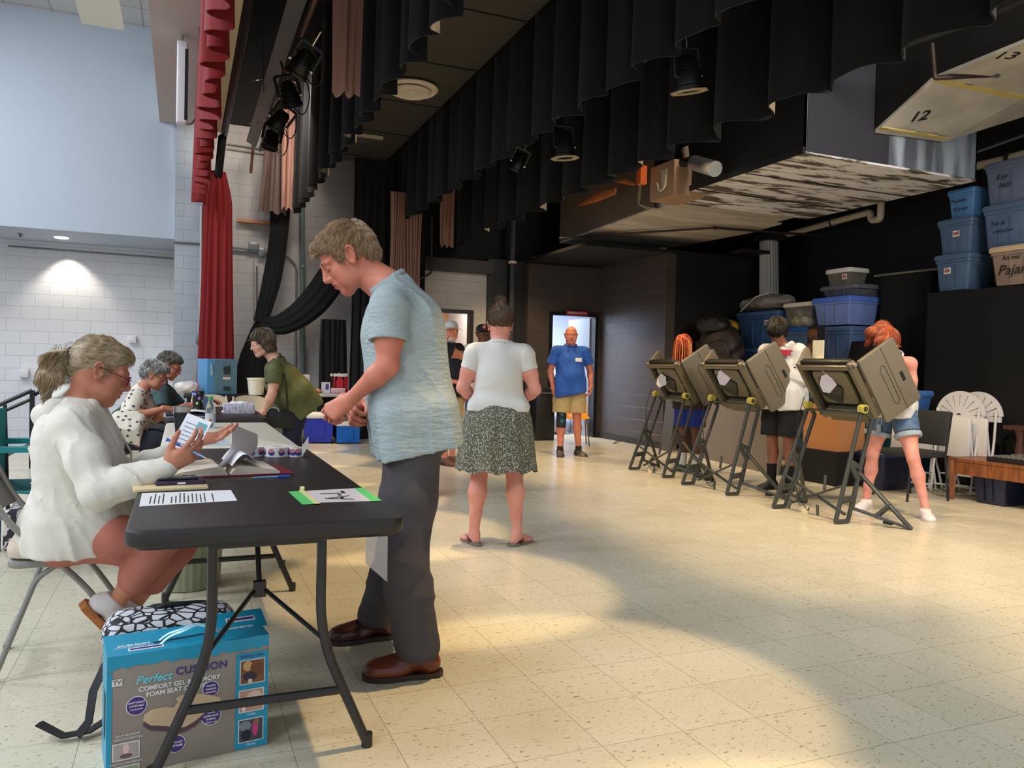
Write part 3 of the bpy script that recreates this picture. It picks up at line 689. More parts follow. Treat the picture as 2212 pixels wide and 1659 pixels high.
# ---- auditorium ceiling of lay-in tiles and the proscenium beam
cm = bpy.data.materials.new('ceiling_tiles'); cm.use_nodes = True; nt = cm.node_tree; p = nt.nodes['Principled BSDF']; L = nt.links.new
g = N(nt, 'ShaderNodeNewGeometry'); br = N(nt, 'ShaderNodeTexBrick', Scale=1.0, offset=0.0)
br.inputs['Brick Width'].default_value = .61; br.inputs['Row Height'].default_value = .61; br.inputs['Mortar Size'].default_value = .012
br.inputs['Color1'].default_value = C3(205, 205, 205); br.inputs['Color2'].default_value = C3(198, 198, 198); br.inputs['Mortar'].default_value = C3(165, 160, 158)
L(g.outputs['Position'], br.inputs['Vector']); L(br.outputs['Color'], p.inputs['Base Color']); p.inputs['Roughness'].default_value = .9
struct('ceiling', bx(-10, -.36, -3, 13.5, 6.3, 6.4), cm)
struct('trim_4', bx(-.37, .14, -3, 13.5, 4.9, 7.0), mat('proscenium_beam_paint', (196, 186, 178), .7))
# ---- door frames
M_frame = mat('door_frame_black', (22, 21, 22), .35)
def door_frame(name, x0, x1, y, zt, t=.06, d=.16):
    mb = bx(x0-t, x0, y-d+.02, y+.02, 0, zt+t); bx(x1, x1+t, y-d+.02, y+.02, 0, zt+t, mb); bx(x0, x1, y-d+.02, y+.02, zt, zt+t, mb)
    return struct(name, mb, M_frame)
door_frame('door_1', 3.68, 4.48, 12.72, 2.1, .06, .16)
door_frame('door_2', 5.93, 6.77, 12.52, 2.14, .06, .16)
# the leaf of the dressing room door, opened into the room
mb = bx(6.75, 6.79, 12.56, 13.4, .01, 2.13); o = struct('door_3', mb, mat('door_leaf_grey', (150, 160, 175), .4))
# baseboard strip
struct('baseboard_side', bx(6.865, 6.88, 10.35, 12.4, 0, .1), mat('rubber_base', (46, 42, 42), .45))
struct('baseboard_far', bx(2.98, 3.62, 12.585, 12.6, 0, .1), MATS['rubber_base'])

# =================================================================== CURTAINS
VEL = mat('black_velour', (13, 13, 15), .95, sheen=.04, bump=.3, bscale=300)
RED = mat('red_velour', (122, 5, 12), .75, sheen=.03, bump=.2, bscale=260)
PINK = mat('pale_lining', (178, 136, 122), .55, bump=.15, bscale=30, stretch=(1, 1, .2))
DARKB = mat('dark_lining', (92, 76, 70), .6, bump=.2, bscale=20)
def border(name, x, y0, y1, z0, z1, seed, label, per=.55, amp=.075, group=None, m=VEL):
    """horizontal border curtain hung across the stage, pleats growing wider and the hem lifting between them"""
    nu = int((y1-y0)/.035)
    def fn(u, v):
        y = y0+(y1-y0)*u; ph = y/per
        wob = math.sin(y*1.3+seed)*.35
        sharp = math.sin(2*PI*(ph+wob*.3)); sharp = math.copysign(abs(sharp)**.6, sharp)
        k = (.55+.45*v)
        xx = x+amp*sharp*k+.03*math.sin(y*7.3+seed)*k+.015*math.sin(y*23+seed*2)
        z = z1+(z0-z1)*v
        if v > .97: z += .025*math.cos(2*PI*(ph+wob*.3))+.015*math.sin(y*9+seed)
        return (xx, y+.10*math.cos(2*PI*(ph+wob*.3))*k, z)
    o = MB().sheet(fn, nu, 14, .012).build(name, m, ang=60)
    return tag(o, label, 'curtain', group)
border('border_curtain', 1.62, 3.0, 12.9, 3.58, 5.6, 1, 'black velour border curtain with pale lining nearest the red valance', .42, .07, 'black borders over the stage')
border('border_curtain', 3.22, -2.0, 12.6, 3.5, 5.6, 5, 'middle of the black velour border curtains, stage lights hanging just behind it', .52, .06, 'black borders over the stage')
border('border_curtain', 4.25, -1.5, 12.7, 3.27, 5.6, 9, 'black velour border curtain hanging in front of the big ducts', .62, .08, 'black borders over the stage')
# pale lining showing at the ends of the borders
def lining(x, y, zb, zt, wd, seed, label, dx=.05, m=PINK, flare=.0, ang=0.0):
    def fn(u, v):
        t = u-.5; z = zt+(zb-zt)*v; ww = wd*(1+flare*v)
        q = .03*math.sin(u*9+seed)+.02*math.sin(u*21+v*3+seed)
        return (x+t*ww*math.cos(ang)+q*math.sin(ang), y+t*ww*math.sin(ang)+q*math.cos(ang), z+(.03*math.sin(u*17+seed) if v > .97 else 0))
    o = MB().sheet(fn, 24, 12, .01).build('curtain_lining', m, ang=60); return tag(o, label, 'curtain lining', 'pale linings at the curtain ends')
lining(1.42, 7.55, 3.74, 5.6, .30, 2, 'pale pink lining strip hanging beside the round ceiling vent', ang=-.2)
lining(1.50, 12.85, 3.62, 5.6, .20, 4, 'pale pink lining strip at the far end of the nearest black border')
lining(1.28, 12.95, 3.55, 4.9, .22, 6, 'dark brown lining flaring out below the far stage lights', m=DARKB, flare=.9)
lining(4.02, 12.55, 3.2, 5.2, .22, 8, 'pale pink lining strip below the far end of the middle border')

# red grand valance seen almost edge-on, ruffled
def fnv(u, v):
    y = 2.6+10.1*u; ph = y/.36; s_ = math.sin(2*PI*ph+1.2*math.sin(y*2.1)); s_ = math.copysign(abs(s_)**.5, s_)
    k = .4+.6*v
    return (.2+.080*s_*k+.03*math.sin(y*11), y+.07*math.cos(2*PI*ph)*k, 5.3+(3.52-5.3)*v+(.03*math.cos(2*PI*ph) if v > .95 else 0))
tag(MB().sheet(fnv, 330, 12, .012).build('red_valance', RED, ang=60), 'ruffled red velour valance hanging from the proscenium beam', 'curtain')
# red side curtain gathered at the far end of the opening
def fnr(u, v):
    a = u*2*PI; z = 4.05*(1-v)+.03
    wx, wy = .17+.09*v**1.5, .13
    fold = 1+.16*math.sin(a*11+.6*math.sin(v*3))+.07*math.sin(a*23)
    if v < .1: fold *= .55+4.5*v
    return (.47+wx*math.cos(a)*fold, 12.85+wy*math.sin(a)*fold, z)
tag(MB().sheet(fnr, 150, 26).build('red_side_curtain', RED, ang=60), 'tall red velour curtain gathered beside the grey block pier', 'curtain')
# black leg curtain and the pleated brown curtain behind the tall man
def leg(name, x0, x1, y, z0, z1, m, label, n=12, amp=.06, seed=0):
    def fn(u, v):
        x = x0+(x1-x0)*u
        return (x+.02*math.sin(v*4+u*9+seed), y+amp*clothfold(u*n, seed)*(.7+.3*v), z1+(z0-z1)*v)
    o = MB().sheet(fn, n*14, 10, .01).build(name, m, ang=60); return tag(o, label, 'curtain')
leg('leg_curtain', 2.42, 3.62, 12.35, .03, 5.6, VEL, 'black leg curtain hanging to the floor behind the tall man', 9)
leg('pleated_curtain', 2.95, 3.46, 12.1, 1.6, 3.9, mat('brown_pleats', (150, 112, 96), .6), 'pleated brown curtain above the shoulder of the tall man', 12, .035)
leg('back_drape', 2.0, 2.4, 12.55, .03, 1.9, VEL, 'black drape bunched against the grey wall beside the snack table', 5, .05, 3)
# tied-back black swag
def swag(name, pts, wd, th, label, nf=5):
    P = [Vector(q) for q in pts]
    def cr(t):
        n = len(P)-1; i = min(int(t*n), n-1); f = t*n-i
        p0, p1, p2, p3 = P[max(i-1,0)], P[i], P[i+1], P[min(i+2,n)]
        return .5*((2*p1)+(p2-p0)*f+(2*p0-5*p1+4*p2-p3)*f*f+(3*p1-p0-3*p2+p3)*f**3)
    W_ = wd
    def fn(u, v):
        c = cr(v); t = (cr(min(v+.01,1))-cr(max(v-.01,0))).normalized(); s_ = t.cross(Vector((0,1,0))).normalized()
        i = v*(len(W_)-1); k = min(int(i), len(W_)-2); wv = W_[k]+(W_[k+1]-W_[k])*(i-k)
        a = u*2*PI; f = 1+.12*math.sin(a*nf*2)
        return c+s_*(wv/2*math.cos(a)*f)+Vector((0,1,0))*(th*math.sin(a)*f)
    o = MB().sheet(fn, 60, 40).build(name, VEL, ang=70); return tag(o, label, 'curtain')
swag('tied_drape', [(1.42,13.15,3.75),(1.40,13.15,3.2),(1.30,13.1,2.5),(1.14,13.1,1.83)], [.30,.26,.26,.20], .05, 'narrow black drape falling from the far border and tied back at the wall')
swag('swag_drape', [(1.12,13.1,1.8),(1.5,13.0,1.83),(1.95,12.9,2.2),(2.42,12.75,2.95)], [.18,.32,.42,.45], .07, 'black drape swagged up from the tie towards the leg curtain')
swag('hanging_tail', [(1.14,13.2,1.85),(1.08,13.2,1.3),(1.02,13.2,.7),(1.0,13.2,.06)], [.12,.42,.55,.5], .09, 'black drape tail falling to the floor behind the woman in the green shirt')
# =================================================================== OVERHEAD: DUCTS, LIGHTS, PIPES
GALV = bpy.data.materials.new('galvanised_worn'); GALV.use_nodes = True; nt = GALV.node_tree; p = nt.nodes['Principled BSDF']; L = nt.links.new
g = N(nt, 'ShaderNodeNewGeometry'); mp = N(nt, 'ShaderNodeMapping'); mp.inputs['Scale'].default_value = (.8, 3.0, 2); mp.inputs['Rotation'].default_value = (0, 0, .15); L(g.outputs['Position'], mp.inputs[0])
n1 = N(nt, 'ShaderNodeTexNoise', Scale=2.2, Detail=8.0, Roughness=.62, Distortion=.6); L(mp.outputs[0], n1.inputs['Vector'])
r1 = N(nt, 'ShaderNodeValToRGB'); e = r1.color_ramp.elements; e[0].position = .44; e[0].color = C3(96, 90, 86); e[1].position = .53; e[1].color = C3(234, 236, 242); q = r1.color_ramp.elements.new(.47); q.color = C3(190, 182, 174)
L(n1.outputs['Fac'], r1.inputs[0]); L(r1.outputs[0], p.inputs['Base Color']); p.inputs['Roughness'].default_value = .6
GALVF = mat('duct_face_grey', (92, 98, 112), .5, c2=(170, 182, 198), cscale=1.6, cstretch=(2.2, 1, .35), contrast=(.46, .62), detail=7); GALV2 = mat('duct_tan_grey', (186, 176, 160), .5, c2=(216, 210, 200), cscale=2, cstretch=(.4, 2, 1), detail=6)
BDU = mat('duct_black_paint', (30, 29, 30), .55); BDU2 = mat('duct_slate', (52, 52, 62), .5); SLAB = mat('duct_grey_board', (196, 192, 184), .6, c2=(176, 174, 168), cscale=3, detail=6); MAST = mat('yellow_mastic', (206, 190, 120), .7)
def quad(name, pts, m, par=None, th=.02):
    P = [Vector(q) for q in pts]; n = (P[1]-P[0]).cross(P[2]-P[0]).normalized(); k = len(P)
    vs = P+[q-n*th for q in P]; fs = [tuple(range(k)), tuple(reversed(range(k, 2*k)))]+[((i+1) % k, i, i+k, (i+1) % k+k) for i in range(k)]
    return MB().add(vs, fs).build(name, m, par, smooth=False)
t = thing('air_duct', 'largest rectangular duct, worn grey underneath, over the right of the stage', 'duct', (6.6, 7.1, 3.3))
x0, x1, y0, y1, z0, z1 = -1.17, 1.18, -1.2, 1.25, 0, 1.6
MB().box(((x0+x1)/2, (y0+y1)/2, .01), (x1-x0, y1-y0, .02)).build('bottom_panel', GALV, t); MB().box((x0+.01, (y0+y1)/2, .81), (.02, y1-y0, 1.58)).build('side_panel', BDU, t)
fpn = MB().box(((x0+x1)/2, y0+.01, .81), (x1-x0, .02, 1.58)).build('front_panel', GALVF, t); MB().box((x0+.55, y0-.003, .80), (1.05, .008, 1.56)).build('painted_patch', BDU2, fpn)
MB().box((x1-.01, (y0+y1)/2, .81), (.02, y1-y0, 1.58)).build('side_panel', BDU, t); MB().box(((x0+x1)/2, y1-.01, .81), (x1-x0, .02, 1.58)).build('back_panel', BDU, t)
for yy in (-.35, .5): MB().box(((x0+x1)/2, yy, -.004), (x1-x0, .012, .008)).build('seam', BDU, t)
MB().box((x0-.012, (y0+y1)/2, .03), (.03, y1-y0+.02, .06)).build('flange', BDU, t)
t = thing('air_duct', 'long tan duct running back from the largest duct towards the dressing room block', 'duct', (6.6, 9.9, 3.3))
quad('bottom_panel', [(-1.05,-1.2,0), (-.86,1.9,0), (.9,1.9,0), (1.15,-.4,0), (1.05,-1.2,0)], GALV2, t, -.02); quad('side_panel', [(-1.05,-1.2,0), (-1.05,-1.2,.75), (-.86,1.9,.75), (-.86,1.9,0)], mat('duct_side_brown', (112, 96, 84), .55), t); quad('end_panel', [(-.86,1.9,0), (-.86,1.9,.75), (.9,1.9,.75), (.9,1.9,0)], BDU2, t); quad('side_panel', [(1.15,-.4,0), (1.15,-.4,.75), (.9,1.9,.75), (.9,1.9,0)], BDU, t)
for yy in (-.5, .3, 1.1): MB().box((0, yy, -.012), (1.9, .03, .02)).build('seam', GALV2, t)
o = MB().box((6.6, 8.62, 3.45), (1.9, .55, .3)).build('duct_collar', GALV2); tag(o, 'short duct collar joining the two ducts over the stage', 'duct')
# the inclined grey duct at the top right, marked 12 and 13
t = thing('air_duct', 'sloping grey board duct at the upper right, marked 12 and 13, edged with yellow mastic', 'duct', (6.6, 5.2, 3.7))
A = [PY(1890, 280, 5.88), PY(2040, 300, 5.88), PX(2212, 246, 8.0), PX(2212, 205, 7.45), PG(2015, 165, 3.95)]
A = [Vector(q)-Vector((6.6, 5.2, 3.7)) for q in A]; quad('lower_panel', [A[0], A[1], A[2], A[3], A[4]][::-1], SLAB, t, .03)
Bq = [Vector(PG(2015, 165, 3.95)), Vector(PX(2212, 205, 7.45)), Vector((7.9, 2.2, 3.98)), Vector((6.15, 1.6, 3.98))]; Bq = [q-Vector((6.6, 5.2, 3.7)) for q in Bq]; quad('upper_panel', Bq[::-1], SLAB, t, .03)
sd = [Bq[0], Bq[3], Bq[3]+Vector((0, 0, .7)), Bq[0]+Vector((0, 0, .7))]; quad('side_panel', sd, BDU, t, .02); sd = [A[0], A[4], A[4]+Vector((0, 0, .7)), A[0]+Vector((0, 0, .9))]; quad('side_panel', sd, BDU, t, .02)
def strip(name, a, b, w_, m, par, n=18, am=.02):
    a, b = Vector(a), Vector(b); d = (b-a).normalized(); up = Vector((0, 0, -1)); s_ = d.cross(up).normalized(); mb = MB(); ra = []
    for i in range(n+1):
        c = a+(b-a)*i/n; k = random.uniform(-am, am); ra.append([c+s_*(w_/2+k)+up*.006, c+s_*(w_/2+k)-up*.01, c-s_*(w_/2+random.uniform(-am, am))-up*.01, c-s_*(w_/2+k*.5)+up*.006])
    return mb.rings(ra).build(name, m, par, smooth=False)
strip('mastic', A[0]+Vector((.0, -.05, -.0)), A[1]+Vector((-.05, -.05, -.02)), .09, MAST, t); strip('mastic', A[4]+Vector((.04, 0, -.035)), A[3]+Vector((0, 0, -.035)), .10, MAST, t)
Mk = INK0 = mat('marker_black', (28, 26, 28), .7)
nA = (A[1]-A[0]).normalized(); vA = (A[4]-A[0]); c12 = A[0]+nA*.14+vA*.42+Vector((0, 0, -.004)); z_ = nA.cross(vA).normalized()
if z_.z > 0: z_ = -z_
def decal(name, s_, size, px, py, P0, P1, P2, par, off=Vector((6.6, 5.2, 3.7))):
    """lettering on the plane through three local points, centred where the line of sight meets it"""
    n_ = (P1-P0).cross(P2-P0).normalized(); o_ = Vector((0, 0, CAM_H))-off; r_ = Vector(ray(px, py)); k = n_.dot(P0-o_)/n_.dot(r_); c_ = o_+r_*k
    if n_.dot(r_) > 0: n_ = -n_
    x_ = Vector(_R); x_ = (x_-n_*x_.dot(n_)).normalized(); y_ = n_.cross(x_); return text(name, s_, size, Matrix.Translation(n_*.034) @ frame(c_, x_, y_), Mk, par, bold=.003)
decal('marking', '12', .20, 1985, 246, A[0], A[1], A[4], t); decal('marking', '13', .20, 2175, 112, Bq[0], Bq[1], Bq[2], t)
o = MB().box((7.6, 8.6, 4.7), (1.6, 1.2, .05)).build('x', BDU) if False else None
def pipe(name, pts, r, m, label, cat='pipe', clamps=(), fil=.06, group=None, cm=None):
    o = MB().tube(fillet(pts, fil, 5), r, 10).build(name, m); tag(o, label, cat, group)
    for c_, d_ in clamps: MB().cyl(Vector(c_)-Vector(d_).normalized()*.02, Vector(c_)+Vector(d_).normalized()*.02, r*1.45, n=12).build('clamp', cm or m, o)
    return o
PVC = mat('pvc_white', (214, 200, 176), .4); BRN = mat('pipe_dark_brown', (52, 40, 36), .5); EMT = mat('conduit_grey', (120, 124, 128), .35, metal=.5)
pipe('drain_pipe', [PX(1690, 510, 8.9), PX(1880, 458, 8.5), PX(1882, 476, 8.5), PX(1902, 474, 8.45), PX(1903, 445, 8.45), PX(1903, 435, 8.45)], .045, PVC, 'white drain pipe with a trap below the largest duct', clamps=((PX(1800, 480, 8.67), (.4, 1, 0)),), cm=BRN)
pipe('drain_pipe', [PX(2105, 360, 8.9), PX(2170, 345, 8.9), (8.9, 1.5, 3.95)], .05, PVC, 'white pipe at the right edge above the blue bins', clamps=((PX(2180, 342, 8.9), (0, 1, 0)),), cm=BRN)
pipe('sprinkler_pipe', [PX(2110, 328, 8.8), PX(2212, 292, 8.8), (8.8, 2, 4.25)], .02, EMT, 'thin metal pipe above the white pipe at the right edge')
pipe('sprinkler_pipe', [(5.35, 11.0, 3.22), (6.9, 9.2, 3.24), (9.1, 9.0, 3.26)], .018, BRN, 'thin brown pipe hung below the long tan duct', clamps=(((6.9, 9.2, 3.24), (1, 0, 0)),))
pipe('black_pipe', [Vector(PG(2015, 165, 3.9))+Vector((0, .02, .30)), Vector(PG(2015, 165, 3.9))+Vector((0, -.02, -.02)), PX(2212, 158, 7.0)], .022, BRN, 'dark pipe with a silver clip crossing the sloping grey duct', fil=.02, clamps=((PG(2152, 160, 3.93), (1, 0, 0)),), cm=CHROME if 'CHROME' in globals() else EMT)
pipe('rail_pipe', [(5.62, 5.5, 4.05), (5.9, 4.6, 4.1), (6.0, 1.5, 4.1)], .03, BDU, 'black rail along the top of the sloping duct')
pipe('standpipe', [PY(1113, 300, 12.44), PY(1107, 560, 12.44), PY(1105, 690, 12.44), (5.22, 12.44, .05)], .05, mat('pipe_dark_grey', (58, 56, 58), .4), 'dark standpipe with a pale joint left of the dressing room', clamps=((PY(1107, 567, 12.44), (0, 0, 1)),), cm=PVC)
pipe('gas_pipe', [PY(933, 470, 12.3), PY(932, 590, 12.3), PY(905, 603, 12.3)], .02, BRN, 'thin dark pipe bending at the dark beam above the grey door')
# the actuator assembly between the ducts
t = thing('damper_assembly', 'tan box with orange actuator and silver cylinder beside the largest duct', 'equipment', (5.35, 8.35, 3.35)); TANB = mat('tan_steel', (170, 138, 110), .5); SIL = mat('silver_foil', (190, 190, 192), .3, metal=.7)
def at(px, py, x): return Vector(PX(px, py, x))-Vector((5.35, 8.35, 3.35))
c0 = at(1462, 395, 5.4); MB().box(c0, (.42, .50, .40)).build('housing', TANB, t); MB().box(c0+Vector((-.214, -.05, .02)), (.006, .11, .2)).build('label_sticker', mat('paper_label', (206, 190, 176), .6), t)
MB().box(c0+Vector((-.30, .30, .12)), (.09, .09, .22)).build('actuator', mat('actuator_orange', (226, 104, 40), .4), t)
MB().cyl(at(1545, 365, 5.25), at(1500, 352, 5.3), .085, n=18).build('cylinder', SIL, t); MB().cyl(at(1500, 352, 5.3), at(1448, 350, 5.3), .05, n=14).build('sleeve', BDU, t); MB().cyl(at(1492, 345, 5.5), at(1490, 322, 5.5), .10, n=18).build('flue_stub', mat('tan_light', (200, 172, 148), .5), t)
MB().rbox(at(1553, 315, 5.5), (.05, .26, .24), .03, seg=4).build('junction_box', SIL, t); MB().rbox(at(1553, 315, 5.46), (.02, .2, .19), .02).build('junction_cover', TANB, t)
MB().tube(fillet([at(1420, 395, 5.15), at(1424, 415, 5.15), at(1436, 405, 5.15), at(1440, 370, 5.2)], .04), .010, 6).build('cable', PVC, t)
MB().tube(fillet([at(1385, 370, 5.4), at(1380, 440, 5.4), at(1402, 450, 5.4)], .05), .020, 8).build('bent_pipe', mat('pipe_tan', (170, 150, 124), .5), t)
# warm brown board wedge hanging by the duct
for (a, b, w_, lb) in (((1247, 446), (1330, 412), .07, 'longer'), ((1328, 392), (1370, 398), .03, 'shorter')):
    o = MB().tube([PX(a[0], a[1], 5.2), PX((a[0]+b[0])/2, (a[1]+b[1])/2-3, 5.2), PX(b[0], b[1], 5.2)], [.004, w_, w_*.7], 6, sc=(1, .3)).build('wood_scrap', mat('raw_wood', (186, 112, 66), .6)); tag(o, lb+' strip of bare wood lying on top of the tan duct', 'wood scrap')
# dark soffit duct with the round diffuser
t = thing('air_duct', 'flat black duct with a round white ceiling vent between the first two borders', 'duct', (2.45, 6.5, 4.42)); DKP_ = mat('duct_charcoal', (54, 50, 46), .6)
MB().box((0, 0, .25), (.95, 12.2, .5)).build('duct_body', DKP_, t)
for k in range(-4, 5): MB().box((0, k*1.35+.3, -.006), (.95, .02, .012)).build('seam', BDU, t)
t = thing('round_vent', 'round white ceiling vent with concentric rings', 'vent', (2.40, 8.93, 4.42)); WV = mat('vent_cream', (206, 196, 178), .5)
for r0, r1, z_ in ((.245, .31, -.015), (.165, .225, -.05), (.09, .145, -.03), (.0, .055, -.055)): MB().lathe([(max(r0, .001), z_-.03), (r0+(r1-r0)*.5, z_-.045), (r1, z_-.02), (r1, z_-.008), (max(r0, .001), z_-.015)], 40).build('ring', WV, t)
MB().lathe([(.001, -.006), (.30, -.006), (.30, 0), (.001, 0)], 40).build('backplate', mat('vent_dark', (60, 54, 46), .7), t)
t = thing('vent_register', 'slatted return air register beyond the round vent', 'vent', (2.35, 11.0, 4.38)); MB().box((0, -.0, 0), (.42, .02, .05)).build('frame', WV, t)
for k in range(10): MB().box((-.18+.04*k, -.005, -.06), (.008, .012, .09)).build('slat', mat('slat_grey', (110, 108, 96), .6), t)

# ---- stage lighting fixtures
BLKM = mat('fixture_black', (20, 20, 22), .4); LENS = mat('lens_grid', (190, 176, 130), .3)
def par_can(label, loc, tilt=(0, 0), s=1.0, gel=True, group='black stage lights behind the middle border', lens=LENS):
    t = thing('stage_light_fixture', label, 'stage light', loc, 0, group); t.rotation_euler = (tilt[0], tilt[1], 0); t.scale = (s, s, s)
    MB().lathe([(.001, .13), (.05, .13), (.075, .10), (.085, .02), (.098, -.01), (.10, -.09), (.112, -.10), (.112, -.13), (.09, -.13), (.088, -.02), (.001, -.0)], 28).build('body', BLKM, t)
    for k in range(4): MB().lathe([(.086, .09-.025*k), (.096, .085-.025*k), (.086, .08-.025*k)], 28).build('cooling_fin', BLKM, t)
    if gel:
        ro, ri = .15, .098; poly = [(ro*math.cos(PI/8+k*PI/4), ro*math.sin(PI/8+k*PI/4)) for k in range(8)]; n = 8
        vs = [(x, y, z) for z in (-.145, -.133) for x, y in poly]+[(ri*math.cos(PI/8+k*PI/4), ri*math.sin(PI/8+k*PI/4), z) for z in (-.145, -.133) for k in range(8)]; fs = []
        for k in range(8):
            j = (k+1) % 8; fs += [(k, 16+k, 16+j, j), (8+k, 8+j, 24+j, 24+k), (k, j, 8+j, 8+k), (16+k, 24+k, 24+j, 16+j)]
        MB().add(vs, fs).build('gel_frame', mat('gel_frame_tan', (176, 160, 124), .5), t, smooth=False)
    MB().lathe([(.001, -.06), (.085, -.06), (.085, -.055), (.001, -.055)], 28).build('lens', lens, t)
    for s_ in (-1, 1): MB().cyl((s_*.10, 0, -.02), (s_*.125, 0, -.02), .016, n=10).build('knob', CHROME, t)
    MB().tube(fillet([(-.115, 0, -.02), (-.115, 0, .19), (.115, 0, .19), (.115, 0, -.02)], .03), .008, 6, sc=(2.0, .6)).build('yoke', BLKM, t); MB().cyl((0, 0, .19), (0, 0, .34), .012, n=8).build('clamp', CHROME, t)
    return t
CHROME = mat('chrome', (190, 190, 190), .2, metal=1)
par_can('largest black stage light with octagonal frame, top centre right', (3.62, 5.22, 3.53), (.12, -.2)); par_can('middle black stage light with octagonal frame', (3.62, 7.38, 3.52), (.05, -.1)); t = par_can('small far black stage light peeking below the border', (3.62, 8.6, 3.62), (.5, .3), .8, False)
pipe('lighting_batten', [(3.62, -1, 3.86), (3.62, 12.2, 3.86)], .024, BLKM, 'black lighting pipe behind the middle border', 'pipe')
pipe('lighting_batten', [(1.02, 2, 4.34), (1.02, 12.3, 4.34)], .025, mat('batten_bronze', (110, 84, 66), .4, metal=.6), 'bronze lighting pipe nearest the red valance, hung with four fixtures', 'pipe')
gp = 'black stage lights on the first lighting pipe'
for i, (yy, tl, lb) in enumerate(((7.8, (.5, .5), 'bright-faced black stage light nearest on the first lighting pipe'), (8.75, (.1, -.3), 'second black stage light down the first lighting pipe'), (9.75, (.3, .6), 'third black stage light down the first lighting pipe'), (10.6, (0, .2), 'farthest black stage light on the first lighting pipe'))):
    par_can(lb, (1.02, yy, 4.06), tl, 1.0, False, gp, mat('lens_glow', (196, 180, 150), .2))
    a = Vector((1.02, yy, 4.2)); pts = [a+Vector((.12, -.1, .1)), a+Vector((.22, -.05, -.15)), a+Vector((.16, .1, -.35)), a+Vector((.02, .2, -.15)), a+Vector((-.02, .3, .14))]
    tag(MB().tube(fillet(pts, .12, 6), .007, 6).build('cable_loop', mat('cable_black', (24, 24, 24), .5)), ('looped cable hanging at the %s stage light of the first pipe' % ('nearest', 'second', 'third', 'farthest')[i]), 'cable')
o = MB().box((.93, 8.2, 4.52), (.16, 9.0, .02), (0, .5, 0)).build('grey_wireway', mat('wireway_grey', (104, 100, 98), .5)); tag(o, 'long flat grey metal wireway above the first lighting pipe', 'wireway')
for i, (a, b) in enumerate((((530, 0), (532, 30)), ((540, 55), (572, 140)), ((565, 0), (570, 200)), ((497, 178), (572, 170)), ((487, 256), (560, 268)))):
    o = MB().tube([PX(a[0], a[1], .8+.03*i), PX((a[0]+b[0])/2, (a[1]+b[1])/2+4, .8+.03*i), PX(b[0], b[1], .8+.03*i)], .006, 5).build('hanging_cable', mat('cable_grey', (90, 88, 86), .5)); tag(o, ('thin grey cable hanging against the dark near the red valance, ' + ('uppermost', 'slanting past the plug', 'longest upright', 'crossing the dark gap', 'lowest, nearly level')[i]), 'cable')
# loose brown rod hanging from the far end of the batten
pipe('hanging_rod', [PX(548, 305, 1.0), PX(542, 372, .92)], .022, mat('rod_brown', (92, 62, 52), .5), 'brown rod dangling below the far stage light')
# curtain track of the red curtain
o = MB().box((.42, 7.8, 4.62), (.10, 8.6, .30)).build('track_fascia', mat('fascia_cream', (206, 194, 172), .6)); tag(o, 'cream board beside the red valance that hides the curtain track', 'fascia')
pipe('curtain_track', [(.52, 3.5, 4.50), (.52, 12.4, 4.5)], .05, mat('track_black', (26, 26, 28), .35, metal=.4), 'black curtain track beside the cream board', 'curtain track')
pipe('track_carrier', [(.50, 12.3, 4.46), (.47, 12.8, 4.0)], .06, mat('track_black', (0, 0, 0)), 'dark carrier bundle at the top of the red side curtain', 'curtain track')
# column loudspeaker hanging from the beam
t = thing('column_speaker', 'slim white column loudspeaker hanging from the proscenium beam', 'loudspeaker', (-.04, 9.84, 4.86)); WS = mat('speaker_white', (220, 220, 224), .4)
MB().rbox((0, 0, -.50), (.115, .13, .92), .02, seg=4).build('cabinet', WS, t); MB().box((.045, -.066, -.53), (.035, .008, .80)).build('grille', mat('grille_black', (18, 18, 20), .7), t); MB().tube([(0, 0, -.04), (0, 0, .04)], .006, 6).build('hook', EMT, t)
MB().tube(fillet([(.03, 0, -.95), (.10, 0, -.96), (.18, 0, -.82)], .05), .006, 6).build('cable', BLKM, t)
# auditorium lights and the recessed light
t = thing('ceiling_light', 'long cream fluorescent fixture hanging below the auditorium ceiling', 'ceiling light', (-1.05, 10.9, 5.72), .0); FX = mat('fixture_cream', (232, 226, 206), .5)
MB().add([(-.26,-1.3,-.0), (.26,-1.3,-.0), (.26,1.3,0), (-.26,1.3,0), (-.26,-1.3,.10), (-.10,-1.3,.22), (.26,-1.3,.06), (-.26,1.3,.10), (-.10,1.3,.22), (.26,1.3,.06)], [(0,3,2,1), (0,1,6,5,4), (2,3,7,8,9), (0,4,7,3), (4,5,8,7), (5,6,9,8), (6,1,2,9)]).build('housing', FX, t, smooth=False)
for yy in (-1, 1): MB().tube([(0, yy, .1), (0, yy, .58)], .006, 6).build('suspension_rod', EMT, t)
o = MB().lathe([(.001, 0), (.09, 0), (.105, -.008), (.09, -.014), (.001, -.012)], 24, (-1.78, 14.3, 3.1)).build('recessed_light', mat('lamp_glow', (255, 244, 220), .4, emit=3.0)); tag(o, 'round recessed light in the soffit over the white block wall', 'ceiling light')
o = MB().lathe([(.001, 0), (.03, 0), (.02, -.03), (.001, -.035)], 16, (-.78, 12.4, 6.3)).build('fire_sprinkler', EMT); tag(o, 'small sprinkler head on the auditorium ceiling', 'sprinkler')
o = MB().lathe([(.001, 0), (.05, 0), (.012, -.03), (.03, -.05), (.001, -.06)], 12, (-2.32, 14.2, 3.1)).build('fire_sprinkler', EMT); tag(o, 'small sprinkler head in the grey soffit at the far left', 'sprinkler')
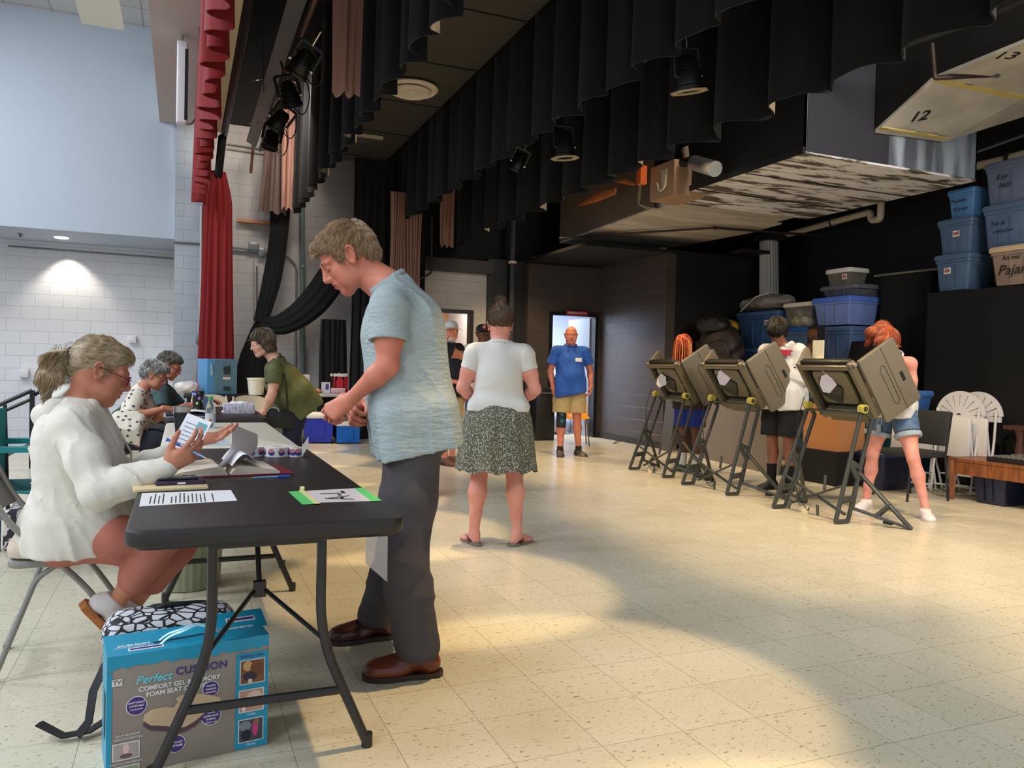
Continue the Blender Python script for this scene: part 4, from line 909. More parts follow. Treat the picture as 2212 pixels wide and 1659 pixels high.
# ---- conduits, boxes on the pier and the grey wall
pipe('conduit', [PY(375, 523, 13.42), PY(435, 527, 13.42), PY(540, 540, 13.42)], .016, EMT, 'upper of two level conduits across the grey block wall', 'conduit')
pipe('conduit', [(-2.6, 14.9, 2.98), (-.16, 14.9, 2.96)], .016, EMT, 'conduit along the top of the white recess wall', 'conduit')
pipe('conduit', [PY(377, 529, 13.46), PY(540, 546, 13.46), PY(620, 552, 13.46), PY(641, 575, 13.46), PY(637, 850, 13.46)], .016, EMT, 'conduit that turns down the grey wall behind the leaning woman', 'conduit', fil=.3)
pipe('conduit', [PY(653, 430, 13.40), PY(653, 810, 13.40)], .040, mat('conduit_green_grey', (104, 118, 114), .35, metal=.4), 'thick upright grey conduit on the grey block wall', 'conduit', clamps=((PY(653, 577, 13.4), (1, 0, 0)), (PY(653, 760, 13.4), (1, 0, 0))))
pipe('conduit', [PY(435, 445, 13.40), PY(433, 725, 13.40)], .016, mat('conduit_cream', (196, 192, 184), .5), 'cream upright conduit on the pier beside the red curtain', 'conduit')
for (px, py, w_, h_, lb, dd) in ((430, 733, .10, .13, 'grey junction box at the foot of the cream conduit', 13.40), (548, 532, .16, .12, 'grey junction box where the level conduits meet', 13.38), (566, 545, .11, .13, 'small grey box under the junction of the level conduits', 13.40)):
    c_ = Vector(PY(px, py, dd)); o = MB().rbox(c_, (w_, .07, h_), .008).build('junction_box', EMT); tag(o, lb, 'electrical box')
for (px, py, w_, h_, lb) in ((52, 806, .13, .14, 'left of two small white boxes on the recess wall'), (83, 806, .13, .14, 'right of two small white boxes on the recess wall'), (286, 733, .12, .12, 'small white wall box above the grey haired heads')):
    c_ = Vector(PY(px, py, 14.94)); o = MB().rbox(c_, (w_, .10, h_), .01).build('wall_box', mat('wall_box_white', (222, 220, 220), .5)); tag(o, lb, 'wall box')
o = MB().box(Vector(PY(556, 480, 13.40)), (.62, .14, .05)).build('wall_shelf', mat('shelf_wood', (176, 128, 92), .6)); tag(o, 'narrow bare wood shelf on the grey wall above the conduits', 'shelf')
for k, px in enumerate((555, 548)): 
    o = MB().tube([PY(px, 575 if k == 0 else 560, 13.40), PY(px, 700, 13.40)], .012 if k == 0 else .004, 6).build('pull_rope', mat('rope_brown', (96, 78, 66), .7)); tag(o, ('brown rod' if k == 0 else 'thin cord')+' hanging on the grey wall behind the tied drape', 'cord')
for k, (yy) in enumerate((308, 318)):
    a, b = Vector(PY(492, yy, 13.4)), Vector(PY(610, yy+18, 13.4)); o = MB().cyl(a, b, .014, n=8).build('ceiling_rail', mat('rail_pale', (176, 170, 160), .5)); tag(o, ('upper' if k == 0 else 'lower')+' pale rail on the grey wall near the far stage lights', 'rail')
# ---- dressing room sign, planks on the block roof
t = thing('door_sign', 'red sign reading DRESSING ROOM over the open door', 'sign', (6.38, 12.345, 2.19)); MB().rbox((0, 0, 0), (.42, .012, .075), .006).build('plate', mat('sign_red', (176, 24, 44), .4), t)
text('lettering', 'DRESSING ROOM', .047, frame((0, -.0075, 0), (1,0,0), (0,0,1)), mat('sign_white', (236, 226, 226), .5), t, bold=.0008)
for i, (a, b, lb) in enumerate((((1150, 570), (1202, 572), 'short plank on the roof of the dressing room block, above its door'), ((1238, 574), (1285, 577), 'second plank on the roof of the dressing room block'), ((1300, 576), (1440, 548), 'long plank along the side roof edge of the block'))):
    p0, p1 = (Vector(PY(a[0], a[1], 12.38)), Vector(PY(b[0], b[1], 12.38))) if i < 2 else (Vector((6.86, 12.2, 3.10)), Vector((6.86, 10.4, 3.10)))
    p0.z = p1.z = 3.10; o = MB().box((p0+p1)/2, (max(abs(p1.x-p0.x), .06), max(abs(p1.y-p0.y), .06), .035)).build('plank', mat('plank_wood', (150, 120, 80), .6)); tag(o, lb, 'plank')
# =================================================================== TABLES, CHAIRS AND WHAT LIES ON THEM
T_BLK = mat('table_black_plastic', (44, 38, 38), .42, bump=.25, bscale=260, bdist=.002); T_WHT = mat('table_white_plastic', (222, 214, 196), .4, bump=.1, bscale=240, bdist=.002)
STEEL = mat('leg_steel_grey', (62, 60, 60), .3, metal=.5); STEELB = mat('leg_steel_black', (24, 24, 25), .35, metal=.3)
CHROME = mat('chrome', (190, 190, 190), .2, metal=1); PAPER = mat('paper', (232, 230, 232), .8); INK = mat('ink_black', (30, 28, 30), .8)
def wishbone(y, w=1.0, splay=.15, h=.70, lean=0):
    """two folding-table legs that spread towards the floor, with their crossbar"""
    L_ = []
    for s in (-1, 1):
        L_.append(fillet([(s*.155*w, y, h), (s*.155*w, y+lean*.4, .36), (s*(.155*w+splay), y+lean, .012)], .12, 7))
    return L_
def folding_table(label, x0, x1, y0, y1, top, legm, brace=True, ends=(.15, .15), group=None):
    cx, cy = (x0+x1)/2, (y0+y1)/2; W_, L_ = x1-x0, y1-y0
    t = thing('folding_table', label, 'table', (cx, cy, 0), 0, group)
    MB().rbox((0, 0, .717), (W_, L_, .046), .055, seg=6, rz=.010).rbox((0, 0, .69), (W_-.05, L_-.05, .012), .04, seg=4, rz=.002).build('tabletop', top, t)
    for k, (sg, e) in enumerate(((-1, ends[0]), (1, ends[1]))):
        y = sg*(L_/2-e)
        for pts in wishbone(y): MB().tube(pts, .0150, 10).cyl(pts[-1]-Vector((0,0,.012)), pts[-1]+Vector((0,0,.03)), .0175, n=12).build('leg', legm, t)
        MB().tube([(-.235, y, .19), (.235, y, .19)], .0135, 10).build('crossbar', legm, t); MB().tube([(-.165, y, .66), (.165, y, .66)], .0115, 8).build('crossbar', legm, t)
        if brace:
            kn = Vector((0, y-sg*.27, .45)); mb = MB()
            for s in (-1, 1): mb.tube([(s*.158, y, .36), kn+Vector((s*.012, 0, 0))], .0075, 6)
            mb.tube([kn, (0, y-sg*.45, .69)], .0095, 6).box(kn, (.04, .03, .05)); mb.build('brace', legm, t)
    return t
folding_table('black plastic folding table in the foreground with the poll book on it', -.135, .625, 2.27, 4.38, T_BLK, STEEL)
folding_table('white plastic folding table end to end behind the foreground black table', -.10, .60, 4.41, 6.24, T_WHT, STEELB, True, (.32, .3))
folding_table('second black folding table, where the woman in the star shirt writes', -.12, .66, 6.70, 8.5, T_BLK, STEELB, True, (.3, .3))
folding_table('pale snack table against the grey wall behind the coolers', 1.25, 2.50, 12.36, 13.05, mat('table_grey_plastic', (196, 190, 184), .45), STEELB, False)

# ---- metal folding chairs
def folding_chair(label, loc, rz, m, seatm, backm, group=None, pad=None):
    """faces +x in its own frame; the seat is .44 high"""
    t = thing('folding_chair', label, 'chair', loc, rz, group)
    for s in (-1, 1):
        y = .205*s
        MB().tube(fillet([(-.33, y*.86, .80), (-.245, y, .60), (.02, y, .34), (.225, y, .012)], .1), .0115, 8).cyl((.225, y, 0), (.222, y, .03), .015, n=10).build('leg', m, t)
        MB().tube(fillet([(-.06, y*.93, .425), (-.14, y*.93, .37), (-.27, y*.93, .012)], .03), .0105, 8).cyl((-.272, y*.93, 0), (-.268, y*.93, .03), .014, n=10).build('leg', m, t)
    MB().tube([(.155, -.2, .13), (.155, .2, .13)], .009, 8).build('stretcher', m, t); MB().tube([(-.235, -.19, .13), (-.235, .19, .13)], .008, 8).build('stretcher', m, t)
    MB().rbox((-.035, 0, .425), (.40, .385, .030), .05, seg=5, rz=.009).build('seat', seatm, t)
    def fn(u, v):
        a = (u-.5); z = .60+.215*v-.06*(abs(2*a)**3.2)*v; return (-.245-.085*v-.03*(1-(2*a)**2), a*.40, z)
    MB().sheet(fn, 16, 6, .014).build('backrest', backm, t)
    if pad: MB().rbox((-.03, 0, .475), (.42, .40, .066), .07, seg=6, rz=.026).build('cushion', pad, t)
    return t
CHG = mat('chair_grey_steel', (140, 138, 134), .35, metal=.2); CHB = mat('chair_beige', (206, 188, 160), .45); PADM = fabric('beige_pad', (206, 192, 174), bscale=18)
folding_chair('grey steel folding chair with a beige pad under the woman in the white hoodie', (-.36, 3.56, 0), .06, CHG, CHG, CHG, pad=PADM)
folding_chair('beige folding chair left of the patterned tumbler, behind the second black table', (.30, 9.35, 0), -PI/2, CHB, CHB, CHB)
folding_chair('beige folding chair between the ballot box and the leaning woman', (.74, 9.15, 0), -PI/2+.05, CHB, CHB, CHB)
TEAL = mat('teal_canvas', (30, 128, 132), .7)
t = thing('camp_chair', 'teal camp chair whose armrest shows behind the white hoodie', 'chair', (-.72, 5.4, 0), 0)
mb = MB(); BK2 = mat('camp_frame_black', (26, 26, 28), .4)
for sy in (-1, 1):
    MB().tube([(-.25, sy*.27, .01), (-.28, sy*.27, .9)], .011, 8).build('leg', BK2, t); MB().tube([(.25, sy*.27, .01), (.25, sy*.27, .66)], .011, 8).build('leg', BK2, t)
    MB().box((0, sy*.27, .675), (.60, .085, .03)).build('armrest', TEAL, t)
MB().sheet(lambda u, v: (-.26+.5*u, -.25+.5*v, .44-.05*math.sin(PI*u)*math.sin(PI*v)), 8, 8, .01).build('seat', TEAL, t); MB().sheet(lambda u, v: (-.27-.03*math.sin(PI*u), -.27+.54*u, .46+.42*v), 8, 6, .01).build('backrest', TEAL, t)
folding_chair('grey folding chair under the woman in the star shirt', (-.52, 7.42, 0), 0, BK2, BK2, BK2)
folding_chair('grey folding chair under the seated man with glasses', (-.45, 8.25, 0), 0, BK2, BK2, BK2)

# ---- trash can below the white table
SAGE = mat('sage_plastic', (146, 152, 124), .5, bump=.5, bscale=60, stretch=(1, 1, 0), bdist=.004)
t = thing('trash_can', 'sage green ribbed trash can on the floor below the tables', 'trash can', (.04, 4.52, 0))
def tc(u, v): a = u*2*PI; r = (.165+.035*v)*(1+.012*math.sin(a*30)); return (r*math.cos(a), r*math.sin(a), .004+.60*v)
MB().sheet(tc, 120, 6, .004).lathe([(.001, .004), (.165, .004), (.165, .012), (.001, .012)], 32).build('bin', SAGE, t)
MB().lathe([(.197, .585), (.212, .59), (.212, .61), (.197, .612)], 40).build('rim', SAGE, t)

# ---- seat cushion carton in the foreground
KR = mat('carton_taupe', (150, 138, 128), .45, c2=(143, 131, 122), cscale=5); BL_ = mat('carton_blue', (30, 150, 186), .4); PU = mat('carton_purple', (74, 50, 122), .5); WH = mat('print_white', (232, 228, 228), .5)
DKB = mat('print_dark_blue', (26, 74, 160), .5); CRM = mat('print_cream', (206, 178, 146), .6); DKP = mat('print_dark_plum', (92, 68, 78), .6); LBL = mat('print_light_blue', (120, 200, 218), .5)
ang = math.radians(7.5); bw, bd, bh = .448, .20, .345
t = thing('cushion_carton', 'blue and taupe seat cushion carton on the floor in front of the table leg', 'box', (.262, 2.535, 0), ang)
MB().rbox((-bw/2, bd/2, bh/2), (bw, bd, bh), .003, seg=1, rz=.002).build('carton', KR, t)
FR = frame((0, -.0006, 0), (1, 0, 0), (0, 0, 1))            # front face, local x to the right, y up (origin at the right bottom corner)
def fr(x, y, d=.0): return frame((x, -.0008-d, y), (1, 0, 0), (0, 0, 1))
def panel(name, x0, x1, y0, y1, m, d=0, par=None): return MB().box(((x0+x1)/2, -.0008-d, (y0+y1)/2), (x1-x0, .0012, y1-y0)).build(name, m, par or t, smooth=False)
sp = panel('side_panel_print', -.098, -.001, .004, bh-.045, BL_, .0002)
panel('purple_edge', -bw+.0, -bw+.012, .0, bh-.04, BL_, .0004)
def photo(name, x0, x1, y0, y1, bits, par):
    f_ = panel(name, x0-.0025, x1+.0025, y0-.0025, y1+.0025, WH, .001, par)
    for (a, b, c_, d_, colr, e) in bits:
        mb = MB(); cx, cy = x0+(x1-x0)*(a+c_)/2, y0+(y1-y0)*(b+d_)/2; hw, hh = (x1-x0)*(c_-a)/2, (y1-y0)*(d_-b)/2
        poly = [(hw, hh), (-hw, hh), (-hw, -hh), (hw, -hh)] if e == 0 else [(hw*math.cos(q*PI/8), hh*math.sin(q*PI/8)) for q in range(16)]
        mb.prism(poly, .0006, frame((cx, -.0022-.0004*e, cy), (1,0,0), (0,0,1))).build('printed_picture', mat('pr%d_%d_%d' % colr, colr, .5), f_, smooth=False)
photo('photo_wheelchair', -.084, -.014, .205, .275, [(0,0,1,1,(130,84,60),0), (.1,.55,.5,.98,(206,168,110),1), (.4,.3,.95,.95,(120,70,50),2), (.1,.1,.7,.5,(60,50,66),3), (.3,.0,.5,.2,(220,200,180),4)], sp)
photo('photo_work', -.086, -.016, .118, .183, [(0,0,1,1,(196,150,130),0), (.3,.35,.95,.95,(226,196,186),1), (.05,.2,.8,.45,(150,100,84),2), (.1,.0,.25,.3,(236,226,220),3)], sp)
photo('photo_travel', -.086, -.016, .025, .092, [(0,0,1,1,(70,74,84),0), (.0,.5,.5,.95,(130,140,150),1), (.55,.2,.8,.95,(206,70,130),2), (.1,.05,.5,.55,(34,36,44),3), (.62,.7,.85,1.0,(150,100,80),4)], sp)
text('print_travel', 'TRAVEL', .0085, fr(-.05, .014, .001), WH, sp); text('print_work', 'WORK', .0085, fr(-.05, .107, .001), WH, sp); text('print_perfect_for', 'PERFECT FOR:', .0115, fr(-.05, .288, .001), PU, sp, bold=.0002)
text('print_perfect', 'Perfect', .033, fr(-.328, .268, .001), LBL, t, shear=.35, bold=.0007); text('print_cushion', 'CUSHION', .031, fr(-.196, .276, .001), PU, t, bold=.0006, space=1.08)
text('print_line', 'COMFORT GEL & MEMORY', .0185, fr(-.255, .241, .001), WH, t, bold=.0005); text('print_line', 'FOAM SEAT CUSHION', .0185, fr(-.255, .223, .001), WH, t, bold=.0005)
lg = panel('logo_plate', -.436, -.410, .262, .281, WH, .001); text('logo_lettering', 'TV', .017, fr(-.423, .2715, .002), KR, lg, bold=.0009)
def badge(x, y, r, lines):
    b = MB().lathe([(.0001, 0), (r, 0), (r, .001), (.0001, .001)], 28, (x, -.0008, y), Matrix(((1,0,0),(0,0,-1),(0,1,0)))).build('badge_ring', WH, t)
    c_ = MB().lathe([(.0001, 0), (r*.92, 0), (r*.92, .001), (.0001, .001)], 28, (x, -.0016, y), Matrix(((1,0,0),(0,0,-1),(0,1,0)))).build('badge', PU, b)
    for i, (s_, z_) in enumerate(lines): text('badge_lettering', s_, z_, fr(x, y+(len(lines)/2-.5-i)*.0098, .0020), WH, b, bold=.00015)
badge(-.372, .196, .028, [('LIGHTWEIGHT', .0066), ('& PORTABLE', .0066), ('BUILT-IN HANDLE', .004)])
badge(-.168, .126, .029, [('MACHINE', .004), ('WASHABLE', .004), ('SUPER-SOFT', .008), ('SHERPA', .008), ('CUSHION COVER', .004)])
badge(-.265, .062, .026, [('NON-SLIP', .008), ('GRIP BASE', .008)])
badge(-.170, .208, .024, [('RELIEVES', .0066), ('TAILBONE', .0066), ('DISCOMFORT', .005)])
def cush(s, dy, m, nm, off):
    pl = [(-.355,.150),(-.350,.168),(-.330,.178),(-.295,.178),(-.272,.172),(-.262,.186),(-.268,.198),(-.250,.205),(-.215,.203),(-.165,.188),(-.142,.176),(-.140,.166),(-.160,.158),(-.185,.140),(-.215,.118),(-.240,.108),(-.262,.108),(-.290,.120),(-.335,.132)]
    return MB().prism([(a, b+dy) for a, b in reversed(pl)], .0008, frame((0, -.0008-off, 0), (1,0,0), (0,0,1))).build(nm, m, t, smooth=False)
cush(1, -.016, DKP, 'printed_cushion_edge', .0003); cush(1, 0, CRM, 'printed_cushion', .0012)
text('print_line', 'HELPS PROMOTE', .0085, fr(-.395, .116, .001), WH, t, shear=.2); text('print_line', 'HEALTHY POSTURE', .0085, fr(-.393, .106, .001), WH, t, shear=.2)
photo('photo_feet', -.431, -.365, .048, .093, [(0,0,1,1,(176,160,156),0), (.38,.3,.62,1,(226,190,186),1), (.25,.05,.75,.35,(110,84,80),2)], t)
text('print_line', 'MULTI-LAYER DESIGN', .0085, fr(-.397, .036, .001), WH, t); photo('photo_layers', -.431, -.365, .0, .026, [(0,0,1,1,(150,160,120),0), (.3,.1,1,.6,(50,60,130),1)], t)
# torn blue top flaps with the carrying strap
def tp(x, y, z=.001): return frame((x, y, bh+z), (1, 0, 0), (0, 1, 0))
def jag(x0, x1, y0, y1, n, amp):
    a = [(x0+(x1-x0)*i/n, y0+random.uniform(-amp, amp)) for i in range(n+1)]; return a+[(x1, y1), (x0, y1)]
f1 = MB().prism(jag(-bw, 0, -.001, bd*.98, 20, .0035), .0015, tp(0, 0)).build('top_flap', BL_, t, smooth=False)
f1b = MB().prism([(x, -z) for x, z in [(q[0], q[1]) for q in jag(-bw, -.0, -.034, .0, 26, .0045)]][::-1], .0012, frame((0, -.0018, bh), (1,0,0), (0,0,-1)) @ Matrix.Scale(-1, 4, (0,1,0)) if False else frame((0, -.0008, bh), (1,0,0), (0,0,1)) @ Matrix.Scale(1, 4)).build('torn_flap_edge', BL_, t, smooth=False) if False else None
mb = MB(); n = 26; lo = [(-bw+bw*i/n, bh-.034-random.uniform(-.005, .004)-(.006 if i % 7 == 3 else 0)) for i in range(n+1)]
mb.prism([(a, b) for a, b in lo]+[(0, bh+.001), (-bw, bh+.001)], .0014, frame((0, -.0006, 0), (1,0,0), (0,0,1))); mb.build('torn_flap_edge', BL_, t, smooth=False)
f2 = MB().box((-.06, bd*.78, bh+.010), (.16, .10, .0015), (.28, 0, 0)).build('raised_flap', BL_, t, smooth=False)
MB().box((-bw/2-.02, bd*.40, bh+.0035), (.16, .009, .001), (0, 0, .12)).build('tear', mat('dark_tear', (30, 40, 48), .8), t, smooth=False)
for dy, hh in ((.05, .040), (.085, .034)): MB().tube([(-.305+.19*i/14, dy+.01*math.sin(i), bh+.002+hh*math.sin(PI*i/14)) for i in range(15)], .0055, 6, sc=(.35, 1)).build('carry_strap', mat('clear_strap', (170, 220, 232), .3), t)
for (x, y, w_, r_) in ((-.345, .038, .095, 0), (-.055, .158, .09, 0)):
    a = MB().box((x, y, bh+.003+(.008 if y > .1 else 0)), (w_, .026, .001), (.28 if y > .1 else 0, 0, 0)).build('flap_label', WH, t, smooth=False); MB().box((x, y, bh+.0038+(.008 if y > .1 else 0)), (w_*.9, .011, .001), (.28 if y > .1 else 0, 0, 0)).build('label_band', PU, a, smooth=False)
text('print_cushion', 'CUSHION', .020, tp(-.375, .078, .0028), WH, t, bold=.0005); text('print_cushion', 'CUSHION', .020, tp(-.07, .105, .0028) @ Matrix.Rotation(PI, 4, 'Z'), WH, t, bold=.0005)
text('print_line', 'COMFORT GEL & MEMORY FOAM', .007, tp(-.375, .062, .0028), WH, t)
# left side of the carton: blue with a dark hand hole
MB().box((-bw-.0006, bd/2, bh/2), (.0012, bd, bh)).build('side_print', BL_, t, smooth=False); MB().box((-bw-.0016, bd*.35, .16), (.0012, .05, .13)).build('hand_hole', mat('yellow_black', (44, 38, 16), .8), t, smooth=False)

# ---- patterned backpack behind the carton
BPK = bpy.data.materials.new('patterned_backpack'); BPK.use_nodes = True; nt = BPK.node_tree; p = nt.nodes['Principled BSDF']; tcn = N(nt, 'ShaderNodeTexCoord')
vo = N(nt, 'ShaderNodeTexVoronoi', Scale=24.0, feature='DISTANCE_TO_EDGE'); mpn = N(nt, 'ShaderNodeMapping'); mpn.inputs['Scale'].default_value = (1, 1, 2.6); nt.links.new(tcn.outputs['Object'], mpn.inputs[0]); nt.links.new(mpn.outputs[0], vo.inputs['Vector'])
rp = N(nt, 'ShaderNodeValToRGB'); rp.color_ramp.elements[0].color = C3(18, 18, 22); rp.color_ramp.elements[0].position = .07; rp.color_ramp.elements[1].color = C3(206, 208, 216); rp.color_ramp.elements[1].position = .11
nt.links.new(vo.outputs[0], rp.inputs[0]); nt.links.new(rp.outputs[0], p.inputs['Base Color']); p.inputs['Roughness'].default_value = .7
t = thing('backpack', 'black and white patterned backpack standing behind the cushion carton', 'backpack', (-.02, 2.90, 0), .05)
f = Fld(); f.bx(V3(0, 0, .165), V3(.15, .055, .13), .05); f.el(V3(0, 0, .285), V3(.20, .10, .06), None, .05); f.bx(V3(0, -.09, .15), V3(.12, .02, .10), .03, None, .03); f.noise(.005, 22, 1); f.cut(V3(0,0,.004), V3(0,0,-1))
fld_obj('bag', [(f, .007)], BPK, t)
BKW = mat('black_webbing', (22, 22, 24), .6)
for k in range(2): MB().tube([(.02+.17*math.cos(a)*(1-.12*k), -.02+.05*k+.01*math.sin(3*a), .305+.045*math.sin(a)+.008*k) for a in [PI*i/16 for i in range(17)]], .007, 8).build('zipper', BKW, t)
MB().tube(fillet([(-.06, 0, .33), (-.04, -.01, .365), (.04, -.01, .365), (.07, 0, .335)], .03), .009, 8).build('handle', BKW, t)
MB().tube([(-.18, -.04, .24), (-.23, -.10, .14), (-.24, -.14, .06), (-.27, -.14, .02)], .012, 6, sc=(.3, 1.4)).build('strap', BKW, t); MB().tube([(-.16, -.05, .04), (-.24, -.11, .018), (-.31, -.12, .02), (-.38, -.07, .05)], .014, 6, sc=(.3, 1.3)).build('strap', BKW, t)

# ---- things on the foreground table (top at z = .74)
ZT = .7405
def flat(name, label, cat, pts, m, z=ZT, th=.0012, group=None):
    mb = MB().prism([(q[0], q[1]) for q in pts], th, Matrix.Translation((0, 0, z))); o = mb.build(name, m, smooth=False); return tag(o, label, cat, group)
def lines_text(par, o, xd, yd, w, rows, m, seed=0, h=.006, gap=.012):
    random.seed(seed); mb = MB()
    for r_ in range(rows):
        if random.random() < .12: continue
        x = 0; e = w*random.uniform(.5, 1)
        while x < e:
            l_ = random.uniform(.008, .03); M_ = frame(o, xd, yd); mb.box(M_ @ Vector((x+l_/2, -r_*gap, .0016)), (0,0,0)) if False else mb.prism([(x, -r_*gap), (x+l_, -r_*gap), (x+l_, -r_*gap+h*.55), (x, -r_*gap+h*.55)], .0003, M_ @ Matrix.Translation((0,0,.0014))); x += l_+.005
    return mb.build('printed_lines', m, par, smooth=False)
o = flat('printed_form', 'white printed sheet lying at the near left of the black table', 'paper', [(-.115, 2.665), (.172, 2.70), (.165, 2.93), (-.118, 2.925)], PAPER)
lines_text(o, (-.085, 2.70, ZT), (0, 1, 0), (-1, 0, 0), .19, 18, INK, 3, .007, .0125)
nb = MB().rbox((-.03, 3.015, ZT+.006), (.24, .12, .012), .006, (0, 0, .06)).build('note_pad', mat('cream_pages', (222, 200, 156), .7)); tag(nb, 'cream note pad under the purple notebook', 'notebook')
nt_ = MB().rbox((.0, 3.06, ZT+.0185), (.165, .10, .013), .008, (0, 0, .08)).build('purple_notebook', mat('purple_cover', (52, 40, 64), .4)); tag(nt_, 'dark purple notebook lying on the cream pad', 'notebook'); MB().box((.005, 3.008, ZT+.019), (.026, .003, .006)).build('label_sticker', PAPER, nt_)
ph = MB().rbox((-.01, 3.08, ZT+.029), (.135, .072, .008), .008, (0, 0, .1)).build('smartphone', mat('phone_black', (22, 22, 26), .12, coat=.5)); tag(ph, 'black smartphone lying on the purple notebook', 'phone'); MB().rbox((-.01, 3.08, ZT+.0332), (.127, .065, .0006), .006, (0, 0, .1), rz=.0001).build('screen', mat('phone_glass', (90, 100, 96), .06), ph)
o = flat('name_sign', 'paper sign reading A-L taped to the right side of the black table', 'sign', [(.395, 2.595), (.590, 2.580), (.592, 2.86), (.395, 2.845)], mat('sign_paper', (206, 192, 192), .75))
GT = mat('green_tape', (96, 200, 110), .5); MT = mat('masking_tape', (222, 208, 150), .55)
MB().box((.378, 2.70, ZT+.0018), (.045, .27, .0012), (0, 0, .04)).build('tape', GT, o, smooth=False); MB().box((.601, 2.715, ZT+.0018), (.034, .29, .0012), (0, 0, 0)).build('tape', GT, o, smooth=False); MB().box((.402, 2.705, ZT+.0034), (.018, .29, .0012), (0, 0, .04)).build('tape', MT, o, smooth=False)
MB().tube([(.392, 2.845, ZT+.008), (.405, 2.84, ZT+.008)], .010, 10).build('tape_curl', MT, o)
text('lettering', 'A-L', .13, frame((.497, 2.715, ZT+.0014), (0, 1, 0), (-1, 0, 0)), INK, o, depth=.0003)
def pen(a, b, label, r=.0042, m=None, z=0):
    a, b = Vector(a), Vector(b); d = (b-a)
    t_ = tag(MB().cyl(a+d*.10, a+d*.82, r*.85, n=8).build('ballpoint_pen', mat('pen_clear_blue', (120, 160, 214), .2)), label, 'pen')
    MB().cyl(a, a+d*.10, .0008, r*.85, n=8).build('tip', mat('pen_tip', (190, 170, 130), .3, metal=.8), t_); MB().cyl(a+d*.70, b, r*1.25, n=8).build('cap', mat('pen_cap_blue', (46, 96, 190), .3), t_); return t_
pen((.245, 3.185, ZT+.0055), (.40, 3.205, ZT+.0055), 'blue capped ballpoint pen lying on the black table by the book')
# open poll book: two humps of pages and a lifted sheet
RED_C = mat('book_cover_red', (120, 24, 38), .35); PGM = mat('book_pages', (222, 206, 188), .7, bump=.6, bscale=220, stretch=(.03, .03, 1), bdist=.003)
t = thing('poll_book', 'thick open book with red cover, one page lifted, on the black table', 'book', (.165, 3.42, ZT), .10)
MB().box((-.11, 0, .0025), (.22, .30, .005)).build('cover', RED_C, t); MB().box((.125, 0, .0025), (.25, .30, .005)).build('cover', RED_C, t)
def hump(sx, L_, H):
    mb = MB(); top = []; n = 18
    for i in range(n+1):
        u = i/n; x = sx*(.004+u*L_); z = .006+H*(math.sin(min(u*5, 1)*PI/2)*(1-u*.80)**.75 if u < 1 else .12)+.003
        top.append((x, z))
    poly = [(sx*.004, .006)]+top+[(sx*(.004+L_), .006)]
    if sx > 0: poly = poly[::-1]
    return mb.prism(poly, .285, frame((0, .1425, 0), (1,0,0), (0,0,1)))
hump(-1, .195, .036).build('page_block', PGM, t); hump(1, .19, .034).build('page_block', PGM, t)
SHT = mat('book_sheet', (240, 238, 242), .8)
_c = [Vector(PD(452, 1021, 3.06)), Vector(PD(503, 1003, 3.33)), Vector(PD(556, 938, 3.62)), Vector(PD(497, 914, 3.30))]; _mi = (Matrix.Translation((.165, 3.42, ZT)) @ Matrix.Rotation(.10, 4, 'Z')).inverted()
def lp(u, v): q = (_c[0]*(1-v)+_c[1]*v)*(1-u)+(_c[3]*(1-v)+_c[2]*v)*u+Vector((.035, -.02, -.012))*math.sin(PI*u); return _mi @ q
MB().sheet(lp, 14, 8, .0006).build('lifted_page', SHT, t)
MB().sheet(lambda u, v: (.01+.10*u, .135-.27*v, .04+.045*math.sin(u*PI)), 12, 4, .0006).build('lifted_page', SHT, t)
o2 = lines_text(t, (-.165, -.12, .034), (1, 0, .0), (0, 1, 0), .10, 1, INK, 5, .006); 
mb = MB()
for i in range(7):
    for j in range(3): mb.box((-.17+.022*i+.006*j, -.11+.07*j, .0165+.003*i+.0035), (.012, .035, .001), (0, -.2, 0))
mb.build('printed_entries', mat('print_grey', (90, 86, 92), .8), t)
# sticker rolls
def roll(x, y, label, lean=0, w_=.045, r=.062):
    r_ = thing('sticker_roll', label, 'sticker roll', (x, y, ZT), 0, 'sticker rolls on the black table')
    MB().lathe([(.026, 0), (r, 0), (r, w_), (.026, w_)], 30).build('roll', mat('sticker_backing', (232, 226, 222), .45), r_); MB().lathe([(.024, .001), (.0262, .001), (.0262, w_+.0006), (.024, w_+.0006)], 20).build('core', mat('card_core', (190, 160, 120), .8), r_)
    for k in range(8):
        a = -PI/2+k*2*PI/8+.2*lean; c_ = Vector((math.cos(a)*(r+.0004), math.sin(a)*(r+.0004), w_/2)); tx = Vector((-math.sin(a), math.cos(a), 0)); F_ = frame(c_, tx, (0,0,1))
        s_ = MB().prism([(.016*math.cos(q*PI/8), .016*math.sin(q*PI/8)) for q in range(16)], .0006, F_).build('sticker', mat('sticker_navy', (50, 66, 146), .4), r_, smooth=False)
        MB().prism([(.013*math.cos(q*PI/8)+.001, .011*math.sin(q*PI/8)+.002) for q in range(0, 16) if q < 10], .0006, F_ @ Matrix.Translation((0,0,.0006))).build('sticker_print', mat('sticker_coral', (222, 130, 116), .4), s_, smooth=False)
    return r_
roll(.312, 4.0, 'left of the three rolls of round voting stickers, behind the lifted page', 0); roll(.435, 3.97, 'middle roll of round voting stickers on the black table', 1)
r3 = roll(.52, 3.93, 'right hand roll of voting stickers, its end strip curling up', .5, .045, .034); MB().sheet(lambda u, v: (.02+.03*u, -.034-.004*u, .0+.05*v+.05*u), 6, 4, .0006).build('loose_strip', mat('sticker_backing', (0,0,0)), r3)
pen((.30, 4.16, ZT+.0045), (.42, 4.17, ZT+.0045), 'blue pen lying behind the sticker rolls')
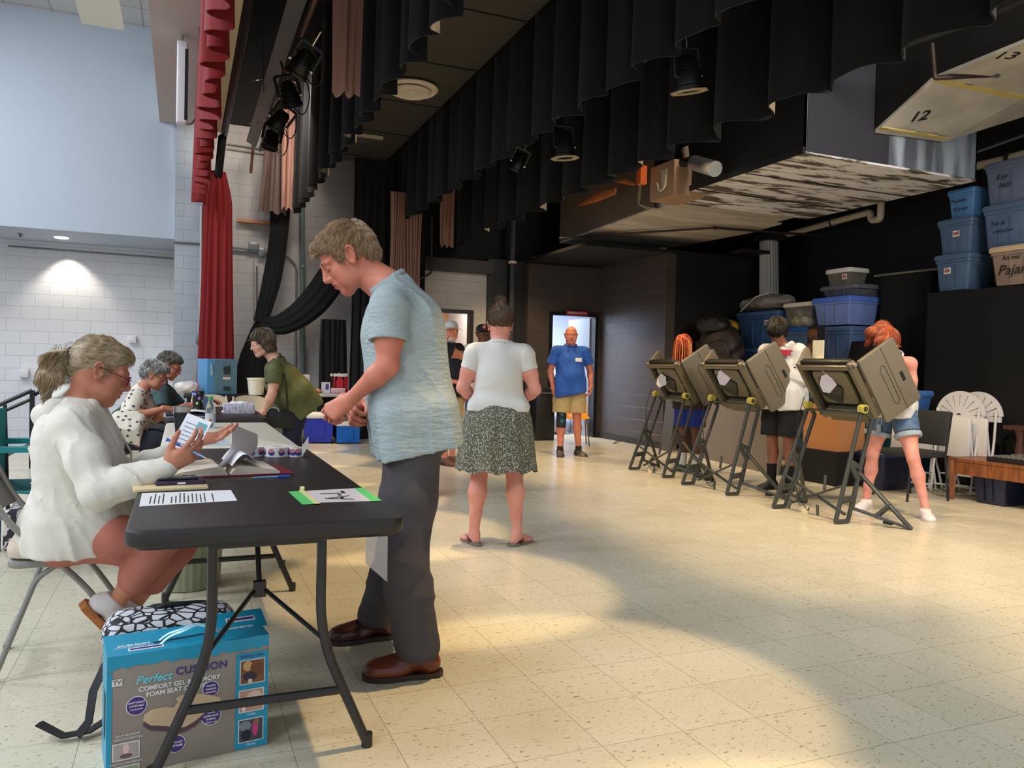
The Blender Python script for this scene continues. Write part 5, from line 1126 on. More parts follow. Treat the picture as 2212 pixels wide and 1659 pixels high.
ds = MB().box((-.02, 3.24, ZT+.0015), (.06, .045, .0025), (0, 0, .4)).build('yellow_note', mat('yellow_note', (214, 184, 120), .7)); tag(ds, 'small yellow note on the table under the sleeve', 'paper')
# plastic sleeve hanging below the table edge, blue edge card
hs = MB().sheet(lambda u, v: (.50+.065*u, 2.272-.0045-.004*v, .69-(.075+.06*u)*v), 4, 6, .0015).build('plastic_sleeve', mat('clear_plastic', (200, 200, 204), .25, trans=.5, alpha=.6)); tag(hs, 'clear plastic sleeve hanging from the near right table edge', 'plastic sleeve')
# tumbler and bottle on the white table
t = thing('steel_tumbler', 'black insulated tumbler with steel rim on the white table', 'tumbler', (.005, 5.24, ZT))
MB().lathe([(.001, 0), (.036, 0), (.036, .004), (.048, .14), (.001, .14)], 28).build('body', mat('tumbler_black', (26, 26, 28), .4), t); MB().lathe([(.0485, .138), (.052, .172), (.048, .174), (.045, .14)], 28).build('rim', mat('brushed_steel', (180, 178, 176), .3, metal=.9), t); MB().lathe([(.001, .165), (.047, .165), (.047, .172), (.001, .176)], 28).build('lid', mat('lid_smoke', (70, 70, 72), .2), t)
t = thing('water_bottle', 'small water bottle with a green cap on the white table', 'bottle', (.185, 5.75, ZT)); CP = mat('clear_bottle', (226, 236, 238), .06, trans=.9, ior=1.33)
MB().lathe([(.001, 0), (.03, 0), (.033, .01), (.033, .12), (.030, .14), (.014, .185), (.013, .195), (.001, .195)], 24).build('bottle', CP, t); MB().lathe([(.001, .19), (.0155, .19), (.0155, .212), (.001, .212)], 20).build('cap', mat('cap_green', (60, 160, 90), .4), t)
MB().lathe([(.0332, .035), (.0336, .035), (.0336, .10), (.0332, .10)], 24).build('label', mat('bottle_label', (190, 196, 204), .5), t)
o = flat('leaflet', 'small red and white leaflet on the left corner of the white table', 'paper', [(-.09, 4.75), (.03, 4.75), (.03, 4.95), (-.09, 4.95)], PAPER); MB().box((-.05, 4.80, ZT+.0018), (.06, .04, .001)).build('red_print', mat('red_print', (150, 40, 60), .6), o)
o = flat('leaflet', 'grey printed sheet beyond the hand on the white table', 'paper', [(.09, 4.5), (.25, 4.5), (.25, 4.9), (.09, 4.9)], mat('grey_sheet', (186, 190, 200), .7)); lines_text(o, (.10, 4.88, ZT), (1,0,0), (0,1,0), .13, 16, mat('print_pale', (140, 144, 160), .8), 8, .006, .022)
# ---- on the second black table
t = thing('patterned_tumbler', 'black tumbler with coloured fruit pattern and a pink straw', 'tumbler', (.13, 7.12, ZT))
VT = bpy.data.materials.new('fruit_pattern'); VT.use_nodes = True; nt = VT.node_tree; p = nt.nodes['Principled BSDF']; tcn = N(nt, 'ShaderNodeTexCoord'); vo = N(nt, 'ShaderNodeTexVoronoi', Scale=27.0); rp = N(nt, 'ShaderNodeValToRGB'); mxn = N(nt, 'ShaderNodeMix', data_type='RGBA')
nt.links.new(tcn.outputs['Object'], vo.inputs['Vector']); rp.color_ramp.elements[0].position = .40; rp.color_ramp.elements[0].color = (1,1,1,1); rp.color_ramp.elements[1].position = .45; rp.color_ramp.elements[1].color = (0,0,0,1)
hs_ = N(nt, 'ShaderNodeHueSaturation'); hs_.inputs['Color'].default_value = C3(226, 120, 130); sx = N(nt, 'ShaderNodeSeparateXYZ'); nt.links.new(vo.outputs['Color'], sx.inputs[0]); nt.links.new(sx.outputs[0], hs_.inputs['Hue']); mxn.inputs[6].default_value = C3(20, 18, 22)
nt.links.new(vo.outputs['Distance'], rp.inputs[0]); nt.links.new(rp.outputs[0], mxn.inputs[0]); nt.links.new(hs_.outputs[0], mxn.inputs[7]); nt.links.new(mxn.outputs[2], p.inputs['Base Color']); p.inputs['Roughness'].default_value = .35
MB().lathe([(.001, 0), (.036, 0), (.048, .19), (.001, .19)], 26).build('cup', VT, t); MB().lathe([(.001, .19), (.05, .19), (.05, .2), (.001, .205)], 26).build('lid', mat('lid_black', (30, 28, 30), .3), t); MB().cyl((.012, 0, .15), (-.012, 0, .285), .004, n=8).build('straw', mat('pink_straw', (226, 90, 120), .3), t)
t = thing('tissue_box', 'white patterned tissue box on the second black table', 'tissue box', (.47, 7.35, ZT), .0)
TBX = mat('tissue_box_print', (224, 218, 226), .6, c2=(180, 170, 196), cscale=34, cstretch=(1.6, 1, .8), contrast=(.5, .56)); MB().rbox((0, 0, .045), (.255, .12, .09), .004).build('box', TBX, t)
f = Fld(); f.el(V3(0, 0, .088), V3(.09, .03, .022)); f.noise(.008, 50, 2); fld_obj('tissue', [(f, .006)], PAPER, t)
for i, (y, lb) in enumerate(((6.87, 'lowest'), (6.9, 'upper'))):
    o = MB().box((.05, 6.98, ZT+.006+i*.013), (.36-.03*i, .34, .012), (0, 0, .03*i)).build('document_folder', mat('folder_%d' % i, ((178, 172, 180), (40, 34, 60))[i], .6)); tag(o, lb+' folder of papers below the hands of the woman in the star shirt', 'folder')
o = MB().sheet(lambda u, v: (-.06+.30*u, 6.85+.26*v, ZT+.022+.02*math.sin(u*PI)+.008), 10, 6, .004).build('open_register', PAPER); tag(o, 'open register with white pages under the writing hands', 'book')
o = MB().box((.24, 7.2, ZT+.025), (.07, .05, .05)).build('stamp_box', mat('navy_box', (60, 66, 84), .5)); tag(o, 'small navy box beside the patterned tumbler', 'box')
o = flat('loose_papers', 'loose papers left of the leaning woman', 'paper', [(.33, 7.5), (.62, 7.5), (.64, 7.8), (.35, 7.8)], PAPER)
# ---- ballot box, its stand, bucket, plastic bag
BB = mat('ballot_blue', (78, 140, 186), .45); BB2 = mat('ballot_teal', (92, 126, 142), .5)
t = thing('ballot_box_stand', 'black upright piano-like stand carrying the blue ballot box', 'stand', (.60, 11.35, 0)); PB = mat('piano_black', (28, 20, 18), .25)
MB().rbox((0, 0, .735), (1.15, .55, .05), .02).build('top', PB, t); MB().box((0, .1, .56), (1.05, .32, .30)).build('case', mat('piano_brown', (60, 34, 26), .35), t)
for sx_ in (-1, 1): MB().box((sx_*.5, -.2, .355), (.06, .06, .71)).build('leg', PB, t)
t = thing('ballot_box', 'blue metal ballot box with latch and lock in front of the red curtain', 'ballot box', (.44, 11.35, .76), .28)
MB().rbox((0, 0, .235), (.40, .40, .47), .012, rz=.006).build('box', BB, t); MB().box((.05, -.2015, .235), (.295, .004, .45)).build('front_panel', BB2, t)
MB().rbox((-.135, -.206, .33), (.035, .012, .16), .005, rz=.004).build('latch', mat('latch_metal', (160, 186, 206), .3, metal=.6), t); MB().box((.06, -.21, .32), (.085, .012, .10)).build('slot_plate', mat('dark_plate', (44, 50, 56), .4), t)
MB().lathe([(.001, 0), (.02, 0), (.02, .02), (.001, .02)], 14, (.06, -.205, .40), (PI/2, 0, 0)).build('lock', CHROME, t); MB().box((.06, -.206, .215), (.10, .004, .034)).build('notice', mat('cream_label', (216, 206, 180), .6), t); MB().box((.06, -.212, .08), (.08, .016, .05)).build('handle', mat('dark_plate', (0,0,0)), t)
t = thing('plastic_bucket', 'white lidded bucket beside the blue ballot box', 'bucket', (.93, 11.15, .76)); WPL = mat('white_plastic', (226, 218, 196), .4)
MB().lathe([(.001, 0), (.095, 0), (.115, .2), (.001, .2)], 28).build('bucket', WPL, t); MB().lathe([(.001, .2), (.122, .2), (.122, .225), (.001, .23)], 28).build('lid', WPL, t)
t = thing('bag_of_cups', 'clear plastic bag of white cups beside the ballot box', 'bag', (.07, 11.2, .76)); f = Fld(); f.el(V3(0, 0, .09), V3(.16, .1, .085)); f.noise(.018, 24, 4); f.cut(V3(0,0,.002), V3(0,0,-1)); fld_obj('bag', [(f, .010)], mat('milky_plastic', (216, 206, 200), .3), t)
# ---- coolers and snacks
def cooler(label, loc, rz, w_, d_, h_, colr, lidm, wheels):
    t = thing('cooler', label, 'cooler', loc, rz); m_ = mat('cooler_%d' % colr[2], colr, .35)
    MB().box((0, 0, h_*.42+.02), (w_, d_, h_*.84)).box((0, -d_/2-.006, h_*.45), (w_*.42, .012, h_*.5)).build('body', m_, t, smooth=False); MB().rbox((0, 0, h_*.92+.01), (w_+.03, d_+.03, h_*.17), .03).build('lid', lidm, t)
    MB().rbox((0, 0, h_+.012), (w_*.8, d_*.8, .02), .03).build('lid_panel', lidm, t)
    if wheels:
        for s in (-1, 1): MB().cyl((s*w_*.5-.02, -d_/2+.02, .055), (s*w_*.5+.02, -d_/2+.02, .055), .055, n=18).build('wheel', mat('rubber_black', (24, 24, 26), .6), t)
    return t
CW = mat('cooler_white', (228, 222, 210), .4)
cooler('large royal blue wheeled cooler with a white lid', (1.93, 12.18, 0), -.15, .42, .36, .44, (34, 52, 170), CW, True); cooler('smaller bright blue cooler beside the wheeled one', (2.34, 12.02, 0), -.1, .34, .26, .31, (10, 100, 190), CW, False)
t = cooler('red and white drink cooler on the snack table', (2.30, 12.62, .74), 0, .26, .2, .30, (190, 24, 44), CW, False); 
t['label'] = 'red cooler with a white lid on the snack table'
SNK = [('snack_bag', 'silver and orange bag of chips leaning on the snack table', 'snack bag', (1.50, 12.55), (.10, .05, .14), (196, 96, 60), (150, 150, 160)), ('snack_bag', 'orange snack bag lying in front of the silver one', 'snack bag', (1.63, 12.48), (.10, .06, .05), (214, 92, 44), (226, 130, 90)),
    ('snack_bag', 'small orange snack pack beside the white carton', 'snack bag', (1.95, 12.46), (.07, .05, .035), (226, 130, 70), (220, 170, 130))]
for nm, lb, ct, (x, y), r_, c1, c2_ in SNK:
    f = Fld(); f.el(V3(0, 0, r_[2]), V3(*r_)); f.noise(.015, 30, x); o = fld_obj(nm, [(f, .012)], mat('snack%d' % (c1[0]+c1[1]), c1, .3, c2=c2_, cscale=12), None, M=Matrix.Translation((x, y, .742))); tag(o, lb, ct)
o = MB().rbox((1.78, 12.7, .885), (.17, .02, .28), .01).build('cutting_board', mat('board_translucent', (222, 206, 196), .4)); tag(o, 'upright pale plastic tray on the snack table', 'tray')
t = thing('snack_box', 'small white and blue snack box on the snack table', 'box', (2.08, 12.52, .742)); MB().box((0, 0, .085), (.13, .08, .17)).build('box', mat('snack_box_white', (216, 210, 214), .5), t, smooth=False); MB().box((.02, -.041, .10), (.05, .003, .09)).build('print', mat('snack_print', (70, 70, 140), .5), t, smooth=False)
o = MB().rbox((2.27, 12.50, .785), (.22, .10, .08), .01).build('cup_pack', mat('pink_pack', (220, 176, 180), .4)); tag(o, 'pale pink pack in front of the red cooler', 'package')
# =================================================================== VOTING BOOTHS
BO = mat('booth_olive', (98, 90, 70), .32, bump=.2, bscale=200, bdist=.002); BOD = mat('booth_dark', (30, 30, 28), .35); BLEG = mat('booth_leg', (62, 64, 60), .38); BKN = mat('booth_knob', (196, 180, 80), .35); BOL = mat('booth_shield', (112, 104, 90), .42, bump=.25, bscale=240, bdist=.002)
def bar(mb, a, b, w_, th, side=(0, 1, 0)):
    """flat moulded bar, w_ wide across `side`, th thick"""
    a, b = Vector(a), Vector(b); d = (b-a).normalized(); s_ = Vector(side); s_ = (s_-d*s_.dot(d)).normalized(); n = d.cross(s_); c = (a+b)/2
    R_ = Matrix((d, s_, n)).transposed(); return mb.rbox(c, ((b-a).length+th*.6, w_, th), min(w_, th)*.35, R_, seg=2)
def booth():
    t = thing('voting_booth', 'x', 'voting booth', (0, 0, 0), 0, 'voting booths on folding truss legs')
    a0, a1 = Vector((.20, 0, 1.27)), Vector((.46, 0, .89)); sl = (a1-a0).normalized(); nn = Vector((-sl.z, 0, sl.x)); nn = -nn if nn.x < 0 else nn   # nn points to the voter
    Rt = Matrix((sl, Vector((0, 1, 0)), sl.cross(Vector((0, 1, 0))))).transposed(); ln = (a1-a0).length; mid = (a0+a1)/2; hw = .285
    f_ = MB(); 
    for s in (-1, 1): f_.rbox(mid+Vector((0, s*hw, 0)), (ln+.09, .045, .075), .018, Rt)
    for q in (a0, a1+sl*.02): f_.rbox(q, (.045, hw*2+.04, .075), .018, Rt)
    f_.build('tray_frame', BO, t)
    MB().rbox(mid+nn*.03, (ln, hw*2, .014), .02, Rt).build('tray_panel', BOD, t)
    MB().rbox(mid-sl*.02+nn*.005, (ln*.72, hw*1.35, .035), .05, Rt, seg=4).build('underside_shell', BO, t)
    MB().rbox(mid-nn*.018+Vector((0, .05, 0)), (.20, .24, .02), .03, Matrix.Rotation(.5, 3, nn) @ Rt).build('cable_recess', BOD, t)
    MB().rbox(a1-nn*.01+sl*.03+nn*.035, (.13, hw*1.5, .10), .02, Rt).build('lower_housing', BO, t)
    MB().cyl((.50, -hw*.85, .905), (.50, hw*.85, .905), .012, n=8).build('axle', BOD, t)
    # privacy shields, opened outwards: a near wing, a far wing, a narrow top flap
    def wing(s, spread, dep, lab):
        o_ = Vector((0, s, 0)); dv = (nn+o_*spread).normalized(); nrm_ = dv.cross(sl).normalized(); R_ = Matrix((sl, dv, nrm_)).transposed(); c = mid+Vector((0, s*(hw+.03), 0))+dv*(dep/2+.035)+sl*.05
        w_ = MB().rbox(c, (ln+.15, dep, .045), .022, R_, seg=4, rz=.012).build('privacy_shield', BOL, t)
        e = nrm_*(.0235 if nrm_.y*s > 0 else -.0235)*1; 
        def P(a, b): return c+sl*a+dv*b+e*1.02
        gm = mat('groove_dark', (26, 25, 22), .6); q = [(-.16,-.02), (-.13,-.055), (-.08,-.055) , (.19,-.055), (.215,-.03), (.19,.0), (-.13,.0), (-.16,-.02)]
        MB().tube([P(a, b) for a, b in q], .0022, 4).build('moulded_groove', gm, w_); MB().tube([P(-(ln+.14)/2, .035), P((ln+.14)/2, .035)], .0022, 4).build('moulded_groove', gm, w_)
        if s < 0: MB().rbox(P(.03, .115), (.085, .028, .008), .004, R_).build('latch_slot', gm, w_)
        return w_
    wing(-1, .14, .39, 'near'); wing(1, .55, .30, 'far')
    hl = Vector(a0)-sl*.04
    MB().rbox(hl+nn*.02+Vector((0, 0, 0)), (.03, hw*1.9, .05), .008, Rt).build('top_hinge', BOD, t)
    for s in (-1, 1): MB().cyl(a0+Vector((0, s*(hw+.05), 0))-sl*.02, a0+Vector((0, s*(hw+.02), 0))-sl*.02, .014, n=10).build('hinge_pin', mat('hinge_pale', (150, 146, 130), .3), t)
    # legs: two leaning truss frames with a kickstand each
    def legset(s):
        y = s*.36; F0, F1 = Vector((0, y, .02)), Vector((.31, y-s*.06, .925)); G0, G1 = Vector((.13, y, .02)), Vector((.40, y-s*.04, .84)); m1 = F0.lerp(F1, .52); m2 = G0.lerp(G1, .40); x_ = G0.lerp(G1, .52)
        lm = MB(); bar(lm, F0, F1, .03, .028); bar(lm, G0, G1, .03, .026); bar(lm, F0, G0, .032, .03); bar(lm, F0.lerp(F1, .18), G0.lerp(G1, .22), .026, .05); bar(lm, m1, m2+Vector((.01,0,0)), .026, .04); bar(lm, m1+Vector((-.0,0,.01)), x_, .026, .04); bar(lm, F1, G1, .03, .03)
        lm.build('leg_frame', BLEG, t); MB().cyl(F1+Vector((0, -s*.02, 0)), F1+Vector((0, s*.035, 0)), .036, n=20).build('pivot_knob', BKN, t); MB().cyl(F1+Vector((0, s*.035, 0)), F1+Vector((0, s*.042, 0)), .022, n=16).build('knob_cap', BLEG, t)
        K = Vector((.41, y+s*.36, .012)) if s < 0 else Vector((.52, y+s*.16, .012)); h = G0.lerp(G1, .47); lo = G0.lerp(G1, .10)+Vector((.02, 0, .02)); km = MB(); side = (K-h).cross(Vector((0, 0, 1))); bar(km, h, K, .024, .032); bar(km, lo, K, .024, .026); bar(km, h, lo, .022, .03); bar(km, h.lerp(K, .60), lo.lerp(K, .42), .022, .04); km.build('kickstand', BLEG, t)
        MB().box(lo.lerp(K, .62)+Vector((0, 0, -.02)), (.03, .07, .02)).build('foot_pad', BOD, t)
    legset(-1); legset(1)
    def crossp(f0, f1, name):
        L0, L1 = Vector((0, .36, .02)), Vector((.31, .30, .925)); R0, R1 = Vector((0, -.36, .02)), Vector((.31, -.30, .925)); mb = MB()
        a, b, c, d = L0.lerp(L1, f0), R0.lerp(R1, f0), L0.lerp(L1, f1), R0.lerp(R1, f1); bar(mb, a, b, .02, .02); bar(mb, c, d, .02, .02)
        for k in (.0, .25, .72, 1): bar(mb, a.lerp(b, k), c.lerp(d, max(0, min(1, k-.04 if k == .72 else k))), .02, .02)
        mb.build(name, BLEG, t)
    crossp(.25, .37, 'cross_panel'); crossp(.02, .10, 'cross_panel')
    mb = MB(); bar(mb, (.10, .34, .30), (.16, -.30, .06), .02, .02); mb.build('diagonal_strut', BLEG, t); mb = MB(); bar(mb, (.10, -.32, .30), (.16, .30, .06), .02, .02); mb.build('diagonal_strut', BLEG, t)
    MB().cyl((.30, .31, .89), (.30, -.31, .89), .010, n=8).build('tie_rod', BLEG, t)
    return t
bt = booth(); BOOTHS = [((4.86, 5.17, 0), .0, 'nearest voting booth, at the right in front of the red-haired girl'), ((4.90, 6.60, 0), .02, 'middle voting booth of the three, in front of the boy in the white hoodie'), ((5.00, 7.84, 0), .0, 'farthest voting booth, in front of the person with orange braids')]
for i, (loc, rz_, lb) in enumerate(BOOTHS):
    b = bt if i == 0 else copy_tree(bt); b.location = loc; b.rotation_euler.z = rz_; b['label'] = lb
for i, (loc, rz_, lb) in enumerate(BOOTHS):
    base = Vector(loc); mp_ = [(1788, 828), (1563, 815), (1430, 822)][i]; c = Vector(PX(mp_[0], mp_[1], loc[0]+.235)); k = 1.0; 
    msk = [(-.055, .06), (.0, .085), (.075, -.01), (.02, -.085), (-.035, -.075), (-.065, -.01)]
    sg = 1 if i else 1; f = frame(c, (.55, -.83, 0), (.1, .0, 1))
    if i == 2: f = f @ Matrix.Rotation(-.5, 4, 'Z')
    o = MB().prism(msk, .004, f).build('face_mask', mat('mask_white', (226, 214, 216), .8)); tag(o, 'white face mask hanging by its loop on the '+('nearest', 'middle', 'farthest')[i]+' voting booth', 'face mask', 'face masks on the booths')
    top = Vector((loc[0]+.17, c.y+.01, 1.275)); MB().tube([c+Vector((0, .0, .07)), (c+top)/2+Vector((-.01, .02, .03)), top], .0025, 5).build('ear_loop', mat('mask_white', (0,0,0)), o)
    o = MB().tube(fillet([(loc[0]+.22, loc[1]+.26, 1.0), (loc[0]+.14, loc[1]+.27, .75), (loc[0]+.16, loc[1]+.22, .45), (loc[0]+.06, loc[1]+.18, .2), (loc[0]+.15, loc[1]+.1, .01), (loc[0]+.35, loc[1]+.3, .008)], .12), .004, 5).build('power_cord', BOD); tag(o, 'thin black cord trailing from the '+('nearest', 'middle', 'farthest')[i]+' voting booth', 'cord')
for (px, py, lb) in ((1737, 1108, 'cream paper tag on the bar of the nearest booth'), (1403, 1021, 'cream paper tag on the bar of the farthest booth')):
    c = Vector(PG(px, py, .06)); o = MB().rbox(c, (.004, .075, .055), .001, (.3, 0, -.1)).build('paper_tag', mat('tag_cream', (222, 204, 166), .6)); tag(o, lb, 'tag'); MB().tube([c, c+Vector((.03, 0, .05))], .0015, 4).build('string', PAPER, o)
t = thing('ballot_holder', 'white plastic tray with hooks lying behind the top of the nearest booth', 'tray', (5.32, 5.26, 1.22)); MB().box((0, .12, .06), (.14, .34, .07), (0, .5, 0)).build('tray', WPL, t)
for k in (0, 1): MB().tube([(-.04, .02+.16*k, .06), (-.05, .02+.16*k, .10), (-.08, .02+.16*k, .10), (-.09, .02+.16*k, .075)], .005, 6).build('hook', CHROME, t)
MB().box((0, .27, .20), (.01, .13, .18)).build('back_plate', WPL, t)
t = thing('padlock', 'bunch of small metal tags hanging on the right leg of the nearest booth', 'padlock', tuple(PX(1900, 920, 5.2))); MB().box((0, 0, -.02), (.02, .045, .06)).build('body', CHROME, t); MB().tube([(0, -.02, .01), (0, -.02, .05), (0, .02, .05), (0, .02, .01)], .005, 6).build('shackle', CHROME, t)

# =================================================================== STORAGE AGAINST THE BACK WALL
def wear(c, k=12): return tuple(max(0, v-k) for v in c)
def bin_(label, c, size, colr, lidc=None, rz=0, group='plastic storage bins', clear=False, lidh=.045, sticker=None, words=None, tag_='storage_bin'):
    """tapered tote with ribs and an overhanging lid; size = x depth, y width, z height; faces -x"""
    t = thing(tag_, label, 'storage bin', c, rz, group); dx, dy, dz = size; nm = 'tote_%d_%d_%d' % colr
    m_ = mat(nm, colr, .35, c2=wear(colr), cscale=3) if not clear else mat(nm+'c', colr, .15, trans=.55, alpha=.55)
    def ring(k, z, r=.03, e=0):
        hx, hy = dx/2*k+e, dy/2*k+e; out = []
        for cx, cy, a0 in ((hx-r, hy-r, 0), (-hx+r, hy-r, 90), (-hx+r, -hy+r, 180), (hx-r, -hy+r, 270)):
            for q in range(5): a = math.radians(a0+22.5*q); out.append(Vector((cx+r*math.cos(a), cy+r*math.sin(a), z)))
        return out
    zb = dz-lidh; MB().rings([ring(.80, 0), ring(.82, .01), ring(.93, zb*.86), ring(.97, zb*.87), ring(.97, zb)]).build('tub', m_, t)
    lm = mat('lid_%d_%d_%d' % (lidc or colr), lidc or colr, .35) ; MB().rings([ring(1.0, zb-.012, e=.004), ring(1.0, zb+lidh*.55, e=.006), ring(.97, dz), ring(.90, dz), ring(.88, dz-.006)]).build('lid', lm, t)
    hx = dx/2*.885
    if not clear:
        for s in (-1, 1): MB().box((-hx-.004, s*dy*.12, zb*.45), (.012, dy*.02, zb*.7), (0, -.07, 0)).build('rib', m_, t)
    if sticker: MB().box((-hx-.012, sticker[0]*dy, zb*sticker[1]), (.003, .085, .07)).build('sticker', mat('bin_sticker', (214, 196, 190), .5), t); MB().box((-hx-.014, sticker[0]*dy, zb*sticker[1]), (.003, .06, .03)).build('sticker_print', mat('bin_sticker_print', (150, 96, 96), .5), t)
    for (s_, z_, yy, zz, sh) in (words or []): text('handwriting', s_, z_, frame((-hx-.014, yy*dy, zb*zz), (0, -1, 0), (.07, 0, 1)), mat('marker_black', (0,0,0)), t, shear=sh, bold=.0002, depth=.0003)
    return t
DB, MB2, LB, PB_ = (74, 98, 128), (82, 104, 136), (122, 144, 206), (96, 106, 132)
# draped shelf that carries the right hand stacks
drp = mat('black_drape_cloth', (12, 11, 11), .95)
def drape_box(name, x0, x1, y0, y1, z1, label, seed=0, cat='cloth'):
    per = [(x1, y0), (x0, y0), (x0, y1), (x1, y1)]; seg = [(x1-x0), (y1-y0), (x1-x0)]; tot = sum(seg)
    def fn(u, v):
        d = u*tot
        for i in range(3):
            if d <= seg[i] or i == 2: a, b = per[i], per[i+1]; k = min(d/seg[i], 1); break
            d -= seg[i]
        x, y = a[0]+(b[0]-a[0])*k, a[1]+(b[1]-a[1])*k; n = (0, -1) if i == 0 else ((-1, 0) if i == 1 else (0, 1)); o_ = .035*clothfold(u*tot*1.1, seed)*(.2+.8*v)+.02*v
        return (x+n[0]*o_, y+n[1]*o_, z1*(1-v)+.004*v)
    mb = MB().sheet(fn, int(tot*24), 8, .006); mb.box(((x0+x1)/2, (y0+y1)/2, z1-.01), (x1-x0, y1-y0, .02)); o = mb.build(name, drp, ang=60); return tag(o, label, cat)
drape_box('draped_shelf', 7.82, 9.05, 2.2, 6.50, 2.155, 'tall black draped shelving under the right hand bins', 1, 'shelf')
drape_box('draped_rack', 8.15, 9.05, 6.72, 7.45, 2.455, 'black draped rack left of the right hand bins, a flat panel on top', 4, 'shelf')
o = MB().add([tuple(PX(1915, 577, 8.15)), tuple(PX(2042, 582, 7.9)), tuple(PX(2042, 562, 8.3)), tuple(PX(1985, 562, 8.6))], [(0,1,2,3)]).build('x', drp); bpy.data.objects.remove(o)
o = MB().box((8.45, 7.08, 2.475), (.62, .92, .025), (0, 0, .05)).build('ceiling_tile_panel', mat('panel_olive_grey', (104, 98, 84), .6)); tag(o, 'thin grey-brown panel lying flat on the black draped rack', 'panel')
Z0 = 2.165
bin_('blue storage bin with a printed sticker, bottom of the stack nearest the flat panel', (8.02, 6.19, Z0), (.42, .44, .40), DB, sticker=(.12, .62)); bin_('blue storage bin, second from the bottom, with a torn pink sticker', (8.02, 6.17, Z0+.402), (.42, .43, .385), DB, sticker=(-.05, .64))
bin_('small bright blue bin marked Possum, topmost of its stack', (8.02, 6.13, Z0+.79), (.36, .33, .32), (76, 122, 172), words=[('Possum', .06, .08, .70, .1), ('B Jumb', .06, .0, .36, .1)])
bin_('beige bin with Animal Pajamas written on it, at the right edge', (8.02, 5.42, Z0), (.5, .62, .40), (150, 130, 116), (206, 180, 146), words=[('Animal', .07, .12, .78, .25), ('Pajamas', .15, -.05, .42, .2)])
bin_('grey-blue bin on the beige one, scribbled writing on its front', (8.02, 5.60, Z0+.402), (.42, .50, .45), MB2, words=[('Ties &', .06, .15, .62, .1), ('costumes', .055, .02, .42, .05)])
bin_('tall slate blue bin with purple scribbles, top of the second stack', (8.02, 5.60, Z0+.855), (.42, .49, .44), PB_, words=[('Boy', .08, .1, .70, .3), ('hats', .08, .02, .48, .3)])
bin_('blue bin cut by the right edge of the view, second tier', (8.02, 5.05, Z0+.402), (.42, .44, .45), DB); bin_('blue bin cut by the right edge of the view, top tier', (8.02, 5.05, Z0+.855), (.42, .46, .42), (84, 120, 150))
bin_('narrow blue bin standing below the flat panel, mostly hidden by the stack', (8.55, 6.6, 1.55), (.3, .3, .62), (30, 88, 146), tag_='storage_bin')
tag(MB().box((8.55, 6.60, .775), (.5, .26, 1.545)).build('shelf_post', mat('post_tan', (110, 100, 76), .7)), 'tan and dark upright between the two draped shelves', 'post')
# middle stacks: column x from 7.9
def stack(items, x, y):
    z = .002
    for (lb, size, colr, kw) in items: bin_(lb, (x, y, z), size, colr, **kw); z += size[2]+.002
    return z
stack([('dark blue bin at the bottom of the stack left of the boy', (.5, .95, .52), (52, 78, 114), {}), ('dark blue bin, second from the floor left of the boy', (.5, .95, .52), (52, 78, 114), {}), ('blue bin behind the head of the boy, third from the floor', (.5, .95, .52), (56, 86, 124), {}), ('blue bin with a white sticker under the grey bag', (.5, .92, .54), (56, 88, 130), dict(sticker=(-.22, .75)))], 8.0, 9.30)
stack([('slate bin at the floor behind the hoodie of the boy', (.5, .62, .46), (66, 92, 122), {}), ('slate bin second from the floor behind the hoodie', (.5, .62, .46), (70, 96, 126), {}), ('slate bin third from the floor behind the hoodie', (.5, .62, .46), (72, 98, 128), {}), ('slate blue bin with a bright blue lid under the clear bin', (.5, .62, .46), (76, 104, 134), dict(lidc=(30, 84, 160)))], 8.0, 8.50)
bin_('clear bin of costumes with a white lid', (8.0, 8.50, 1.857), (.45, .56, .33), (190, 184, 170), (214, 206, 190), clear=True, group=None)
for i, (dy, z_, c_, r_) in enumerate(((.10, 1.95, (200, 180, 130), .09), (-.06, 1.96, (226, 220, 206), .08), (.02, 2.05, (150, 140, 110), .07), (-.14, 2.04, (80, 80, 90), .07))):
    f = Fld(); f.el(V3(0, 0, 0), V3(.10, .10, .07)); f.noise(.02, 30, i); o = fld_obj('folded_costume', [(f, .012)], mat('costume%d' % i, c_, .8), M=Matrix.Translation((7.92, 8.50+dy, z_-.01))); tag(o, ('tan', 'white', 'olive', 'dark grey')[i]+' costume cloth inside the clear bin', 'cloth')
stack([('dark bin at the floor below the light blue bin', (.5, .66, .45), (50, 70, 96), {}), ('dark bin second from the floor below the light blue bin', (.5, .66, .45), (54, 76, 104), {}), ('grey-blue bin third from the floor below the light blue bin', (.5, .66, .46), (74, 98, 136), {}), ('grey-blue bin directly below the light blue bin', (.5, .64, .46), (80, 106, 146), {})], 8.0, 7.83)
bin_('light periwinkle blue bin with ribbed front', (8.0, 7.85, 1.85), (.55, .66, .36), LB, (84, 120, 214), lidh=.05); bin_('shallow grey lidded tote on the light blue bin', (8.12, 7.85, 2.212), (.55, .62, .16), (96, 98, 110), (100, 100, 110)); bin_('small clear bin with a barcode label, top of the middle stack', (8.05, 7.90, 2.374), (.34, .42, .22), (170, 166, 160), (214, 212, 206), clear=True, sticker=(-.28, .6), group=None)
f = Fld(); f.el(V3(0, 0, .13), V3(.24, .50, .13)); f.el(V3(-.02, .35, .12), V3(.2, .2, .10)); f.noise(.02, 14, 2); f.folds(.03, 7, 1); f.cut(V3(0,0,0), V3(0,0,-1)); o = fld_obj('garment_bag', [(f, .014)], mat('grey_plastic_bag', (120, 112, 106), .25), M=Matrix.Translation((7.98, 9.30, 2.112))); tag(o, 'shiny grey plastic bag of clothes on top of the blue bins', 'bag')
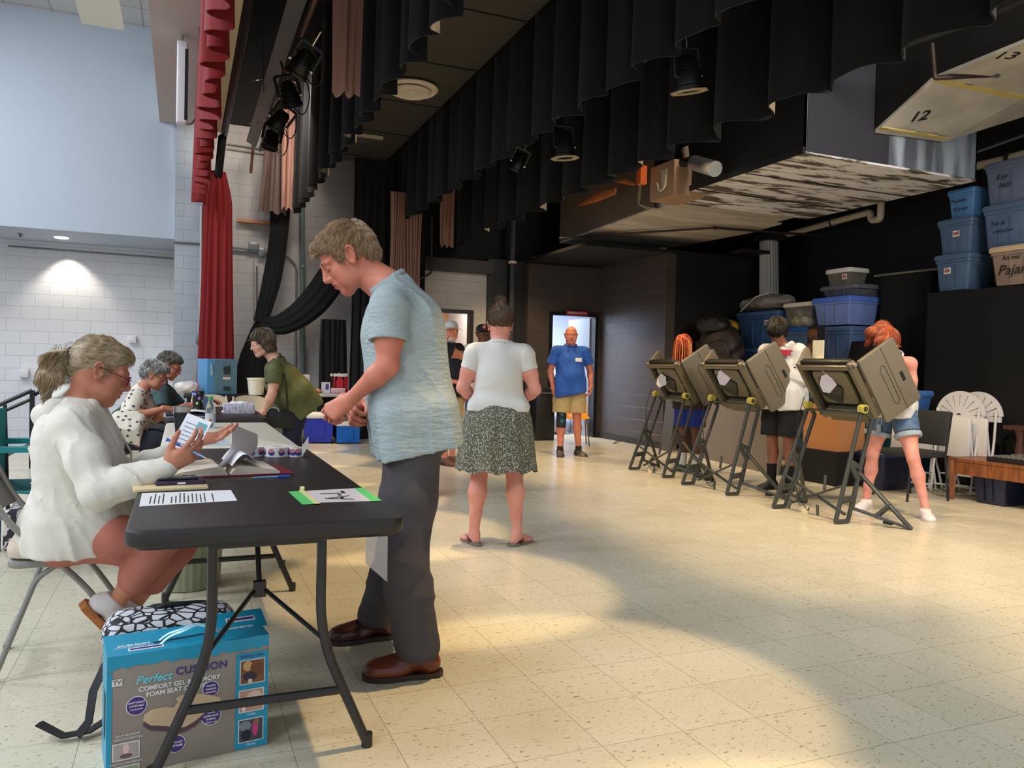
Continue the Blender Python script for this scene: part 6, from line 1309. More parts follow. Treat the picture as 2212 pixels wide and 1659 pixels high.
MB().tube([(-.2, .40, .02), (-.23, .25, .08), (-.2, .05, .22), (-.1, -.1, .26)], .008, 6).build('drawstring', mat('cord_white', (220, 214, 206), .6), o).matrix_basis = Matrix.Translation((7.98, 9.30, 2.112))
bin_('clear teal bin beside the yellow cloth', (7.9, 10.02, 1.35), (.4, .42, .42), (60, 96, 104), (120, 150, 156), group=None); tag(MB().box((7.95, 10.02, .674), (.5, .5, 1.346)).build('storage_cabinet', drp), 'black cabinet under the teal bin', 'cabinet')
f = Fld(); f.el(V3(0, 0, .10), V3(.2, .25, .12)); f.el(V3(-.1, .1, .0), V3(.12, .12, .12)); f.folds(.03, 8, 3); o = fld_obj('mustard_cloth', [(f, .014)], mat('mustard', (168, 132, 40), .8), M=Matrix.Translation((7.8, 10.0, 1.80))); tag(o, 'mustard yellow cloth heaped on the teal bin', 'cloth')
# black and brown bags behind the braided person
for i, (px, py, x, r_, c_, lb) in enumerate(((1555, 760, 7.4, (.30, .42, .40), (44, 34, 32), 'dark brown leather-like bag behind the braided hair'), (1540, 705, 7.3, (.25, .30, .2), (24, 22, 22), 'black bag heaped above the brown bag'), (1560, 850, 7.3, (.3, .5, .5), (30, 26, 26), 'black sack below the brown bag'))):
    f = Fld(); f.el(V3(0, 0, 0), V3(*r_)); f.noise(.05, 11, i+1); f.folds(.035, 6, i); c = PX(px, py, x); o = fld_obj('storage_bag', [(f, .016)], mat('bag_%d' % i, c_, .5), M=Matrix.Translation(c)); tag(o, lb, 'bag')
tag(MB().box((7.28, 9.55, .30), (.6, 1.1, .60)).build('black_crate', drp), 'black crate under the heaped bags', 'crate')
# fluted white column leaning behind the bins
t = thing('prop_column', 'white fluted stage column leaning behind the blue bins', 'column', (8.55, 9.85, 0)); 
def colf(u, v): a = u*2*PI; r = (.165-.02*v)*(1-.07*abs(math.sin(a*10))**.5); return (r*math.cos(a)+.10*v, r*math.sin(a)+.28*v, .02+3.3*v)
MB().sheet(colf, 160, 4).build('shaft', mat('column_white', (206, 200, 190), .5), t); MB().box((.10, .28, 3.36), (.40, .40, .09)).build('capital', BDU, t); MB().box((0,0,.01), (.36,.36,.02)).build('base', BDU, t)
tag(MB().box((8.3, 10.15, 3.12), (.5, .34, .05)).build('roof_board', BRN), 'dark board at the roof edge above the column', 'board')
# panels standing behind the voters
def lean_panel(name, a, b, h, lean, m, label, th=.04):
    a, b = Vector((*a, 0)), Vector((*b, 0)); d = (b-a).normalized(); n = Vector((-d.y, d.x, 0)); n = n if n.x > 0 else -n
    vs = [a, b, b+n*lean+Vector((0,0,h)), a+n*lean+Vector((0,0,h))]; vs = [v+Vector((0,0,.002)) for v in vs]; vs += [v+n*th for v in vs]
    o = MB().add(vs, [(0,3,2,1), (4,5,6,7), (0,1,5,4), (1,2,6,5), (2,3,7,6), (3,0,4,7)]).build(name, m, smooth=False); return tag(o, label, 'panel')
lean_panel('folded_table', (6.80, 9.45), (6.48, 7.35), .76, .16, mat('panel_taupe', (110, 100, 88), .5), 'folded taupe table standing on its edge behind the booths')
lean_panel('white_board', (7.0, 10.25), (6.95, 9.85), .9, .12, mat('board_cream', (206, 190, 168), .5), 'cream board standing behind the farthest booth', .02)
lean_panel('olive_panel', (6.80, 10.28), (6.72, 9.9), .98, .1, mat('panel_olive', (70, 62, 46), .5), 'dark olive panel left of the cream board', .02)
tag(MB().box((6.75, 6.75, .62), (.4, .5, .5)).build('cardboard_box', mat('cardboard', (170, 116, 74), .7)), 'cardboard box seen between the middle and nearest booths', 'box'); tag(MB().box((6.75, 6.75, .184), (.5, .6, .365)).build('black_case', drp), 'black case under the cardboard box', 'case')
t = thing('keyboard_stand', 'small framed picture leaning among the bins', 'picture', tuple(PX(1762, 745, 7.5))); t.name = 'framed_picture'
MB().box((0, 0, 0), (.02, .28, .50)).build('frame', BDU, t); MB().box((-.012, .05, 0), (.004, .16, .4)).build('picture', mat('picture_brown', (130, 90, 50), .5, c2=(40, 26, 20), cscale=10), t)
tag(MB().box((7.6, 7.42, .55), (.4, .5, 1.096)).build('draped_crate', drp), 'black covered crate under the framed picture', 'crate')
# black backdrop frame (slanted) behind the nearest booth
lean_panel('black_flat', (7.35, 7.55), (7.05, 6.75), 1.62, .35, drp, 'slanted black scenery flat below the light blue bin')
for i, (x, y, w_, h_) in enumerate(((7.30, 6.95, .5, .5), (6.95, 6.22, .36, .40), (7.3, 5.15, .36, .35))):
    bin_(('dark navy bin on the floor behind the nearest booth', 'dark navy bin on the floor between the legs of the girl', 'small navy bin on the floor behind the black chair')[i], (x, y, .002), (.45, w_, h_), (30, 36, 66), group='dark navy bins on the floor')
bin_('blue lidded bin peeking over the black chair', (7.45, 6.42, .75), (.4, .42, .30), (70, 110, 170), group=None); tag(MB().box((7.45, 6.42, .375), (.42, .46, .745)).build('teal_crate', mat('teal_plastic', (20, 70, 84), .5)), 'dark teal crate under the blue lidded bin', 'crate')
# black padded chair behind the girl
t = thing('padded_chair', 'black padded chair behind the red-haired girl', 'chair', (6.68, 5.67, 0), PI*.97); BCH = mat('chair_black_fabric', (40, 42, 44), .8)
MB().rbox((0, 0, .45), (.44, .46, .06), .04).build('seat', BCH, t); MB().rbox((-.22, 0, .70), (.05, .48, .34), .02, (0, -.12, 0)).build('backrest', BCH, t)
for sx_ in (-1, 1):
    for sy in (-1, 1): MB().tube([(sx_*.20, sy*.22, .44), (sx_*.24, sy*.22, .0)] if sx_ > 0 else [(-.25, sy*.235, .86), (-.19, sy*.235, .44), (-.24, sy*.235, 0)], .012, 8).build('leg', BDU, t)
# white folding chairs with fan backs, folded and leaning
WCH = mat('chair_white', (206, 204, 206), .4)
def fan_chair():
    t = thing('fan_back_chair', 'x', 'chair', (0, 0, 0), 0, 'white fan-back folding chairs')
    for s in (-1, 1):
        MB().tube([(.06, s*.20, .01), (.0, s*.205, .5), (-.04, s*.19, .78)], .011, 8).build('leg', WCH, t); MB().tube(fillet([(-.10, s*.17, .01), (.02, s*.18, .35), (.05, s*.17, .60)], .1), .011, 8).build('leg', WCH, t)
    MB().tube([(.06, -.2, .07), (.06, .2, .07)], .009, 6).build('stretcher', WCH, t); MB().tube([(-.06, -.17, .16), (-.06, .17, .16)], .009, 6).build('stretcher', WCH, t)
    MB().rbox((.055, 0, .52), (.035, .36, .36), .012).build('seat', WCH, t)
    # fan: half disc shell with radial slots
    ribs = MB(); zc = .70; R_ = .235
    def pt(r, a, k=0): return (-.06-.02*(r/R_)+k, r*math.sin(a), zc+.005+r*math.cos(a)*1.0)
    A = [(-85+170*i/40)*PI/180 for i in range(41)]
    rim = [[pt(r, a, k) for r, k in ((R_*.86, 0), (R_, 0), (R_, .018), (R_*.86, .018))] for a in A]; ribs.rings(rim, True, True)
    inner = [[pt(r, a, k) for r, k in ((.03, 0), (R_*.42, 0), (R_*.42, .018), (.03, .018))] for a in A]; ribs.rings(inner, True, True)
    for k in range(8):
        a0 = (-84+168*k/8)*PI/180; a1 = (-84+168*(k+1)/8)*PI/180; g_ = .022; sub = [a0+g_+(a1-a0-2*g_)*j/3 for j in range(4)]
        ribs.rings([[pt(r, a, q) for r, q in ((R_*.40, 0), (R_*.88, 0), (R_*.88, .018), (R_*.40, .018))] for a in sub], True, True)
    ribs.box((-.052, 0, zc-.005), (.02, .46, .05)); ribs.build('fan_back', WCH, t); return t
fc = fan_chair(); FCH = [((7.46, 5.80, 0), PI+.10, 'front one of the white fan-back folding chairs leaning by the black wall'), ((7.56, 5.68, 0), PI+.05, 'rear white fan-back folding chair, just behind the front one'), ((7.25, 6.12, 0), PI+.25, 'third white folding chair, only its legs showing left of the others')]
for i, (l_, r_, lb) in enumerate(FCH):
    c = fc if i == 0 else copy_tree(fc); c.location = l_; c.rotation_euler.z = r_; c['label'] = lb; c.scale = (1.13, 1.13, 1.13)
    if i == 2:
        for q in list(c.children):
            if q.name.startswith('fan_back'): bpy.data.objects.remove(q)
# wooden bench with a xylophone
t = thing('wooden_bench', 'brown wooden bench with tapered legs at the right edge carrying a keyboard instrument', 'bench', (7.28, 4.75, 0)); WD = mat('bench_wood', (140, 84, 46), .4, c2=(112, 64, 36), cscale=6, cstretch=(1, 6, 1))
MB().box((0, 0, .40), (.52, 1.55, .03)).build('top', WD, t); MB().box((-.24, 0, .325), (.03, 1.45, .13)).build('apron', WD, t); MB().box((.24, 0, .325), (.03, 1.45, .13)).build('apron', WD, t); MB().box((0, .72, .325), (.46, .03, .13)).build('apron', WD, t)
for sx_ in (-1, 1):
    for sy in (-1, 1): MB().tube([(sx_*.235, sy*.74, .39), (sx_*.235, sy*.74, .26), (sx_*.235, sy*.74, .0)], [.048, .048, .024], 4).build('leg', WD, t)
t = thing('glockenspiel', 'flat case of grey metal bars lying on the wooden bench', 'instrument', (7.26, 4.60, .416)); MB().box((0, 0, .022), (.40, 1.1, .044)).build('case', mat('case_black', (30, 26, 28), .4), t)
bm = mat('bar_grey', (150, 146, 140), .35, metal=.5)
for k in range(22): MB().box((-.07, .50-.046*k, .052), (.19-.003*k, .034, .012)).build('tone_bar', bm, t)
for k in range(14): MB().box((.10, .46-.066*k, .062), (.13, .034, .012)).build('tone_bar', bm, t)
t = thing('piano_bench', 'dark brown table with turned legs behind the bench at the right edge', 'table', (7.66, 4.75, 0)); WDD = mat('dark_wood', (74, 48, 40), .5)
MB().box((0, 0, .72), (.20, 1.2, .04)).build('top', WDD, t); MB().box((-.08, -.2, .62), (.03, .8, .16)).build('apron', WDD, t)
for sy in (-1, 1): MB().lathe([(.02, 0), (.03, .3), (.045, .5), (.03, .6), (.05, .70)], 12, (-.06, sy*.45, 0)).build('leg', WDD, t); MB().lathe([(.02, 0), (.03, .3), (.045, .5), (.03, .6), (.05, .70)], 12, (.06, sy*.45, 0)).build('leg', WDD, t)
# yellow plastic chair at the dressing room door, grey cloth inside
t = thing('plastic_chair', 'orange-yellow moulded plastic chair standing in the dressing room doorway', 'chair', (5.80, 11.2, 0), -PI*.62); YP = mat('yellow_plastic', (230, 158, 40), .35)
def sf(u, v): x = -.2+.42*v; y = (u-.5)*.42; return (x, y, .43+.03*abs(2*u-1)**2-.02*v)
MB().sheet(sf, 10, 8, .008).build('seat', YP, t); MB().sheet(lambda u, v: (-.20-.10*v+.05*(2*u-1)**2, (u-.5)*.42*(1-.15*v*v), .45+.36*v), 10, 8, .008).build('backrest', YP, t)
for sx_ in (-1, 1):
    for sy in (-1, 1): MB().tube([(sx_*.12, sy*.17, .42), (sx_*.21, sy*.21, .0)], .010, 8).build('leg', mat('chair_bronze', (120, 90, 56), .4, metal=.5), t)
f = Fld(); f.el(V3(0, 0, .15), V3(.35, .25, .2)); f.noise(.05, 9, 2); f.cut(V3(0,0,.003), V3(0,0,-1)); o = fld_obj('cloth_heap', [(f, .02)], mat('cloth_lavender', (176, 184, 210), .8), M=Matrix.Translation((6.4, 13.3, 0))); tag(o, 'pale heap of cloth on the floor inside the dressing room', 'cloth')
t = thing('lamp_stand', 'thin grey stand with a curved cord inside the dressing room', 'stand', (6.36, 13.4, 0)); MB().cyl((0, .5, 0), (0, .5, 1.55), .012, n=8).build('pole', EMT, t); MB().tube(fillet([(0, .5, 1.5), (-.08, .4, 1.3), (-.1, .3, .7), (-.35, .2, .45)], .2), .008, 6).build('cord', BDU, t)
t = thing('wall_console', 'black low cabinet with a metal rail beside the dressing room door', 'cabinet', (5.62, 12.14, 0)); MB().rbox((0, 0, .44), (.34, .42, .88), .01).build('body', mat('cabinet_black', (26, 26, 28), .35), t); MB().cyl((-.2, -.22, .80), (.17, -.22, .80), .010, n=8).build('rail', CHROME, t)
for i, (x, y) in enumerate(((6.75, 11.5), (6.5, 11.2), (6.62, 11.35))): tag(MB().tube([(x, y, .008), (x+.03, y+.02, .012), (x+.06, y, .006)], .008, 5).build('paper_scrap', mat('scrap', (120, 100, 80), .8)), ('scrap on the floor nearest the corner of the block wall', 'scrap on the floor farthest from the block wall', 'middle scrap on the floor by the block wall')[i], 'litter')
# =================================================================== BEYOND THE STAGE EDGE
t = thing('stair_railing', 'black steel stair railing at the far left edge of the stage', 'railing', (-1.60, 8.9, 0)); RB = mat('railing_black', (18, 18, 20), .35)
pp = Vector(PD(70, 1020, 8.5)); tp_ = Vector(PD(70, 843, 8.5)); bse = Vector((-1.60, 8.9, 0)); 
MB().box((tp_+Vector((tp_.x, tp_.y, 0)))/2-bse, (.045, .045, tp_.z)).build('post', RB, t); MB().cyl(tp_-bse, Vector(PD(-70, 905, 8.2))-bse, .022, n=10).build('handrail', RB, t); MB().cyl(Vector(PD(68, 862, 8.5))-bse, Vector(PD(-70, 923, 8.2))-bse, .018, n=10).build('handrail', RB, t)
MB().cyl(Vector(PD(76, 852, 8.5))-bse, Vector(PD(140, 815, 9.3))-bse, .02, n=10).build('handrail', RB, t); q_ = Vector(PD(140, 815, 9.3)); MB().box(Vector((q_.x, q_.y, q_.z/2))-bse, (.04, .04, q_.z)).build('post', RB, t)
MAR = mat('seat_maroon', (104, 22, 42), .4)
def theatre_seat(label, x, y):
    t = thing('auditorium_seat', label, 'seat', (x, y, -1.0), PI/2, 'maroon auditorium seats'); 
    MB().rbox((-.02, 0, .70), (.05, .50, .42), .02, (0, -.15, 0)).build('backrest', MAR, t); MB().rbox((.20, 0, .46), (.34, .48, .07), .03, (0, -.5, 0)).build('seat', MAR, t); MB().cyl((.36, -.08, .62), (.36, .08, .62), .02, n=8).build('bracket', CHROME, t); MB().box((.0, .0, .24), (.06, .05, .48)).build('pedestal', BDU, t); MB().lathe([(.001, 0), (.02, 0), (.02, .004), (.001, .004)], 12, (-.085, .1, .86), (0, -PI/2, 0)).build('number_plate', CRM, t)
for i, (px, dd) in enumerate(((-46, 11.2), (32, 11.2), (110, 11.25), (-40, 12.5))): c = PD(px, 960, dd); theatre_seat(('maroon folding seat cut by the left edge', 'maroon folding seat with a number plate left of the railing post', 'maroon folding seat right of the railing post', 'maroon seat back one row farther at the left edge')[i], c[0], c[1])
t = thing('drink_bottle', 'blue water bottle standing by the grey chair at the left edge', 'bottle', (-1.05, 5.65, 0)); MB().lathe([(.001, 0), (.04, 0), (.042, .2), (.02, .24), (.001, .24)], 20).build('bottle', mat('bottle_blue', (60, 110, 150), .2), t); MB().lathe([(.001, .235), (.022, .235), (.022, .27), (.001, .27)], 16).build('cap', PAPER, t)
f = Fld(); f.bx(V3(0, 0, .13), V3(.16, .12, .10), .03); f.noise(.01, 15, 3); o = fld_obj('tote_bag', [(f, .01)], mat('floral_bag', (40, 40, 50), .7, c2=(200, 190, 190), cscale=26, contrast=(.5, .55)), M=Matrix.Translation((-.80, 5.75, .0))); tag(o, 'dark floral tote bag on the floor behind the grey chair', 'bag')
# =================================================================== PEOPLE
def hair_cap(T, R, s, parts, mats, name, parent, vox=.004, noise=(.003, 90), cuts=(), M=None, extra=None, fz=None):
    f = Fld()
    for p, r, k in parts: f.el(T(*p), V3(*r)*s, R, k*s)
    if extra: extra(f)
    for p, r, k in cuts: f.el(T(*p), V3(*r)*s, R, k*s, -1)
    if noise: f.noise(noise[0], noise[1], 1.3)
    h = fld_obj(name, [(f, vox)], mats, parent, M=M)
    if fz:
        n_, r_, sl, mode, cols = fz; cr = T(-.07, 0, .10); ms = [mat('fz_%d_%d_%d' % c, c, .5) for c in cols]; U_ = R[:, 2]; F_ = R[:, 0]
        def step(p, n, i, sd):
            t = nrm(p-cr)*.6-U_*.5 if mode > 0 else U_*1.0-F_*.2; t = t+np.cross(n, U_)*(sd-.5)*.5; t = t-n*(t @ n); return p+(nrm(t)+n*(.16-.11*i)*(.4+sd))*sl
        hair_from_surface(h, n_, step, 5, r_, ms)
    return h

# ---------------------------------------------------------------- tall man at the black table
def tall_man():
    root = thing('person', 'tall man in a grey-blue t-shirt and dark trousers at the foreground table', 'person', (.87, 3.1, 0))
    M = Matrix.Translation((-.87, -3.1, 0)); yw = PI-.12
    fw = V3(math.cos(yw), math.sin(yw), 0); R = rotz(yw) @ roty(.66)
    J = dict(fwd=fw, R=R, hed=PD(750, 556, 3.12), nek=PD(846, 618, 3.12), che=PD(868, 722, 3.12), pel=PD(892, 925, 3.12),
        shL=PD(842, 662, 2.94), elL=PD(838, 790, 2.90), wrL=PD(757, 862, 2.98), shR=PD(838, 655, 3.3), elR=PD(850, 790, 3.36), wrR=PD(786, 878, 3.2),
        hiL=PD(893, 955, 3.02), hiR=PD(893, 955, 3.2), knL=PD(872, 1205, 2.98), knR=PD(862, 1195, 3.26),
        anL=V3(.855, 2.91, .095), anR=V3(.80, 3.37, .095), toL=V3(-1, .17, 0), toR=V3(-1, .03, 0))
    body_, T = body('body', J, SK_RED, root, s=1.06, g=1.12, vox=.007, hv=.0027, age=1, fat=.4, lip=LIP, M=M, neck=1.12,
        hands={'L': dict(d=nrm(PD(712, 892, 2.99)-J['wrL']), n=V3(-.2, -.9, .55), curl=(.8,.95,1.05,1.1), thumb=(.9, .6), s=1.08),
               'R': dict(d=nrm(PD(752, 893, 3.1)-J['wrR']), n=V3(-.2, .8, .5), curl=(.9,.9,.9,.9), thumb=(.7, .6), s=1.05)})
    SH = fabric('heather_shirt', (172, 182, 182), c2=(150, 164, 168), cscale=60, cstretch=(1, 1, 7), contrast=(.35, .65), bump=.55, bscale=16, stretch=(1, 1, 4), bdist=.012)
    f, B, up, lf, f2, S = tee(J, 1.12, .014, .60, -.085, loose=.014, belly=.02, neck=1.1, drape=.030, hips=1.14, hemn=-nrm(V3(0, 0, 1)+V3(math.cos(PI-.12), math.sin(PI-.12), 0)*.22))
    f.folds(.0065, (24, 24, 7), 2.0); f.folds(.005, (16, 22, 30), 5, (J['pel'], .2))
    for q in S: q.folds(.0045, (6, 6, 26), 1.0)
    fld_obj('t_shirt', [(f, .0065), (tee.col, .004)]+[(q, .005) for q in S], SH, root, M=M)
    TR = fabric('dark_trousers', (78, 72, 76), c2=(68, 62, 66), cscale=3, bump=.5, bscale=9, bdist=.02)
    f, B, _s = trousers(J, 1.03, .016, 1.93, .016, cuff=.058)
    f.folds(.006, (5, 5, 7), 3.1); f.folds(.010, (6, 6, 20), 1.1, (J['anL']+V3(0,0,.14), .16)); f.folds(.010, (6, 6, 20), 2.1, (J['anR']+V3(0,0,.14), .16)); f.cut(V3(0, 0, .072), V3(0, 0, -1))
    fld_obj('trousers', [(f, .008)], TR, root, M=M)
    LEA = mat('brown_leather', (122, 58, 34), .28, c2=(92, 40, 26), cscale=6, bump=.15, bscale=40, coat=.2); SO = mat('dark_sole', (52, 38, 32), .5)
    LEA_SHADE = mat('brown_leather_shaded', (70, 34, 28), .28, coat=.2)  # same brown leather, shade put into the colour of the far shoe
    for sd, m_ in (('L', LEA), ('R', LEA_SHADE)):
        o = shoe('work_shoe', J['an'+sd]+V3(0, 0, .012), J['to'+sd], m_, root, SO, 1.12, h=.06, lace=mat('brown_laces', (70, 40, 28), .7), toe=.008); o.matrix_basis = M; o['label'] = 'brown leather work shoe'
    HA = mat('hair_sandy', (128, 96, 64), .6, c2=(158, 128, 94), cscale=34, cstretch=(1, 1, .35), contrast=(.35, .65), bump=.9, bscale=90, stretch=(1, 1, .3), bdist=.006)
    h = hair_cap(T, R, 1.06, [((-.020, 0, .044), (.103, .0805, .088), .03), ((-.056, 0, .0), (.071, .073, .090), .03), ((.055, 0, .086), (.036, .054, .026), .03), ((.02, 0, .02), (.07, .0785, .04), .02)], HA, 'hair', root,
        .0035, (.004, 120), cuts=[((.088, 0, -.01), (.068, .12, .078), .008), ((-.008, .09, -.02), (.026, .02, .045), .006), ((-.008, -.09, -.02), (.026, .02, .045), .006), ((.01, 0, -.075), (.075, .12, .062), .01)], M=M)
    fx, uz, ly = R[:, 0], R[:, 2], R[:, 1]; off_ = np.array(M.translation); cw_ = T(-.075, 0, .09)+off_
    def step(p, n, i, sd):
        d = p-cw_; t = nrm(d)*.75+fx*.35-uz*.25+ly*(sd-.5)*.7; t = t-n*(t @ n); return p+(nrm(t)+n*((.42-.22*i)*(.35+sd)))*.0058
    hair_from_surface(h, 7500, step, 5, .0007, [mat('strand_light', (190, 150, 108), .5), mat('strand_mid', (124, 90, 60), .5), mat('strand_grey', (166, 148, 126), .5)])
    for g_ in (1, -1): MB().tube([T(.0925, .018*g_, -.004), T(.0955, .030*g_, -.0075), T(.088, .044*g_, -.004)], [.0008, .0016, .0008], 6).build('eyelashes', mat('lash_dark', (70, 44, 36), .6), root).matrix_basis = M
    EB = mat('brow_hair', (130, 104, 82), .7)
    for g_ in (1, -1): mb = MB(); mb.tube([T(.097, .014*g_, .026), T(.0975, .03*g_, .031), T(.086, .048*g_, .026)], [.003, .0035, .0015], 6, sc=(1, .8)); mb.build('eyebrows', EB, root).matrix_basis = M
    return root
tall_man()


# ---------------------------------------------------------------- generic person from a standing or seated skeleton
def person(label, loc, J, yaw_=0, skin=None, s=1.0, g=1.0, vox=.010, hv=.0055, hair=None, top=None, bottom=None, shoes=None, hands=None, lip=None, **kw):
    root = thing('person', label, 'person', loc, yaw_)
    b, T = body('body', J, skin, root, s, g, vox, hv, hands=hands, lip=lip, feet=kw.pop('feet', True), **kw)
    return root, T
SHORT = [((-.022, 0, .046), (.104, .082, .090), .03), ((-.055, 0, .01), (.074, .075, .085), .03), ((.04, 0, .085), (.05, .058, .03), .03)]
CUT_FACE = [((.090, 0, -.012), (.068, .12, .080), .008), ((-.002, .092, -.02), (.024, .02, .045), .006), ((-.002, -.092, -.02), (.024, .02, .045), .006), ((.01, 0, -.080), (.075, .12, .055), .01)]
def hairm(name, c1, c2, st=(1, 1, .3)): return mat(name, c1, .5, c2=c2, cscale=40, cstretch=st, contrast=(.38, .62), bump=.9, bscale=110, stretch=st, bdist=.005)
def clothes_top(root, J, m, name='shirt', vox=.009, folds=(.006, (20, 20, 8)), **kw):
    f, B, up, lf, f2, S = tee(J, **kw)
    if folds: f.folds(folds[0], folds[1], 2.0)
    for q in S:
        if folds: q.folds(folds[0]*.7, (9, 9, 28), 1.0)
    return fld_obj(name, [(f, vox)]+([(tee.col, vox*.6)] if tee.col else [])+[(q, vox*.8) for q in S], m, root), (B, up, lf, f2)
def clothes_bot(root, J, m, name='trousers', vox=.010, folds=(.006, (6, 6, 8)), **kw):
    f, B, S = trousers(J, **kw)
    if folds:
        f.folds(folds[0], folds[1], 3.0)
        for q in S: q.folds(folds[0], (7, 7, 3), 1.0)
    return fld_obj(name, [(f, vox)]+[(q, vox) for q in S], m, root)

# ---------------------------------------------------------------- seated woman in the white hoodie, foreground left
def hoodie_woman():
    bx_, by_ = -.36, 3.5; root = thing('person', 'seated woman with a blonde ponytail in a white hoodie, holding a card and pen', 'person', (bx_, by_, 0)); M = Matrix.Translation((-bx_, -by_, 0))
    R = rotz(.10) @ roty(.40); fw = V3(1, .12, 0); s = 1.0
    J = dict(fwd=fw, R=R, hed=PD(216, 800, 3.0), nek=PD(166, 880, 3.02), che=PD(168, 968, 3.04), pel=PD(166, 1150, 3.05),
        shR=PD(158, 915, 2.87), elR=PD(215, 1062, 2.78), wrR=PD(362, 1008, 2.82), shL=PD(175, 915, 3.2), elL=PD(262, 1040, 3.28), wrL=PD(415, 955, 3.22),
        hiR=PD(175, 1165, 2.96), hiL=PD(180, 1165, 3.14), knR=PD(352, 1165, 2.98), knL=PD(392, 1170, 3.16), anR=PD(255, 1298, 3.02), anL=PD(292, 1300, 3.15), toR=nrm(V3(.62, .1, -.78)), toL=nrm(V3(.75, .05, -.65)))
    J['tbR'] = V3(1, 0, 0); J['tbL'] = V3(1, 0, 0)
    hp = nrm(PD(398, 990, 2.82)-J['wrR'])
    b, T = body('body', J, SK_TAN, root, s, .98, .008, .0027, female=True, age=1, lip=LIP, M=M, feet=False, bust=.8,
        hands={'R': dict(d=nrm(hp+V3(.1, 0, .15)), n=V3(-.1, -.8, -.55), curl=(.45, .55, .65, .75), thumb=(.3, .3), s=1.0), 'L': dict(d=nrm(V3(.85, .1, .15)), n=V3(.1, .35, -.93), curl=(.18, .22, .28, .35), thumb=(.1, 0), s=1.0, spread=.12)})
    HW = mat('white_fleece', (222, 216, 204), .9, bump=.4, bscale=10, bdist=.02, sheen=.2)
    f, B, up, lf, f2, S = tee(J, 1.0, .018, .99, -.115, True, belly=.02, bust=.8, long=True, loose=.012, collar=False, hips=1.05, drape=.012)
    f.rc(J['pel']-f2*.04+up*.02, J['pel']+f2*.07-up*.02, .155, .135, .05)
    f.rc(J['pel']-f2*.05, J['pel']+f2*.13-up*.05, .150, .135, .04); f.rc(J['pel']-lf*.09, J['pel']-lf*.09+f2*.17-up*.03, .13, .118, .04); f.rc(J['pel']+lf*.09, J['pel']+lf*.09+f2*.17-up*.03, .13, .118, .04); f.cut(V3(0, 0, .455), V3(0, 0, -1)); f.folds(.009, (19, 19, 8), 2.0); f.folds(.005, (40, 34, 22), 5.0)
    for k, q in enumerate(S):
        q.folds(.010, (10, 10, 12), 1.5+k)
    # hood lying on the shoulders
    nk = J['nek']; h = Fld(); h.chain([nk+lf*.09+up*.02+f2*.05, nk+lf*.085-f2*.07+up*.015, nk-f2*.115-up*.02, nk-lf*.085-f2*.07+up*.015, nk-lf*.09+up*.02+f2*.05], [.020, .026, .030, .026, .020], .02)
    h.chain([nk+lf*.085-f2*.03+up*.0, nk+lf*.075-f2*.08-up*.01, nk-f2*.115-up*.035, nk-lf*.075-f2*.08-up*.01, nk-lf*.085-f2*.03+up*.0], [.018, .026, .030, .026, .018], .02); h.el(nk-f2*.095-up*.065, V3(.040, .075, .045), B, .02); h.chain([nk+lf*.085+up*.01+f2*.05, nk+lf*.055-up*.07+f2*.115], [.026, .018], .02); h.chain([nk-lf*.085+up*.01+f2*.05, nk-lf*.055-up*.07+f2*.115], [.026, .018], .02); h.folds(.006, (16, 16, 12), 3)
    f.rc(nk+up*.11+f2*.05, nk+up*.02+f2*.035, .08, .058, .01, -1)
    hd = fld_obj('hoodie', [(f, .007)]+[(q, .006) for q in S], HW, root, M=M); fld_obj('hood', [(h, .005)], HW, hd).matrix_basis = M
    for sd in ('R', 'L'):
        c = Fld(); d = nrm(J['wr'+sd]-J['el'+sd]); c.rc(J['wr'+sd]-d*.045, J['wr'+sd]-d*.0, .041, .038, .004); c.cut(J['wr'+sd]+d*.004, d); c.rc(J['wr'+sd]-d*.02, J['wr'+sd]+d*.05, .026, .032, .002, -1); fld_obj('cuff', [(c, .0045)], HW, hd).matrix_basis = M
    mb = MB(); z0 = J['che']+f2*.19-lf*.03; mb.tube([nk+f2*.13-up*.06, J['che']+f2*.185-up*.02, J['pel']+f2*.20+up*.12, J['pel']+f2*.20-up*.06], .004, 6); mb.build('zipper', mat('zip_white', (206, 200, 190), .5), hd).matrix_basis = M
    PK = fabric('coral_capris', (186, 116, 100), c2=(170, 100, 86), cscale=4, bscale=12)
    f, B2, _s = trousers(J, .88, .010, 1.62, .003, hips=1.0, top=.0, cuff=.050); f.folds(.006, (8, 8, 12), 4)
    for sd in ('R', 'L'): kn, an = J['kn'+sd], J['an'+sd]; f.rc(an-(kn-an)*.02, kn+(an-kn)*.66, .001, .001, .001)
    fld_obj('capri_trousers', [(f, .008)], PK, root, M=M)
    WSH = mat('canvas_white', (222, 216, 214), .8); TS = mat('gum_sole', (186, 118, 62), .7, c2=(160, 96, 50), cscale=60)
    for sd in ('R', 'L'): o = shoe('slip_on_shoe', J['an'+sd], J['to'+sd], WSH, root, TS, .98, up=nrm(np.cross(V3(0, 1, 0), -J['to'+sd])) if False else nrm(V3(.78, 0, .62) if sd == 'R' else V3(.65, 0, .75))); o.matrix_basis = M
    HM = mat('hair_ash', (140, 116, 84), .45, c2=(186, 168, 138), cscale=26, cstretch=(.5, 3, 3), contrast=(.3, .7), bump=1.0, bscale=60, stretch=(.25, 2.6, 2.6), bdist=.006)
    def ex(f):
        f.rc(T(-.105, 0, .014), T(-.128, 0, .008), .026, .020, .006); f.rc(T(-.126, 0, .008), T(-.146, 0, -.022), .020, .032, .012); f.rc(T(-.146, 0, -.022), T(-.144, .0, -.08), .032, .036, .03); f.rc(T(-.144, 0, -.08), T(-.12, 0, -.145), .036, .012, .03)
